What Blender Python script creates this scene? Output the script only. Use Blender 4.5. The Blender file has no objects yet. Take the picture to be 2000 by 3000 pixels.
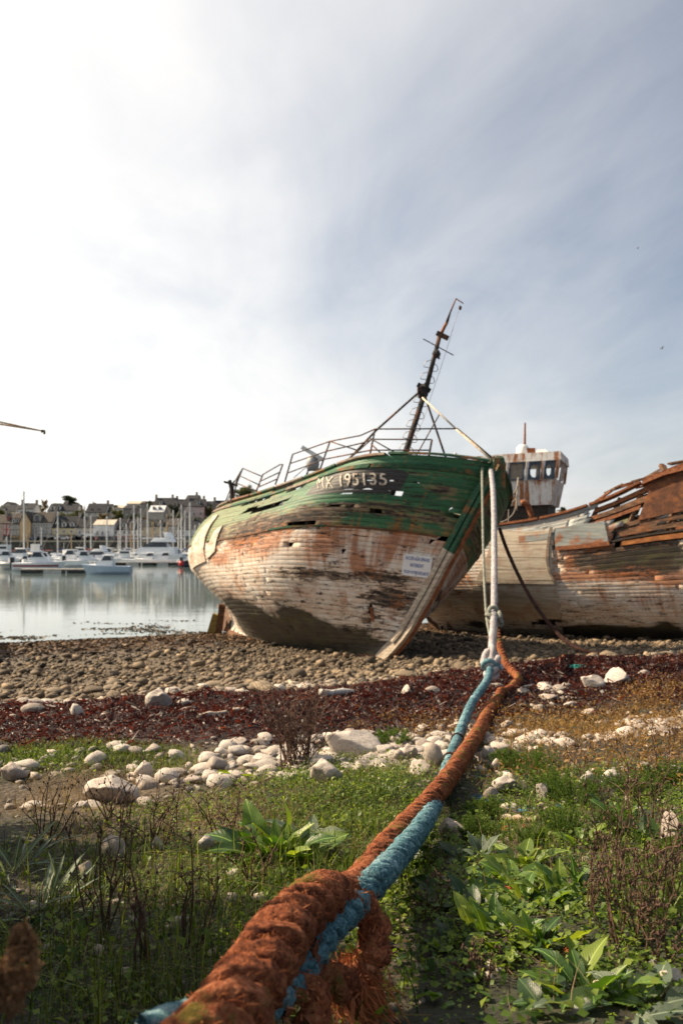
import bpy, bmesh, math, random
import numpy as np
from mathutils import Vector, Matrix, noise as mnoise

R = math.radians
random.seed(7); rng = np.random.default_rng(11)
scene = bpy.context.scene
COL = scene.collection
F = 2333.3            # focal length in pixels of the 2000 x 3000 frame
CZ = 3.3              # camera height above the water

# ---------------------------------------------------------------- camera
cam_d = bpy.data.cameras.new('camera'); cam = bpy.data.objects.new('camera', cam_d); COL.objects.link(cam)
cam.location = (0, 0, CZ); cam.rotation_euler = (R(90), 0, 0)
cam_d.sensor_fit = 'VERTICAL'; cam_d.sensor_height = 36; cam_d.sensor_width = 24; cam_d.lens = 28
cam_d.shift_y = 100 / 3000
cam_d.clip_start = 0.05; cam_d.clip_end = 9000
cam_d.dof.use_dof = True; cam_d.dof.focus_distance = 2.7; cam_d.dof.aperture_fstop = 5.0
scene.camera = cam

# ---------------------------------------------------------------- light
SUN_EL = R(40); SUN_H = Vector((-0.95, 0.31)).normalized()
SUN_DIR = Vector((SUN_H.x * math.cos(SUN_EL), SUN_H.y * math.cos(SUN_EL), math.sin(SUN_EL)))
sun_d = bpy.data.lights.new('sun', 'SUN'); sun = bpy.data.objects.new('sun', sun_d); COL.objects.link(sun)
sun_d.energy = 4.8; sun_d.angle = R(0.6); sun_d.color = (1.0, 0.80, 0.56)
sun.rotation_euler = SUN_DIR.to_track_quat('Z', 'Y').to_euler(); sun.location = (-30, 10, 40)

world = bpy.data.worlds.new('World'); scene.world = world; world.use_nodes = True
def build_world():
    nt = world.node_tree; nt.nodes.clear(); L = nt.links.new
    def n(t): return nt.nodes.new(t)
    def val(node, idx, v):
        if hasattr(v, 'is_linked') or hasattr(v, 'links'): L(v, node.inputs[idx])
        else: node.inputs[idx].default_value = v
    def m(op, a, b=0.0, c=None, clamp=False):
        x = n('ShaderNodeMath'); x.operation = op; x.use_clamp = clamp
        val(x, 0, a); val(x, 1, b)
        if c is not None: val(x, 2, c)
        return x.outputs[0]
    tc = n('ShaderNodeTexCoord')
    sky = n('ShaderNodeTexSky'); sky.sky_type = 'NISHITA'; sky.sun_disc = False
    sky.sun_elevation = SUN_EL; sky.sun_rotation = math.atan2(SUN_H.x, SUN_H.y)
    sky.air_density = 1.0; sky.dust_density = 1.4; sky.ozone_density = 1.2
    nrm = n('ShaderNodeVectorMath'); nrm.operation = 'NORMALIZE'; L(tc.outputs['Generated'], nrm.inputs[0])
    sep = n('ShaderNodeSeparateXYZ'); L(nrm.outputs[0], sep.inputs[0])
    z = m('MAXIMUM', sep.outputs[2], 0.0)
    den = m('ADD', z, 0.16)
    cx = m('DIVIDE', sep.outputs[0], den); cy = m('DIVIDE', sep.outputs[1], den)
    com = n('ShaderNodeCombineXYZ'); L(cx, com.inputs[0]); L(cy, com.inputs[1])
    def noise(scale, rot, sx, sy, det, rough, dist, off):
        mp = n('ShaderNodeMapping'); mp.inputs['Rotation'].default_value = (0, 0, rot)
        mp.inputs['Scale'].default_value = (sx, sy, 1); mp.inputs['Location'].default_value = off
        L(com.outputs[0], mp.inputs[0])
        t = n('ShaderNodeTexNoise'); t.inputs['Scale'].default_value = scale; t.inputs['Detail'].default_value = det
        t.inputs['Roughness'].default_value = rough; t.inputs['Distortion'].default_value = dist
        L(mp.outputs[0], t.inputs['Vector']); return t.outputs[0]
    veil = noise(0.42, R(62), 1.0, 0.6, 5, .55, .6, (3.1, 1.7, 0))
    wisp = noise(0.8, R(40), 1.15, 0.62, 9, .55, 1.3, (.4, 2.2, 0))
    fine = noise(2.1, R(26), 1.5, 0.75, 10, .58, 1.0, (5.4, .2, 0))
    dt = n('ShaderNodeVectorMath'); dt.operation = 'DOT_PRODUCT'; L(nrm.outputs[0], dt.inputs[0])
    dt.inputs[1].default_value = SUN_DIR
    glow = m('POWER', m('MULTIPLY_ADD', dt.outputs['Value'], .5, .5), 2.6)         # haze scatters light forward, round the sun
    low = m('POWER', m('SUBTRACT', 1.0, z), 4.5)                                       # thicker haze near the horizon
    a = m('MULTIPLY_ADD', veil, .9, -.44)
    a = m('ADD', a, m('MULTIPLY_ADD', wisp, .65, -.32))
    a = m('ADD', a, m('MULTIPLY_ADD', fine, .30, -.15))
    a = m('ADD', a, m('MULTIPLY', glow, 1.05))
    a = m('ADD', a, m('MULTIPLY', low, .75))
    mask = m('MULTIPLY_ADD', a, .95, .0, clamp=True)
    ccol = n('ShaderNodeMix'); ccol.data_type = 'RGBA'; L(m('MINIMUM', m('MULTIPLY', glow, 2.2), 1.0), ccol.inputs[0])
    ccol.inputs[6].default_value = (5.9, 6.1, 6.6, 1); ccol.inputs[7].default_value = (11.8, 11.45, 10.8, 1)
    mix = n('ShaderNodeMix'); mix.data_type = 'RGBA'; L(mask, mix.inputs[0])
    L(sky.outputs[0], mix.inputs[6]); L(ccol.outputs[2], mix.inputs[7])
    bg = n('ShaderNodeBackground'); bg.inputs[1].default_value = 0.05; L(mix.outputs[2], bg.inputs[0])
    out = n('ShaderNodeOutputWorld'); L(bg.outputs[0], out.inputs[0])
build_world()
vs = scene.view_settings
vs.view_transform = 'Standard'; vs.look = 'None'; vs.gamma = 1; vs.exposure = 1.1; vs.use_curve_mapping = False
scene.render.engine = 'CYCLES'
cy = scene.cycles
cy.use_denoising = True
try: cy.denoiser = 'OPENIMAGEDENOISE'
except Exception: pass
cy.use_adaptive_sampling = True; cy.adaptive_threshold = 0.012
cy.max_bounces = 7; cy.diffuse_bounces = 3; cy.glossy_bounces = 3; cy.transmission_bounces = 5; cy.transparent_max_bounces = 6
cy.sample_clamp_indirect = 6.0

# ---------------------------------------------------------------- helpers: placement
def P(px, py, d): return Vector(((px - 1000) / F * d, d, CZ + (1600 - py) / F * d))
def proj(p):
    p = np.asarray(p, float)
    return np.stack([1000 + F * p[..., 0] / p[..., 1], 1600 - F * (p[..., 2] - CZ) / p[..., 1]], -1)
def spl(x, xs, ys):
    xs = np.array(xs, float); ys = np.array(ys, float); x = np.clip(x, xs[0], xs[-1])
    mm = np.gradient(ys, xs); i = np.clip(np.searchsorted(xs, x) - 1, 0, len(xs) - 2)
    h = xs[i + 1] - xs[i]; t = (x - xs[i]) / h
    return (2*t**3 - 3*t**2 + 1)*ys[i] + (t**3 - 2*t**2 + t)*h*mm[i] + (-2*t**3 + 3*t**2)*ys[i+1] + (t**3 - t**2)*h*mm[i+1]
def _hash(ix, iy, sd):
    h = (ix.astype(np.int64) * 374761393 + iy.astype(np.int64) * 668265263 + sd * 144665) & 0x7fffffff
    h = ((h ^ (h >> 13)) * 1274126177) & 0x7fffffff
    return ((h ^ (h >> 16)) & 0xffff) / 65535.0
def vnoise(x, y, sd=0):
    x = np.asarray(x, float); y = np.asarray(y, float)
    ix = np.floor(x); iy = np.floor(y); fx = x - ix; fy = y - iy
    fx = fx*fx*(3-2*fx); fy = fy*fy*(3-2*fy); ix = ix.astype(np.int64); iy = iy.astype(np.int64)
    a = _hash(ix, iy, sd); b = _hash(ix+1, iy, sd); c = _hash(ix, iy+1, sd); d = _hash(ix+1, iy+1, sd)
    return (a*(1-fx)+b*fx)*(1-fy)+(c*(1-fx)+d*fx)*fy
def fbm(x, y, o=4, sd=0):
    s = 0; a = .5; t = 0
    for k in range(o):
        s = s + a*vnoise(x*2**k, y*2**k, sd+k*17); t += a; a *= .5
    return s/t

# ---------------------------------------------------------------- helpers: objects
def tag(o, label=None, cat=None, group=None, kind=None):
    if label: o['label'] = label
    if cat: o['category'] = cat
    if group: o['group'] = group
    if kind: o['kind'] = kind
    return o
def empty(name, loc, label=None, cat=None, group=None):
    o = bpy.data.objects.new(name, None); o.location = loc; o.empty_display_size = .1; COL.objects.link(o)
    return tag(o, label, cat, group)
def link(name, me, parent=None, loc=None):
    o = bpy.data.objects.new(name, me); COL.objects.link(o)
    if parent is not None: o.parent = parent
    if loc is not None: o.location = loc
    return o
def add_attr(me, name, typ, data):
    at = me.attributes.new(name, typ, 'POINT')
    data = np.asarray(data, np.float32)
    at.data.foreach_set('color' if 'COLOR' in typ else ('vector' if typ == 'FLOAT_VECTOR' else 'value'), data.ravel())
def np_mesh(name, V, Fq, mats, smooth=False, attrs=None, midx=None):
    """V (n,3); Fq (m,k) int array, all faces alike, or a list of such arrays"""
    me = bpy.data.meshes.new(name)
    V = np.asarray(V, np.float32)
    Fs = Fq if isinstance(Fq, list) else [Fq]
    nl = sum(f.size for f in Fs); nf = sum(len(f) for f in Fs)
    me.vertices.add(len(V)); me.vertices.foreach_set('co', V.ravel())
    me.loops.add(nl); me.loops.foreach_set('vertex_index', np.concatenate([np.asarray(f, np.int32).ravel() for f in Fs]))
    me.polygons.add(nf)
    tot = np.concatenate([np.full(len(f), f.shape[1], np.int32) for f in Fs]); st = np.concatenate([[0], np.cumsum(tot)[:-1]]).astype(np.int32)
    me.polygons.foreach_set('loop_start', st); me.polygons.foreach_set('loop_total', tot)
    if smooth: me.polygons.foreach_set('use_smooth', np.ones(nf, bool))
    if midx is not None: me.polygons.foreach_set('material_index', np.asarray(midx, np.int32))
    for m in (mats if isinstance(mats, (list, tuple)) else [mats]): me.materials.append(m)
    if attrs:
        for k, (t, d) in attrs.items(): add_attr(me, k, t, d)
    me.update(calc_edges=True); me.validate()
    return me
class MB:
    def __init__(s): s.v = []; s.f = []; s.m = []
    def add(s, vs, fs, mi=0):
        b = len(s.v); s.v += [tuple(v) for v in vs]; s.f += [tuple(i+b for i in f) for f in fs]; s.m += [mi]*len(fs); return s
    def box(s, c, sz, rot=None, mi=0, taper=1.0):
        x, y, z = sz[0]/2, sz[1]/2, sz[2]/2; k = taper
        vs = [Vector(q) for q in ((-x,-y,-z),(x,-y,-z),(x,y,-z),(-x,y,-z),(-x*k,-y*k,z),(x*k,-y*k,z),(x*k,y*k,z),(-x*k,y*k,z))]
        if rot is not None: vs = [rot @ v for v in vs]
        c = Vector(c)
        return s.add([v + c for v in vs], [(0,3,2,1),(4,5,6,7),(0,1,5,4),(1,2,6,5),(2,3,7,6),(3,0,4,7)], mi)
    def hexa(s, q, mi=0):        # 8 corners, bottom ring then top ring
        return s.add(q, [(0,3,2,1),(4,5,6,7),(0,1,5,4),(1,2,6,5),(2,3,7,6),(3,0,4,7)], mi)
    def beam(s, a, b, w, h=None, mi=0, up=(0,0,1), w2=None):
        a = Vector(a); b = Vector(b); d = (b-a).normalized(); h = h or w; k = (w2/w) if w2 else 1
        u = Vector(up)
        if abs(d.dot(u)) > .97: u = Vector((1,0,0))
        sx = d.cross(u).normalized(); sy = sx.cross(d)
        q = [p + sx*(i*w/2*kk) + sy*(j*h/2*kk) for p, kk in ((a,1),(b,k)) for i, j in ((-1,-1),(1,-1),(1,1),(-1,1))]
        return s.hexa(q, mi)
    def tube(s, pts, r, n=6, mi=0, caps=True):
        pts = [Vector(p) for p in pts]; N = len(pts)
        rs = r if isinstance(r, (list, tuple, np.ndarray)) else [r]*N
        t0 = (pts[1]-pts[0]).normalized(); u = Vector((0,0,1)) if abs(t0.z) < .9 else Vector((1,0,0))
        u = (u - t0*u.dot(t0)).normalized(); vs = []
        for i, p in enumerate(pts):
            t = (pts[min(i+1,N-1)]-pts[max(i-1,0)]).normalized()
            u = (u - t*u.dot(t)); u = u.normalized() if u.length > 1e-6 else t.orthogonal().normalized(); w = t.cross(u)
            for k in range(n):
                a = 2*math.pi*k/n; vs.append(p + (u*math.cos(a) + w*math.sin(a))*rs[i])
        fs = [(i*n+k, i*n+(k+1) % n, (i+1)*n+(k+1) % n, (i+1)*n+k) for i in range(N-1) for k in range(n)]
        if caps: fs += [tuple(range(n-1,-1,-1)), tuple((N-1)*n+k for k in range(n))]
        return s.add(vs, fs, mi)
    def lathe(s, c, prof, n=12, axis=Vector((0,0,1)), mi=0):
        axis = Vector(axis).normalized(); u = axis.orthogonal().normalized(); w = axis.cross(u); c = Vector(c)
        vs = [c + axis*z + (u*math.cos(2*math.pi*k/n) + w*math.sin(2*math.pi*k/n))*r for r, z in prof for k in range(n)]
        N = len(prof)
        fs = [(i*n+k, i*n+(k+1) % n, (i+1)*n+(k+1) % n, (i+1)*n+k) for i in range(N-1) for k in range(n)]
        fs += [tuple(range(n-1,-1,-1)), tuple((N-1)*n+k for k in range(n))]
        return s.add(vs, fs, mi)
    def loft(s, secs, mi=0, closed=True, caps=True):
        n = len(secs[0]); vs = [p for q in secs for p in q]
        kk = range(n) if closed else range(n-1)
        fs = [(i*n+k, i*n+(k+1) % n, (i+1)*n+(k+1) % n, (i+1)*n+k) for i in range(len(secs)-1) for k in kk]
        if caps: fs += [tuple(range(n-1,-1,-1)), tuple((len(secs)-1)*n+k for k in range(n))]
        return s.add(vs, fs, mi)
    def build(s, name, mats, parent=None, smooth=False, org=None, loc=None):
        """vertices are world positions; org (or the parent's location) becomes the mesh origin"""
        o = Vector(org) if org is not None else (Vector(parent.location) if parent is not None and parent.parent is None else Vector((0,0,0)))
        if parent is not None and parent.parent is not None and org is None: o = Vector(parent['_o']) if '_o' in parent else Vector(parent.parent.location)
        me = bpy.data.meshes.new(name)
        me.from_pydata([(v[0]-o.x, v[1]-o.y, v[2]-o.z) for v in s.v], [], s.f)
        for m in (mats if isinstance(mats, (list, tuple)) else [mats]): me.materials.append(m)
        if any(s.m): me.polygons.foreach_set('material_index', s.m)
        if smooth: me.polygons.foreach_set('use_smooth', [True]*len(me.polygons))
        bm = bmesh.new(); bm.from_mesh(me); bmesh.ops.recalc_face_normals(bm, faces=bm.faces); bm.to_mesh(me); bm.free()
        me.update()
        ob = link(name, me, parent)
        if parent is None: ob.location = o
        if loc is not None: ob.location = loc
        return ob
def catmull(pts, n):
    pts = np.array([tuple(p) for p in pts], float); out = []
    k = np.concatenate([[0], np.cumsum(np.linalg.norm(np.diff(pts, axis=0), axis=1)**.5)])
    t = np.linspace(0, k[-1], n)
    res = np.stack([spl(t, k, pts[:, i]) for i in range(3)], -1)
    seg = np.concatenate([[0], np.cumsum(np.linalg.norm(np.diff(res, axis=0), axis=1))])
    tt = np.linspace(0, seg[-1], n)
    return np.stack([np.interp(tt, seg, res[:, i]) for i in range(3)], -1)

# ---------------------------------------------------------------- helpers: materials
class NT:
    def __init__(s, name):
        s.mat = bpy.data.materials.new(name); s.mat.use_nodes = True; s.nt = s.mat.node_tree; s.nt.nodes.clear()
        s.out = s.n('ShaderNodeOutputMaterial'); s.bsdf = s.n('ShaderNodeBsdfPrincipled'); s.L(s.bsdf.outputs[0], s.out.inputs[0])
        s._tc = None
    def n(s, t): return s.nt.nodes.new(t)
    def L(s, a, b): s.nt.links.new(a, b)
    def put(s, sock, v):
        if isinstance(v, bpy.types.NodeSocket): s.L(v, sock)
        else:
            if isinstance(v, (tuple, list)) and len(v) == 3 and sock.type == 'RGBA': v = (*v, 1)
            sock.default_value = v
    def tc(s, k='Object'):
        if s._tc is None: s._tc = s.n('ShaderNodeTexCoord')
        return s._tc.outputs[k]
    def attr(s, name, out='Vector'):
        a = s.n('ShaderNodeAttribute'); a.attribute_name = name; return a.outputs[out]
    def xyz(s, v):
        x = s.n('ShaderNodeSeparateXYZ'); s.L(v, x.inputs[0]); return x.outputs
    def vec(s, x, y, z=0.0):
        c = s.n('ShaderNodeCombineXYZ')
        for i, q in enumerate((x, y, z)): s.put(c.inputs[i], q)
        return c.outputs[0]
    def mapv(s, v, scale=(1,1,1), loc=(0,0,0), rot=(0,0,0)):
        m = s.n('ShaderNodeMapping'); s.L(v, m.inputs[0]); m.inputs['Scale'].default_value = scale; m.inputs['Location'].default_value = loc; m.inputs['Rotation'].default_value = rot
        return m.outputs[0]
    def noise(s, v, scale=1, det=4, rough=.55, dist=0, out=0):
        t = s.n('ShaderNodeTexNoise'); s.L(v, t.inputs['Vector']); t.inputs['Scale'].default_value = scale; t.inputs['Detail'].default_value = det
        t.inputs['Roughness'].default_value = rough; t.inputs['Distortion'].default_value = dist; return t.outputs[out]
    def voro(s, v, scale=1, feature='F1', out='Distance'):
        t = s.n('ShaderNodeTexVoronoi'); t.feature = feature; s.L(v, t.inputs['Vector']); t.inputs['Scale'].default_value = scale; return t.outputs[out]
    def m(s, op, a, b=0.0, c=None, clamp=False):
        x = s.n('ShaderNodeMath'); x.operation = op; x.use_clamp = clamp; s.put(x.inputs[0], a); s.put(x.inputs[1], b)
        if c is not None: s.put(x.inputs[2], c)
        return x.outputs[0]
    def step(s, x, edge, sharp): return s.m('MULTIPLY_ADD', s.m('SUBTRACT', x, edge), sharp, .5, clamp=True)
    def mix(s, f, a, b):
        x = s.n('ShaderNodeMix'); x.data_type = 'RGBA'; s.put(x.inputs[0], f); s.put(x.inputs[6], a); s.put(x.inputs[7], b); return x.outputs[2]
    def mul(s, a, b):
        x = s.n('ShaderNodeMix'); x.data_type = 'RGBA'; x.blend_type = 'MULTIPLY'; x.inputs[0].default_value = 1; s.put(x.inputs[6], a); s.put(x.inputs[7], b); return x.outputs[2]
    def ramp(s, f, stops):
        r = s.n('ShaderNodeValToRGB'); s.put(r.inputs[0], f); e = r.color_ramp.elements
        while len(e) < len(stops): e.new(.5)
        for el, (p, c) in zip(e, stops): el.position = p; el.color = (*c, 1) if len(c) == 3 else c
        return r.outputs[0]
    def bump(s, h, strength=.5, dist=.02):
        b = s.n('ShaderNodeBump'); b.inputs['Strength'].default_value = strength; b.inputs['Distance'].default_value = dist; s.L(h, b.inputs['Height'])
        s.L(b.outputs[0], s.bsdf.inputs['Normal']); return s
    def rnd(s):
        return s.n('ShaderNodeObjectInfo').outputs['Random']
    def done(s, col, rough=.8, metal=0.0, spec=None):
        s.put(s.bsdf.inputs['Base Color'], col); s.put(s.bsdf.inputs['Roughness'], rough); s.put(s.bsdf.inputs['Metallic'], metal)
        if spec is not None: s.put(s.bsdf.inputs['Specular IOR Level'], spec)
        return s.mat
_mc = {}
def plain(col, rough=.6, var=.12, scale=6, metal=0, name=None, spec=None):
    """paint, stone or metal with mild mottling"""
    key = (tuple(col), rough, var, scale, metal)
    if key in _mc: return _mc[key]
    t = NT(name or 'surface'); v = t.tc()
    nn = t.noise(v, scale, 5, .6)
    a = tuple(max(0, c*(1-var*1.6)) for c in col); b = tuple(min(1, c*(1+var)) for c in col)
    t.bump(nn, .15, .01)
    _mc[key] = t.done(t.ramp(nn, [(.3, a), (.7, b)]), rough, metal, spec); return _mc[key]
# ---------------------------------------------------------------- ground
_S = [-30, -4, 0, 1.0, 1.5, 2.5, 4, 5.5, 7, 8.7, 10.5, 13, 16, 19.5, 24, 32, 38, 60, 120]
_D = [.3, .70, .80, .88, .93, 1.06, 1.25, 1.42, 1.56, 1.72, 1.90, 2.22, 2.58, 2.86, 3.02, 3.32, 3.8, 6, 9]
def shore(x, y): return y - .45*np.clip(x, -45, 45)
def gz(x, y, fine=True):
    x = np.asarray(x, float); y = np.asarray(y, float); s = shore(x, y)
    z = CZ - np.interp(s, np.linspace(-30, 120, 3000), spl(np.linspace(-30, 120, 3000), _S, _D))
    z = z + (fbm(x*.35+9, y*.35+4, 3, 5)-.5)*.22*np.clip((24-s)/14, .12, 1)*np.clip(s/6, .3, 1)
    wb = np.exp(-((s-weed_mid(x, y))/2.1)**2)
    z = z + wb*(.08 + .24*(fbm(x*1.1+3, y*1.1, 3, 8)-.35))
    if fine: z = z + (fbm(x*2.2, y*2.2+7, 3, 3)-.5)*.09*np.clip((14-s)/8, .15, 1)
    return z
def weed_mid(x, y):            # middle of the seaweed line, in shore distance
    return 8.8 + .13*np.clip(x, 0, 9) + .6*(vnoise(x*.25+4, y*.11, 21)-.5)*2
def weed_amt(x, y):
    s = shore(x, y); mid = weed_mid(x, y); n = (fbm(x*.6+31, y*.6, 4, 40)-.5)
    return np.clip(1.1 - np.abs(s-mid+n*1.6)/(2.9 + .24*np.clip(x, -2, 8) + .5*(vnoise(x*.3, y*.2, 77)-.5)*2), 0, 1)
def G(px, py, fine=True):
    """the ground point seen at a pixel of the photograph"""
    ds = np.geomspace(.6, 60, 1500); x = (px-1000)/F*ds; z = CZ + (1600-py)/F*ds
    k = np.nonzero(z <= gz(x, ds, fine))[0]
    d = ds[k[0]] if len(k) else 60.; X = (px-1000)/F*d
    return Vector((X, d, float(gz(X, d, fine))))
def axis_pts(a, b, lo, hi, n0, grow=1.06):
    mid = list(np.linspace(a, b, n0)); st = mid[1]-mid[0]
    h = st; r = [b]
    while r[-1] < hi: h *= grow; r.append(r[-1]+h)
    h = st; l = [a]
    while l[-1] > lo: h *= grow; l.append(l[-1]-h)
    return np.array(l[::-1][:-1] + mid + r[1:])
def ground_mat():
    t = NT('beach_ground'); v = t.tc(); z = t.xyz(t.attr('zone'))
    n1 = t.noise(v, 1.3, 6, .6); n2 = t.noise(v, 9, 6, .65); n3 = t.noise(v, 45, 4, .6)
    soil = t.ramp(n2, [(.3, (.010, .007, .005)), (.55, (.030, .022, .014)), (.75, (.09, .07, .05))])
    moss = t.ramp(n3, [(.3, (.008, .012, .004)), (.7, (.024, .03, .008))])
    col = t.mix(t.step(n1, .5, 7), soil, moss)
    grav = t.ramp(t.voro(v, 26, out='Color'), [(0, (.03, .021, .013)), (.5, (.075, .055, .034)), (1, (.16, .125, .085))])
    col = t.mix(z[0], col, grav)
    wet = t.ramp(n2, [(.3, (.035, .02, .01)), (.7, (.10, .062, .03))])
    col = t.mix(t.step(t.m('ADD', z[1], t.m('MULTIPLY_ADD', n1, .8, -.4)), .5, 5), col, wet)
    weed = t.ramp(n3, [(.3, (.006, .002, .002)), (.7, (.022, .006, .005))])
    col = t.mix(t.step(t.m('ADD', z[2], t.m('MULTIPLY_ADD', n2, .5, -.25)), .35, 6), col, weed)
    h = t.m('ADD', t.m('MULTIPLY', t.voro(v, 26), -.6), t.m('MULTIPLY', n3, .5))
    t.bump(h, .8, .03)
    return t.done(col, t.m('MULTIPLY_ADD', z[1], -.35, .9))
def build_ground():
    xs = axis_pts(-2.6, 3.2, -160, 160, 130, 1.055); ys = axis_pts(.9, 9, -25, 130, 170, 1.045)
    X, Y = np.meshgrid(xs, ys); Z = gz(X, Y)
    s = shore(X, Y)
    zone = np.stack([np.clip((s-7.5)/3, 0, 1), np.clip((s-23)/6, 0, 1), weed_amt(X, Y)], -1)
    q = proj(np.stack([X, np.maximum(Y, .2), Z], -1)); bank = np.zeros(X.shape)
    for cx, cy_, rx, ry in ((330, 2350, 330, 75), (620, 2400, 160, 50), (700, 2220, 330, 40), (1550, 2420, 170, 50)): bank = np.maximum(bank, np.exp(-(((q[..., 0]-cx)/rx)**2+((q[..., 1]-cy_)/ry)**2)**2))
    zone[..., 0] = np.maximum(zone[..., 0], bank*(Y > .5))
    nx, ny = len(xs), len(ys); i = np.arange(nx*ny).reshape(ny, nx)
    Fq = np.stack([i[:-1, :-1], i[:-1, 1:], i[1:, 1:], i[1:, :-1]], -1).reshape(-1, 4)
    me = np_mesh('ground', np.stack([X, Y, Z], -1).reshape(-1, 3), Fq, ground_mat(), True, {'zone': ('FLOAT_VECTOR', zone.reshape(-1, 3))})
    tag(link('ground', me), kind='structure')
build_ground()

def water_mat():
    t = NT('harbour_water'); v = t.tc()
    a = t.noise(t.mapv(v, (.35, 1.3, 1)), 1.0, 4, .5); b = t.noise(t.mapv(v, (1.2, 4.5, 1)), 1.0, 3, .5)
    c = t.noise(t.mapv(v, (.02, .06, 1)), 1.0, 3, .5)
    rip = t.m('MULTIPLY', t.m('ADD', t.m('MULTIPLY', a, .7), t.m('MULTIPLY', b, .3)), t.m('MULTIPLY_ADD', t.step(c, .5, 6), .8, .35))
    t.bump(rip, .10, .10)
    t.put(t.bsdf.inputs['IOR'], 1.33)
    return t.done((.10, .14, .135), .05)
def build_water():
    xs = np.array([-2500, -600, -120, -40, 0, 40, 120, 600, 2500.]); ys = np.array([16, 24, 32, 45, 80, 160, 262, 700, 4000.])
    X, Y = np.meshgrid(xs, ys); nx, ny = len(xs), len(ys); i = np.arange(nx*ny).reshape(ny, nx)
    Fq = np.stack([i[:-1, :-1], i[:-1, 1:], i[1:, 1:], i[1:, :-1]], -1).reshape(-1, 4)
    me = np_mesh('water', np.stack([X, Y, X*0], -1).reshape(-1, 3), Fq, water_mat())
    tag(link('water', me), kind='structure')
build_water()

# the far shore: quay apron and hill behind the harbour front
def hill_z(x, y):
    x = np.asarray(x, float); y = np.asarray(y, float)
    ridge = spl(np.clip(x, -300, 420), [-300, -150, -110, -70, -30, 20, 75, 130, 200, 300, 420], [18, 17, 17, 17, 20, 20, 14, 15, 13, 12, 10])
    up = np.clip((y-262)/60, 0, 1); up = up*up*(3-2*up)
    back = np.clip((y-340)/500, 0, 1)
    return 4.9 + up*(ridge-4.9)*(1-.6*back) + (fbm(x*.03, y*.03, 4, 61)-.5)*4*up
def hill_mat():
    t = NT('hillside_scrub'); v = t.tc(); a = t.noise(v, .12, 6, .6); b = t.noise(v, .9, 5, .65)
    col = t.ramp(t.m('ADD', t.m('MULTIPLY', a, .6), t.m('MULTIPLY', b, .4)), [(.32, (.03, .045, .015)), (.48, (.085, .09, .03)), (.6, (.16, .125, .05)), (.72, (.22, .19, .14))])
    t.bump(b, .9, .8)
    return t.done(col, .95)
def build_hill():
    xs = np.concatenate([np.linspace(-320, 440, 191)]); ys = np.concatenate([np.linspace(246.8, 262, 4), np.linspace(266, 340, 26), np.linspace(360, 900, 12)])
    X, Y = np.meshgrid(xs, ys); Z = hill_z(X, Y); nx, ny = len(xs), len(ys); i = np.arange(nx*ny).reshape(ny, nx)
    Fq = np.stack([i[:-1, :-1], i[:-1, 1:], i[1:, 1:], i[1:, :-1]], -1).reshape(-1, 4)
    tag(link('hill', np_mesh('hill', np.stack([X, Y, Z], -1).reshape(-1, 3), Fq, hill_mat(), True)), kind='structure')
build_hill()
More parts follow.
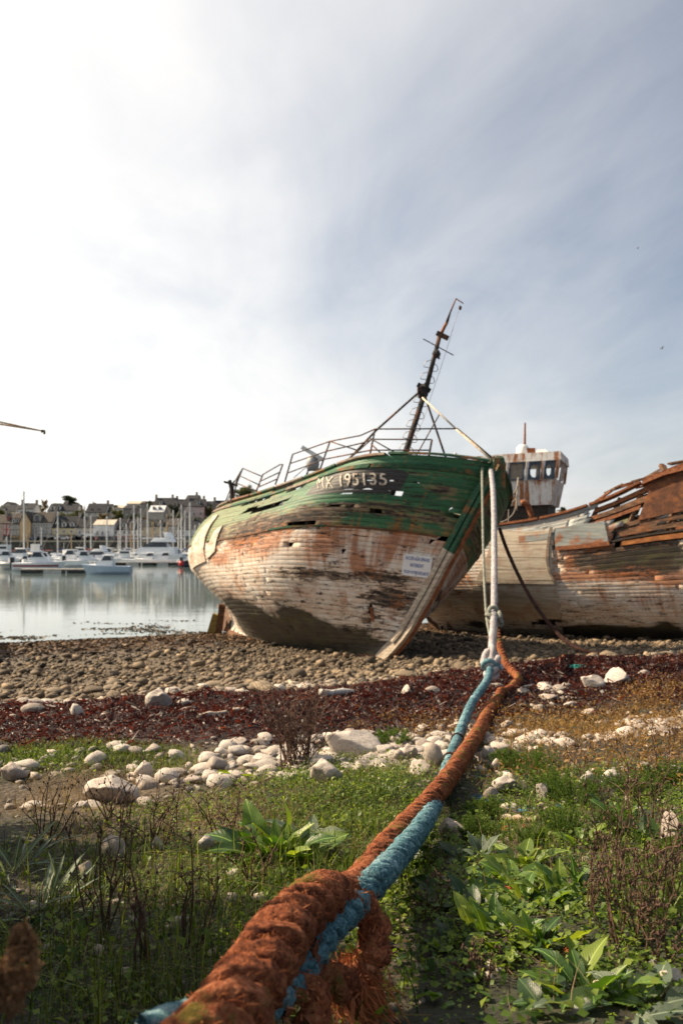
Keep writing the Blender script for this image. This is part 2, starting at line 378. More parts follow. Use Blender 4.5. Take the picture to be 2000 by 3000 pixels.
# ---------------------------------------------------------------- wrecked wooden hulls
class Hull:
    def __init__(s, **k):
        s.__dict__.update(k)
        q = np.linspace(0, 1, 801); s._q = q
        s.f_stem = spl(q, s.stem_v, s.stem_x); s.f_st = spl(q, s.st_v, s.st_x); s.f_sh = spl(q, s.sh_t, s.sh_z); s.f_B = spl(q, s.B_v, s.B_b)
        h = R(s.heel); yw = R(s.yaw)
        s.fwd = Vector((math.cos(yw), math.sin(yw), 0)); s.port = Vector((-math.sin(yw)*math.cos(h), math.cos(yw)*math.cos(h), -math.sin(h)))
        s.up = Vector((-math.sin(yw)*math.sin(h), math.cos(yw)*math.sin(h), math.cos(h)))
    def S(s, t, v, side):
        t, v, side = np.broadcast_arrays(np.asarray(t, float), np.asarray(v, float), np.asarray(side, float))
        xs = np.interp(v, s._q, s.f_stem); xa = np.interp(v, s._q, s.f_st); x = xs + (xa-xs)*t
        sh = np.interp(t, s._q, s.f_sh); fl = getattr(s, 'flat', None)
        z = (v*sh if fl is None else v*fl+(sh-fl)*np.clip((v-.42)/.58, 0, 1)**1.6) - s.rocker*np.sin(np.pi*np.clip(t, 0, 1))*(1-v)
        te = s.te[0]-s.te[1]*v; pb = s.pb[0]+s.pb[1]*v
        bow = 1-(1-np.clip(t/te, 0, 1))**pb
        ta = .55-.25*v; a = np.clip((1-t)/ta, 0, 1); full = np.clip((v-.05)/.4, 0, 1)
        st = (a*a*(3-2*a))*(1-full) + np.sqrt(np.clip(1-(1-a)**2.2, 0, 1))*full
        b = np.maximum(np.interp(v, s._q, s.f_B)*bow*st, .09)
        return s.loc(x, b*side, z)
    def loc(s, x, y, z):
        x, y, z = (np.asarray(q, float) for q in (x, y, z))
        z = z + x*math.tan(R(-s.pitch))
        o = np.array(s.org)
        return o + x[..., None]*np.array(s.fwd) + y[..., None]*np.array(s.port) + z[..., None]*np.array(s.up)
    def nrm(s, t, v, side):
        e = 1e-3; t = np.clip(t, .004, .996); v = np.clip(v, .004, .996)
        a = s.S(t+e, v, side)-s.S(t-e, v, side); b = s.S(t, v+e, side)-s.S(t, v-e, side)
        n = np.cross(a, b); n /= np.linalg.norm(n, axis=-1, keepdims=True)+1e-9
        c = s.S(t, v, 0.0)*1.0
        out = np.sum(n*np.array(s.port), -1)*np.asarray(side, float)
        # facing outwards: away from the centre plane
        return n*np.where(out < 0, -1, 1)[..., None]
    def grid(s):
        T, V = np.meshgrid(np.linspace(0, 1, 300), np.linspace(0, 1, 200)); s._T, s._V = T, V
        s._W = s.S(T, V, -1.0); s._P = proj(s._W)
        vis = np.sum(s.nrm(T, V, -1.0)*(np.array([0, 0, CZ])-s._W), -1) > 0
        s._P[~vis] = 1e6
    def inv(s, px, py):
        d = (s._P[..., 0]-px)**2 + (s._P[..., 1]-py)**2; k = np.unravel_index(np.argmin(d), d.shape)
        t0, v0 = float(s._T[k]), float(s._V[k])
        for e in (1.0, .12):
            T, V = np.meshgrid(np.clip(np.linspace(-.005, .005, 15)*e+t0, 0, 1), np.clip(np.linspace(-.0075, .0075, 15)*e+v0, 0, 1)); q = proj(s.S(T, V, -1.0)); d = (q[..., 0]-px)**2+(q[..., 1]-py)**2; k = np.unravel_index(np.argmin(d), d.shape); t0, v0 = float(T[k]), float(V[k])
        return t0, v0
    def at(s, px, py, off=0.0):
        t, v = s.inv(px, py); return Vector(s.S(t, v, -1.0)) + Vector(s.nrm(np.array(t), np.array(v), -1.0))*off
    def blobs(s, lst):
        """(px, py, radius across in px, radius up in px, amount, channel) -> function of (t, v)"""
        q = [(*s.inv(a, b), s.inv(a-rx, b)[0]-s.inv(a+rx, b)[0], s.inv(a, b-ry)[1]-s.inv(a, b+ry)[1], am, ch) for a, b, rx, ry, am, ch in lst]
        def f(t, v):
            o = np.zeros(t.shape+(3,))
            for t0, v0, dt, dv, am, ch in q:
                o[..., ch] += am*np.exp(-((t-t0)/(abs(dt)*.36+1e-3))**2-((v-v0)/(abs(dv)*.36+1e-3))**2)
            return o
        return f
def plank_mesh(H, t0, t1, v0, v1, side, thick, proud, wear, rnd, mat, ragged=0.0, ln=14.0, gv=6.0, seg=.38, lift=0.0, notch=(), rag=(0, 0)):
    seg = .07 if notch else seg
    dq = .006 if notch else .0166
    k0 = np.arange(math.ceil((t0+.003)/dq), math.floor((t1-.003)/dq)+1)*dq; T = np.concatenate([[t0], k0, [t1]]); n = len(T)-1   # breaks fall in line from strake to strake
    w = v1-v0; g = -.004*w; bv = .05*w
    jl = (np.array([random.random() for _ in T])-.5)*ragged*w; ju = (np.array([random.random() for _ in T])-.5)*ragged*w
    for a_, b_, q_ in notch: jl = jl + np.where((T > a_) & (T < b_), q_*w, 0)
    o_ = np.ones(n+1); gd = bv*gv*.30
    VV = np.clip(np.stack([v0+g+jl, v0+g+bv+jl, v1-g-bv+ju, v1-g+ju, v1-g+ju, v0+g+jl], 1), 0, 1)
    wob = np.sin(T*37+rnd*40)*.0018
    OF = np.stack([proud-gd+wob, proud+wob, proud+wob, proud-gd+wob, -thick*o_, -thick*o_], 1)+lift
    TT = np.repeat(T[:, None], 6, 1)
    for e_, k_ in ((0, 1), (-1, -1)):                 # splintered ends
        if rag[e_]:
            j_ = np.array([random.uniform(-1, .25) for _ in range(4)])*rag[e_]*k_; TT[e_, :4] -= j_*-1*1.0; TT[e_, 4] = TT[e_, 3]; TT[e_, 5] = TT[e_, 0]
    V = H.S(TT, VV, side)+H.nrm(TT, VV, side)*OF[..., None]
    vv = np.stack([np.full(n+1, q) for q in (v0+g, v0+g+bv, v1-g-bv, v1-g, v1-g, v0+g)], 1)
    i = np.arange((n+1)*6).reshape(n+1, 6); Q = []
    for k in range(6):
        k2 = (k+1) % 6
        f = np.stack([i[:-1, k], i[1:, k], i[1:, k2], i[:-1, k2]], -1); Q.append(f if side < 0 else f[:, ::-1])
    caps = np.array([i[0], i[-1][::-1]]) if side < 0 else np.array([i[0][::-1], i[-1]])
    hp = np.stack([TT*ln, vv*gv, np.full(TT.shape, rnd)], -1); hz = np.stack([TT, vv, np.full(TT.shape, side)], -1)
    return np_mesh('plank', V.reshape(-1, 3)-np.array(H.org), [np.concatenate(Q), caps], mat, False,
                   {'hp': ('FLOAT_VECTOR', hp.reshape(-1, 3)), 'hz': ('FLOAT_VECTOR', hz.reshape(-1, 3)), 'wr': ('FLOAT_VECTOR', wear(TT, vv).reshape(-1, 3))})
def split(spans, h0, h1):
    out = []
    for a, b in spans:
        if h1 <= a or h0 >= b: out.append((a, b)); continue
        if h0-a > .006: out.append((a, h0))
        if b-h1 > .006: out.append((h1, b))
    return out
def build_planks(H, root, mat, ns, cuts_star, cuts_port, wear, holes=(), vmax=lambda t: 1.0, v_lo=0.0, proud=.0018, skip=None, slits=()):
    vs_ = np.linspace(v_lo, 1, ns+1); 
    for side, cuts in ((-1.0, cuts_star), (1.0, cuts_port)):
        for j in range(ns):
            v0, v1 = vs_[j], vs_[j+1]; vm = (v0+v1)/2
            lo, hi = .004, .996
            c = sorted({min(max((k+.5*((j*3) % 5)/5)/cuts+random.uniform(-.05, .05), .03), .97) for k in range(1, cuts)})
            ends = []; edges = [lo]+c+[hi]; spans = list(zip(edges[:-1], edges[1:]))
            if side < 0:
                for h0, h1, w0, w1 in holes:
                    if w0 <= vm <= w1:
                        q = random.uniform(-.010, .010); q2 = random.uniform(-.010, .010); spans = split(spans, h0+q, max(h1+q2, h0+q+.006)); ends += [h0+q, max(h1+q2, h0+q+.006)]
            for a, b in spans:
                if skip and skip(side, (a+b)/2, vm): continue
                if b-a < .008: continue
                rnd = random.random(); pr = random.gauss(0, proud); lift = 0
                nt_ = [(q0, q1, qa) for q0, q1, qv, qa in slits if side < 0 and v0 <= qv < v1 and a < q1 and b > q0]
                me = plank_mesh(H, a+.0001, b-.0001, v0, v1, side, .05, pr, wear, rnd, mat, .0, notch=nt_, rag=(.007 if a in ends else 0, .007 if b in ends else 0))
                link('plank', me, root)

def hull_mat(name, P_):
    t = NT(name); hp = t.attr('hp'); hz = t.xyz(t.attr('hz')); wr = t.xyz(t.attr('wr')); h = t.xyz(hp)
    off = t.m('MULTIPLY', h[2], 37.0); pv = t.vec(h[0], h[1], off)          # each plank its own grain
    uv = t.vec(h[0], h[1], 0.0)
    grain = t.noise(t.mapv(pv, (1.2, 26, 1)), 1, 7, .65, .3)
    nA = t.noise(t.mapv(uv, (.55, .95, 1)), 1, 6, .6, .4)
    nP = t.noise(t.mapv(pv, (1.3, 3.5, 1)), 1, 8, .68, .6)
    nB = t.noise(t.mapv(uv, (2.4, 5, 1), (3, 8, 0)), 1, 8, .7, .5)
    nC = t.noise(t.mapv(uv, (14, 30, 1)), 1, 4, .6)
    wood = t.ramp(grain, [(.28, (.022, .015, .010)), (.45, (.095, .070, .050)), (.6, (.19, .148, .108)), (.8, (.30, .25, .195))])
    wood = t.mix(t.m('MULTIPLY', t.step(nB, .55, 5), .6), wood, t.mul(wood, (.62, .44, .30, 1)))
    # weathered paint over it
    v = t.m('ADD', hz[1], t.m('MULTIPLY_ADD', nC, .004, -.002))
    gmask = t.step(v, P_['line'], 300)
    white = t.ramp(t.m('ADD', t.m('MULTIPLY', nB, .85), t.m('MULTIPLY', h[2], .10)), [(.24, (.30, .25, .19)), (.34, (.52, .46, .38)), (.44, (.66, .61, .54)), (.6, (.74, .70, .64))])
    green = t.ramp(t.m('ADD', t.m('MULTIPLY', nB, .7), t.m('MULTIPLY', h[2], .3)), [(.25, P_['top'][0]), (.5, P_['top'][1]), (.75, P_['top'][2])])
    fade = t.mix(t.m('MULTIPLY', t.step(t.m('ADD', hz[0], t.m('MULTIPLY_ADD', nA, .3, -.15)), .42, 3.2), P_.get('fade', .8)), green, P_.get('fadecol', (.20, .27, .09)))  # paler green towards the stern: faded paint plus sunlight put into the colour
    paint = t.mix(gmask, white, fade)
    peel = t.m('ADD', t.m('ADD', t.m('MULTIPLY', nP, .5), t.m('MULTIPLY', nA, .28)), t.m('ADD', t.m('MULTIPLY', nC, .18), t.m('MULTIPLY', h[2], .05)))
    peel = t.m('ADD', peel, t.m('MULTIPLY', wr[0], .20))
    paint = t.mix(t.m('MULTIPLY', t.step(t.noise(t.mapv(uv, (1.1, 2.6, 1), (4, 9, 0)), 1, 8, .72, .6), .53, 6), t.m('MULTIPLY_ADD', gmask, -.1, .42)), paint, t.mul(paint, (.85, .48, .22, 1)))
    peel = t.m('ADD', peel, t.m('MULTIPLY', gmask, P_.get('gkeep', 0.0)))
    pm = t.step(peel, P_.get('peel', .62), 30)
    col = t.mix(pm, paint, wood)
    edge = t.m('MULTIPLY', t.step(peel, P_.get('peel', .62)-.035, 22), t.m('SUBTRACT', 1.0, pm))
    col = t.mix(t.m('MULTIPLY', edge, .55), col, (.34, .20, .10))
    # rust weeping down from fastenings
    st = t.noise(t.mapv(uv, (6.5, .40, 1), (1, 5, 0)), 1, 8, .72, .25)
    rm = t.m('ADD', t.m('ADD', t.m('MULTIPLY', st, .62), t.m('MULTIPLY', nB, .30)), t.m('MULTIPLY', wr[1], .30))
    rcol = t.ramp(nB, [(.32, (.09, .026, .008)), (.48, (.30, .085, .016)), (.66, (.46, .17, .035))])
    col = t.mix(t.m('MULTIPLY', t.step(rm, P_.get('rust', .62), 7), .82), col, rcol)
    vd = t.voro(t.mapv(uv, (2.6, 7, 1)), 1); vc = t.voro(t.mapv(uv, (2.6, 7, 1)), 1, out='Color')
    spot = t.m('MULTIPLY', t.step(t.m('ADD', vd, t.m('MULTIPLY', nC, .2)), .25, -14), t.step(t.xyz(vc)[0], t.m('MULTIPLY_ADD', wr[1], -.5, .70), 20))
    col = t.mix(t.m('MULTIPLY', spot, .9), col, t.mix(t.xyz(vc)[1], (.06, .025, .014), (.30, .10, .03)))
    # rot and holes, black, drawn out along the planks; pitch in the seams
    rot = t.m('ADD', t.m('MULTIPLY', t.noise(t.mapv(uv, (2.2, 9, 1), (7, 3, 0)), 1, 7, .75, .4), .7), t.m('MULTIPLY', nC, .22))
    col = t.mix(t.m('MULTIPLY', t.step(t.m('ADD', rot, t.m('MULTIPLY', wr[0], .055)), .522, 24), .92), col, (.012, .009, .007))
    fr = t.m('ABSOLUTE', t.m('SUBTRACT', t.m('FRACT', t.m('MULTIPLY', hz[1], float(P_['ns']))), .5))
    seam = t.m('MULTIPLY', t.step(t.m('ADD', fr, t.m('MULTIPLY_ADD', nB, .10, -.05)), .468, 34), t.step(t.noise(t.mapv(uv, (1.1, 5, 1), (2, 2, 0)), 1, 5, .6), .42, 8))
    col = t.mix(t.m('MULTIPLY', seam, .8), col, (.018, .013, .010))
    # weed and tar below the old waterline
    dm = t.m('ADD', t.m('ADD', t.m('MULTIPLY', wr[2], .75), t.m('MULTIPLY_ADD', nB, .7, -.18)), t.m('ADD', t.m('MULTIPLY', nA, .3), t.m('MULTIPLY', h[2], .06)))
    alg = t.ramp(t.noise(t.mapv(uv, (1.5, 3.5, 1), (9, 1, 0)), 1, 7, .7), [(.3, (.006, .005, .003)), (.48, (.018, .014, .007)), (.62, (.045, .044, .009)), (.76, (.07, .042, .02))])
    col = t.mix(t.m('MULTIPLY', t.step(dm, .66, 7), .93), col, alg)
    if 'patch' in P_:          # the black ground of the registration number
        tc_, vc_, dt, dv = P_['patch']
        a = t.m('POWER', t.m('ABSOLUTE', t.m('DIVIDE', t.m('SUBTRACT', hz[0], tc_), dt)), 6)
        # the band follows the planks
        b = t.m('POWER', t.m('ABSOLUTE', t.m('DIVIDE', t.m('SUBTRACT', hz[1], t.m('MULTIPLY_ADD', t.m('SUBTRACT', hz[0], tc_), P_['slope'], vc_)), dv)), 6)
        side = t.step(hz[2], 0.0, -50)
        r = t.m('ADD', t.m('ADD', a, b), t.m('MULTIPLY_ADD', nC, .8, -.4))
        wornp = t.step(t.m('ADD', nP, t.m('MULTIPLY', nC, .3)), .80, -14)
        col = t.mix(t.m('MULTIPLY', t.m('MULTIPLY', t.step(r, 1.0, -4), side), wornp), col, t.ramp(nC, [(.3, (.010, .011, .012)), (.7, (.035, .036, .038))]))
    hgt = t.m('ADD', t.m('MULTIPLY', grain, t.m('MULTIPLY_ADD', pm, .8, .25)), t.m('ADD', t.m('MULTIPLY', pm, -.35), t.m('MULTIPLY', nB, .5)))
    t.bump(hgt, .75, .022)
    return t.done(col, t.m('MULTIPLY_ADD', pm, .22, .62))
def wood_mat(name, dark, mid, light, grain=(2, 2, 18), scale=1.0, rust=0.0):
    t = NT(name); v = t.tc(); g = t.noise(t.mapv(v, grain), scale, 7, .65, .3); b = t.noise(v, 2.2, 6, .6)
    col = t.ramp(g, [(.28, dark), (.5, mid), (.75, light)])
    if rust: col = t.mix(t.m('MULTIPLY', t.step(b, .56, 8), rust), col, t.ramp(g, [(.3, (.12, .035, .012)), (.7, (.38, .13, .035))]))
    t.bump(t.m('ADD', g, b), .6, .015); return t.done(col, .85)
M_iron = wood_mat('black_iron', (.008, .008, .008), (.02, .019, .018), (.05, .04, .034), (6, 6, 6), 2, .35)
M_rustpipe = wood_mat('rusted_pipe', (.012, .010, .009), (.035, .028, .024), (.10, .06, .04), (6, 6, 6), 2, .6)
M_rust = wood_mat('red_rust', (.06, .018, .008), (.20, .065, .022), (.38, .15, .06), (5, 5, 5), 2, .3)
M_timber = wood_mat('grey_timber', (.05, .04, .03), (.16, .125, .095), (.34, .28, .21), (3, 3, 10), 1.5, .3)
M_brown = wood_mat('brown_timber', (.03, .015, .008), (.11, .055, .028), (.25, .14, .075), (3, 3, 10), 1.5, .6)
M_pale = wood_mat('pale_timber', (.16, .125, .09), (.36, .30, .23), (.55, .48, .39), (3, 3, 10), 1.5, .3)
M_greenw = wood_mat('green_painted_timber', (.008, .024, .014), (.016, .075, .038), (.045, .13, .06), (5, 5, 12), 1.6, .75)
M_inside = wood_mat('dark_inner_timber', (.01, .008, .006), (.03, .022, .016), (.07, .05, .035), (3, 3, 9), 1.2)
M_white = plain((.72, .71, .68), .5, .15, 5, name='white_paint')
M_cream = wood_mat('worn_cream_pipe', (.22, .17, .12), (.55, .47, .36), (.7, .63, .5), (5, 5, 5), 2, .25)
M_grey = plain((.34, .35, .36), .45, .15, 9, name='grey_metal')
M_wire = plain((.20, .20, .20), .5, .1, 9, name='galvanised_wire')

H1 = Hull(org=(1.30, 20.2, 0.36), yaw=-59, heel=18, pitch=-1.2, rocker=.28, te=(.46, .20), pb=(1.5, 1.3),
    stem_v=[0, .12, .3, .55, .8, 1], stem_x=[-.55, .1, .6, 1.15, 1.7, 2.15],
    st_v=[0, .2, .4, .6, .8, 1], st_x=[-10.4, -10.8, -11.9, -12.6, -12.3, -11.6],
    B_v=[0, .06, .15, .28, .45, .65, .85, 1], B_b=[.12, .7, 1.5, 2.25, 2.75, 2.9, 2.75, 2.4],
    sh_t=[0, .1, .25, .5, .75, 1], sh_z=[5.12, 4.84, 4.5, 4.15, 3.95, 3.9])
H1.grid()
def build_wreck():
    H = H1
    root = empty('wrecked_trawler', H.org, 'beached wooden trawler wreck with peeling green and white paint, leaning to its side', 'shipwreck')
    # patches of wear: channel 0 bare wood, 1 rust, 2 weed and tar
    wl = [(1150, 1760, 170, 60, 1.0, 0), (900, 1680, 130, 26, .8, 0), (1130, 1690, 130, 24, 1.0, 0), (1250, 1800, 60, 90, .35, 0), (1080, 1850, 130, 60, .5, 0),
          (740, 1555, 110, 50, 1.5, 0), (860, 1520, 90, 26, 1.1, 0), (1290, 1440, 60, 26, .9, 0), (1170, 1505, 200, 18, 1.0, 0), (790, 1760, 120, 30, .3, 0),
          (1000, 1490, 80, 16, .7, 0), (1300, 1530, 60, 40, .3, 0), (640, 1580, 20, 50, .8, 0), (1200, 1385, 60, 14, .45, 0), (1060, 1372, 60, 10, .5, 0), (900, 1500, 60, 18, .7, 0), (1120, 1475, 70, 10, .6, 0), (1240, 1490, 70, 12, .6, 0), (960, 1520, 60, 14, .7, 0), (780, 1470, 60, 14, .4, 0), (1300, 1400, 60, 16, .4, 0),
          (720, 1590, 110, 60, .75, 1), (960, 1590, 60, 70, .95, 1), (1110, 1600, 40, 90, .8, 1), (1060, 1660, 60, 40, .6, 1), (1250, 1580, 90, 60, .6, 1), (640, 1640, 40, 30, .8, 1),
          (1280, 1690, 30, 60, .5, 1), (830, 1560, 60, 40, .4, 1), (700, 1700, 70, 40, .3, 1), (1150, 1600, 20, 90, .5, 1), (900, 1620, 24, 80, .5, 1), (1040, 1610, 16, 90, .55, 1), (1200, 1600, 20, 80, .55, 1), (1310, 1600, 24, 80, .6, 1), (780, 1600, 50, 50, .5, 1), (860, 1730, 60, 30, .35, 1), (1000, 1760, 90, 50, .3, 1), (1180, 1760, 60, 60, .35, 1), (1230, 1850, 40, 50, .5, 1), (660, 1740, 50, 40, .4, 1), (1000, 1560, 30, 60, .4, 1),
          (760, 1850, 150, 70, 1.25, 2), (900, 1880, 220, 40, 1.1, 2), (700, 1790, 50, 60, .9, 2), (860, 1800, 60, 40, .7, 2), (1000, 1900, 160, 30, .7, 2), (1060, 1860, 60, 40, .35, 2), (940, 1835, 80, 40, .6, 2),
          (640, 1770, 40, 40, .5, 2), (1120, 1905, 40, 30, .5, 2)]
    wear = H.blobs(wl)
    pa, pb = H.inv(922, 1425), H.inv(1166, 1412); pc = H.inv(1045, 1416)
    v_hi = H.inv(1045, 1388)[1]; v_lo = H.inv(1045, 1446)[1]
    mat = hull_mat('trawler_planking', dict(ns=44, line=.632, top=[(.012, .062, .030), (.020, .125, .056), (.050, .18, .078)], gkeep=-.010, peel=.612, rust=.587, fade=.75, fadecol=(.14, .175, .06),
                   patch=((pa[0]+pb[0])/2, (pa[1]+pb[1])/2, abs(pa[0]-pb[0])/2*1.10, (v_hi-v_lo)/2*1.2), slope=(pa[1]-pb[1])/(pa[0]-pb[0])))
    # gaps where planking is gone: (px, py, half width px, strakes)
    holes = []
    for px, py, hw, hh in ((1005, 1620, 9, 8), (855, 1594, 8, 7), (1100, 1493, 14, 5), (1035, 1478, 20, 5), (980, 1480, 12, 5),
                           (880, 1535, 42, 6), (738, 1490, 15, 6), (790, 1482, 36, 6), (760, 1462, 24, 5), (820, 1436, 18, 10), (880, 1424, 15, 6),
                           (1163, 1443, 7, 10), (1275, 1582, 28, 5), (1146, 1682, 5, 4), (1088, 1797, 7, 26), (1322, 1502, 11, 4)):
        t, v = H.inv(px, py); dt = abs(H.inv(px-hw, py)[0]-H.inv(px+hw, py)[0])/2; dv = abs(H.inv(px, py-hh)[1]-H.inv(px, py+hh)[1])/2
        holes.append((t-max(dt, .005), t+max(dt, .005), v-max(dv, .012), v+max(dv, .012)))
    # light slits between the bulwark boards
    slits = [(*sorted((H.inv(x0, y)[0], H.inv(x1, y)[0])), H.inv((x0+x1)/2, y)[1], a_) for x0, x1, y, a_ in
             ((1005, 1040, 1434, .22), (1062, 1090, 1429, .25), (1150, 1172, 1398, .25), (1212, 1236, 1404, .25), (1060, 1085, 1406, .18), (1225, 1235, 1442, .25), (1010, 1035, 1424, .15))]
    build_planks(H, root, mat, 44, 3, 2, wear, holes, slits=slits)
    # frames and inner planking seen through the gaps
    for side in (-1.0, 1.0):
        for t in np.linspace(.03, .97, 26):
            V = np.linspace(.02, .985, 12); Pn = H.S(t, V, side) - H.nrm(np.full(12, t), V, side)*.15
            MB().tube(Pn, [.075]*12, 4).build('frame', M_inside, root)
    # deck, just below the bulwarks
    T = np.linspace(.03, .97, 24); a = H.S(T, .755, -1.0); b = H.S(T, .755, 1.0); c = (a+b)/2 + np.array(H.up)*.08
    mb = MB()
    for i in range(23):
        a0, a1, b0, b1, c0, c1 = (Vector(q) for q in (a[i], a[i+1], b[i], b[i+1], c[i], c[i+1])); u = Vector(H.up)*.06
        mb.hexa([a0-u, c0-u, c1-u, a1-u, a0, c0, c1, a1]); mb.hexa([c0-u, b0-u, b1-u, c1-u, c0, b0, b1, c1])
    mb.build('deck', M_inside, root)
    # stem, keel, sternpost, rudder
    V = np.linspace(0, 1.0, 22); cs = H.S(0, V, 0.0); fw = np.array(H.fwd); pt = np.array(H.port)
    tn = np.gradient(cs, axis=0); tn /= np.linalg.norm(tn, axis=1, keepdims=True); out = np.cross(tn, pt); out *= np.sign(np.sum(out*fw, 1))[:, None]
    def stem_piece(i0, i1, wa, wf, d0, d1, m):
        mb = MB(); secs = []
        for i in range(i0, i1+1):
            j = 1 + .06*math.sin(i*2.3+d0*9)
            o = cs[i]; secs.append([Vector(o + out[i]*d0 - pt*wa*j), Vector(o + out[i]*d1*j - pt*wf), Vector(o + out[i]*d1*j + pt*wf), Vector(o + out[i]*d0 + pt*wa*j)])
        return mb.loft(secs).build('stem', m, root)
    tag(stem_piece(0, 12, .16, .115, -.12, .20, M_pale), 'pale bare lower stem timber')
    tag(stem_piece(12, 21, .15, .11, -.12, .19, M_greenw), 'green painted upper stem timber')
    mb = MB(); secs = []
    for i in range(1, 20):
        o = cs[i]+out[i]*.215; secs.append([Vector(o-pt*.018+out[i]*-.02), Vector(o-pt*.018+out[i]*.014), Vector(o+pt*.075+out[i]*.014), Vector(o+pt*.075+out[i]*-.02)])
    mb.loft(secs).build('stem_iron', M_rust, root)
    for side in (-1, 1):       # cheek timber beside the stem, split
      for i0_, i1_, mc_ in ((2, 12, M_pale if side < 0 else M_brown), (12, 20, M_greenw)):
        mb = MB(); secs = []
        for i in range(i0_, i1_+1 if i1_ < 20 else 20):
            w = .205 if side < 0 else .21
            o = cs[i]+out[i]*.02; secs.append([Vector(o+pt*side*.16-out[i]*.10), Vector(o+pt*side*.175+out[i]*.05), Vector(o+pt*side*w+out[i]*.0), Vector(o+pt*side*w-out[i]*.12)])
        mb.loft(secs).build('stem_cheek', mc_, root)
    T = np.linspace(.0, .985, 16); k = H.S(T, 0.0, 0.0); mb = MB(); up = np.array(H.up)
    mb.loft([[Vector(q-pt*.13+up*.12), Vector(q-pt*.12-up*.20), Vector(q+pt*.12-up*.20), Vector(q+pt*.13+up*.12)] for q in k]).build('keel', M_brown, root)
    V = np.linspace(0, .42, 8); q = H.S(1.0, V, 0.0); mb = MB()
    mb.loft([[Vector(p-pt*.11+fw*.25), Vector(p-pt*.10-fw*.12), Vector(p+pt*.10-fw*.12), Vector(p+pt*.11+fw*.25)] for p in q]).build('sternpost', M_brown, root)
    mb = MB(); mb.loft([[Vector(p-pt*.04-fw*.16), Vector(p-pt*.03-fw*(.75+.1*i)), Vector(p+pt*.03-fw*(.75+.1*i)), Vector(p+pt*.04-fw*.16)] for i, p in enumerate(q[:5])]).build('rudder', M_brown, root)
    # cap rail along the sheer, in lengths, some sprung
    for side in (-1.0, 1.0):
        ed = np.linspace(.005, .98, 9)
        for i in range(8):
            if side < 0 and i == 7: continue
            a, b = ed[i]+.003, ed[i+1]-.003; T = np.linspace(a, b, 7); p = H.S(T, 1.0, side); n = H.nrm(T, np.full(7, .985), side)
            lift = random.uniform(.0, .03); mb = MB()
            mb.loft([[Vector(p[j]-n[j]*.15+up*(.005+lift)), Vector(p[j]+n[j]*.075+up*(.005+lift)), Vector(p[j]+n[j]*.07+up*(.065+lift)), Vector(p[j]-n[j]*.15+up*(.07+lift))] for j in range(7)])
            mb.build('rail_cap', [M_greenw, M_timber, M_timber, M_brown][(i*3+(side > 0)) % 4 if i > 2 else (1 if i % 2 else 0)], root)
    # rubbing strake under the rail and the moulding above the white
    for vv, th, hw, t0, t1 in ((.945, .06, .011, .01, .80), (.632, .035, .005, .02, .92)):
        ed = np.linspace(t0, t1, 7)
        for i in range(6):
            T = np.linspace(ed[i]+.002, ed[i+1]-.002, 9); sec = []
            n = H.nrm(T, np.full(9, vv), -1.0); lo = H.S(T, vv-hw, -1.0); hi = H.S(T, vv+hw, -1.0)
            MB().loft([[Vector(lo[j]-n[j]*.02), Vector(lo[j]+n[j]*th*.7), Vector(hi[j]+n[j]*th), Vector(hi[j]-n[j]*.02)] for j in range(9)]).build('rubbing_strake', [M_greenw, M_greenw, M_timber][i % 3] if vv > .8 else [M_brown, M_greenw, M_brown][i % 3], root)
    # white boards nailed over the quarter
    def sheet(name, quad, m, off=.05, lab=None, n=5):
        ts = [H.inv(*q) for q in quad]; mb = MB(); secs = []
        for i in range(n):
            f = i/(n-1); row_lo = [(ts[0][k]*(1-f)+ts[1][k]*f) for k in (0, 1)]; row_hi = [(ts[3][k]*(1-f)+ts[2][k]*f) for k in (0, 1)]
            sec = []
            for g in np.linspace(0, 1, n):
                t = row_lo[0]*(1-g)+row_hi[0]*g; v = row_lo[1]*(1-g)+row_hi[1]*g
                sec.append((t, v))
            secs.append(sec)
        A = np.array(secs); o = H.S(A[..., 0], A[..., 1], -1.0); nn = H.nrm(A[..., 0], A[..., 1], -1.0)
        vs = [Vector(p) for p in (o+nn*off).reshape(-1, 3)] + [Vector(p) for p in (o+nn*(off-.035)).reshape(-1, 3)]
        fs = []
        for i in range(n-1):
            for j in range(n-1):
                a = i*n+j; fs.append((a, a+1, a+n+1, a+n)); fs.append((a+n*n, a+n+n*n, a+n+1+n*n, a+1+n*n))
        for i in range(n-1):
            for a, b in ((i*n, (i+1)*n), ((i+1)*n+n-1, i*n+n-1), (i+1, i), ((n-1)*n+i, (n-1)*n+i+1)): fs.append((a, b, b+n*n, a+n*n))
        ob = mb.add(vs, fs).build(name, m, root); 
        if lab: ob['label'] = lab
        return ob
    mpanel = wood_mat('whitewashed_board', (.24, .19, .14), (.50, .44, .36), (.64, .58, .50), (2, 2, 9), 1.3, .5)
    sheet('patch_board', [(566, 1668), (606, 1645), (643, 1510), (628, 1516)], mpanel, .06, 'long white board nailed over the quarter')
    sheet('patch_board', [(610, 1640), (634, 1615), (656, 1540), (634, 1556)], mpanel, .055)
    # registration number
    def lettering(txt, p0, p1, h_px, m, off=.012, name='registration_number', spacing=1.0, thin=.004):
        cu = bpy.data.curves.new('number', 'FONT'); cu.body = txt; cu.size = 1; cu.offset = thin; cu.space_character = spacing; cu.extrude = .004
        tmp = bpy.data.objects.new('number', cu); COL.objects.link(tmp); dg = bpy.context.evaluated_depsgraph_get()
        me = bpy.data.meshes.new_from_object(tmp.evaluated_get(dg)); bpy.data.objects.remove(tmp)
        bm = bmesh.new(); bm.from_mesh(me); bmesh.ops.subdivide_edges(bm, edges=[e for e in bm.edges if e.calc_length() > .15], cuts=2)
        bmesh.ops.triangulate(bm, faces=bm.faces); bm.to_mesh(me); bm.free()
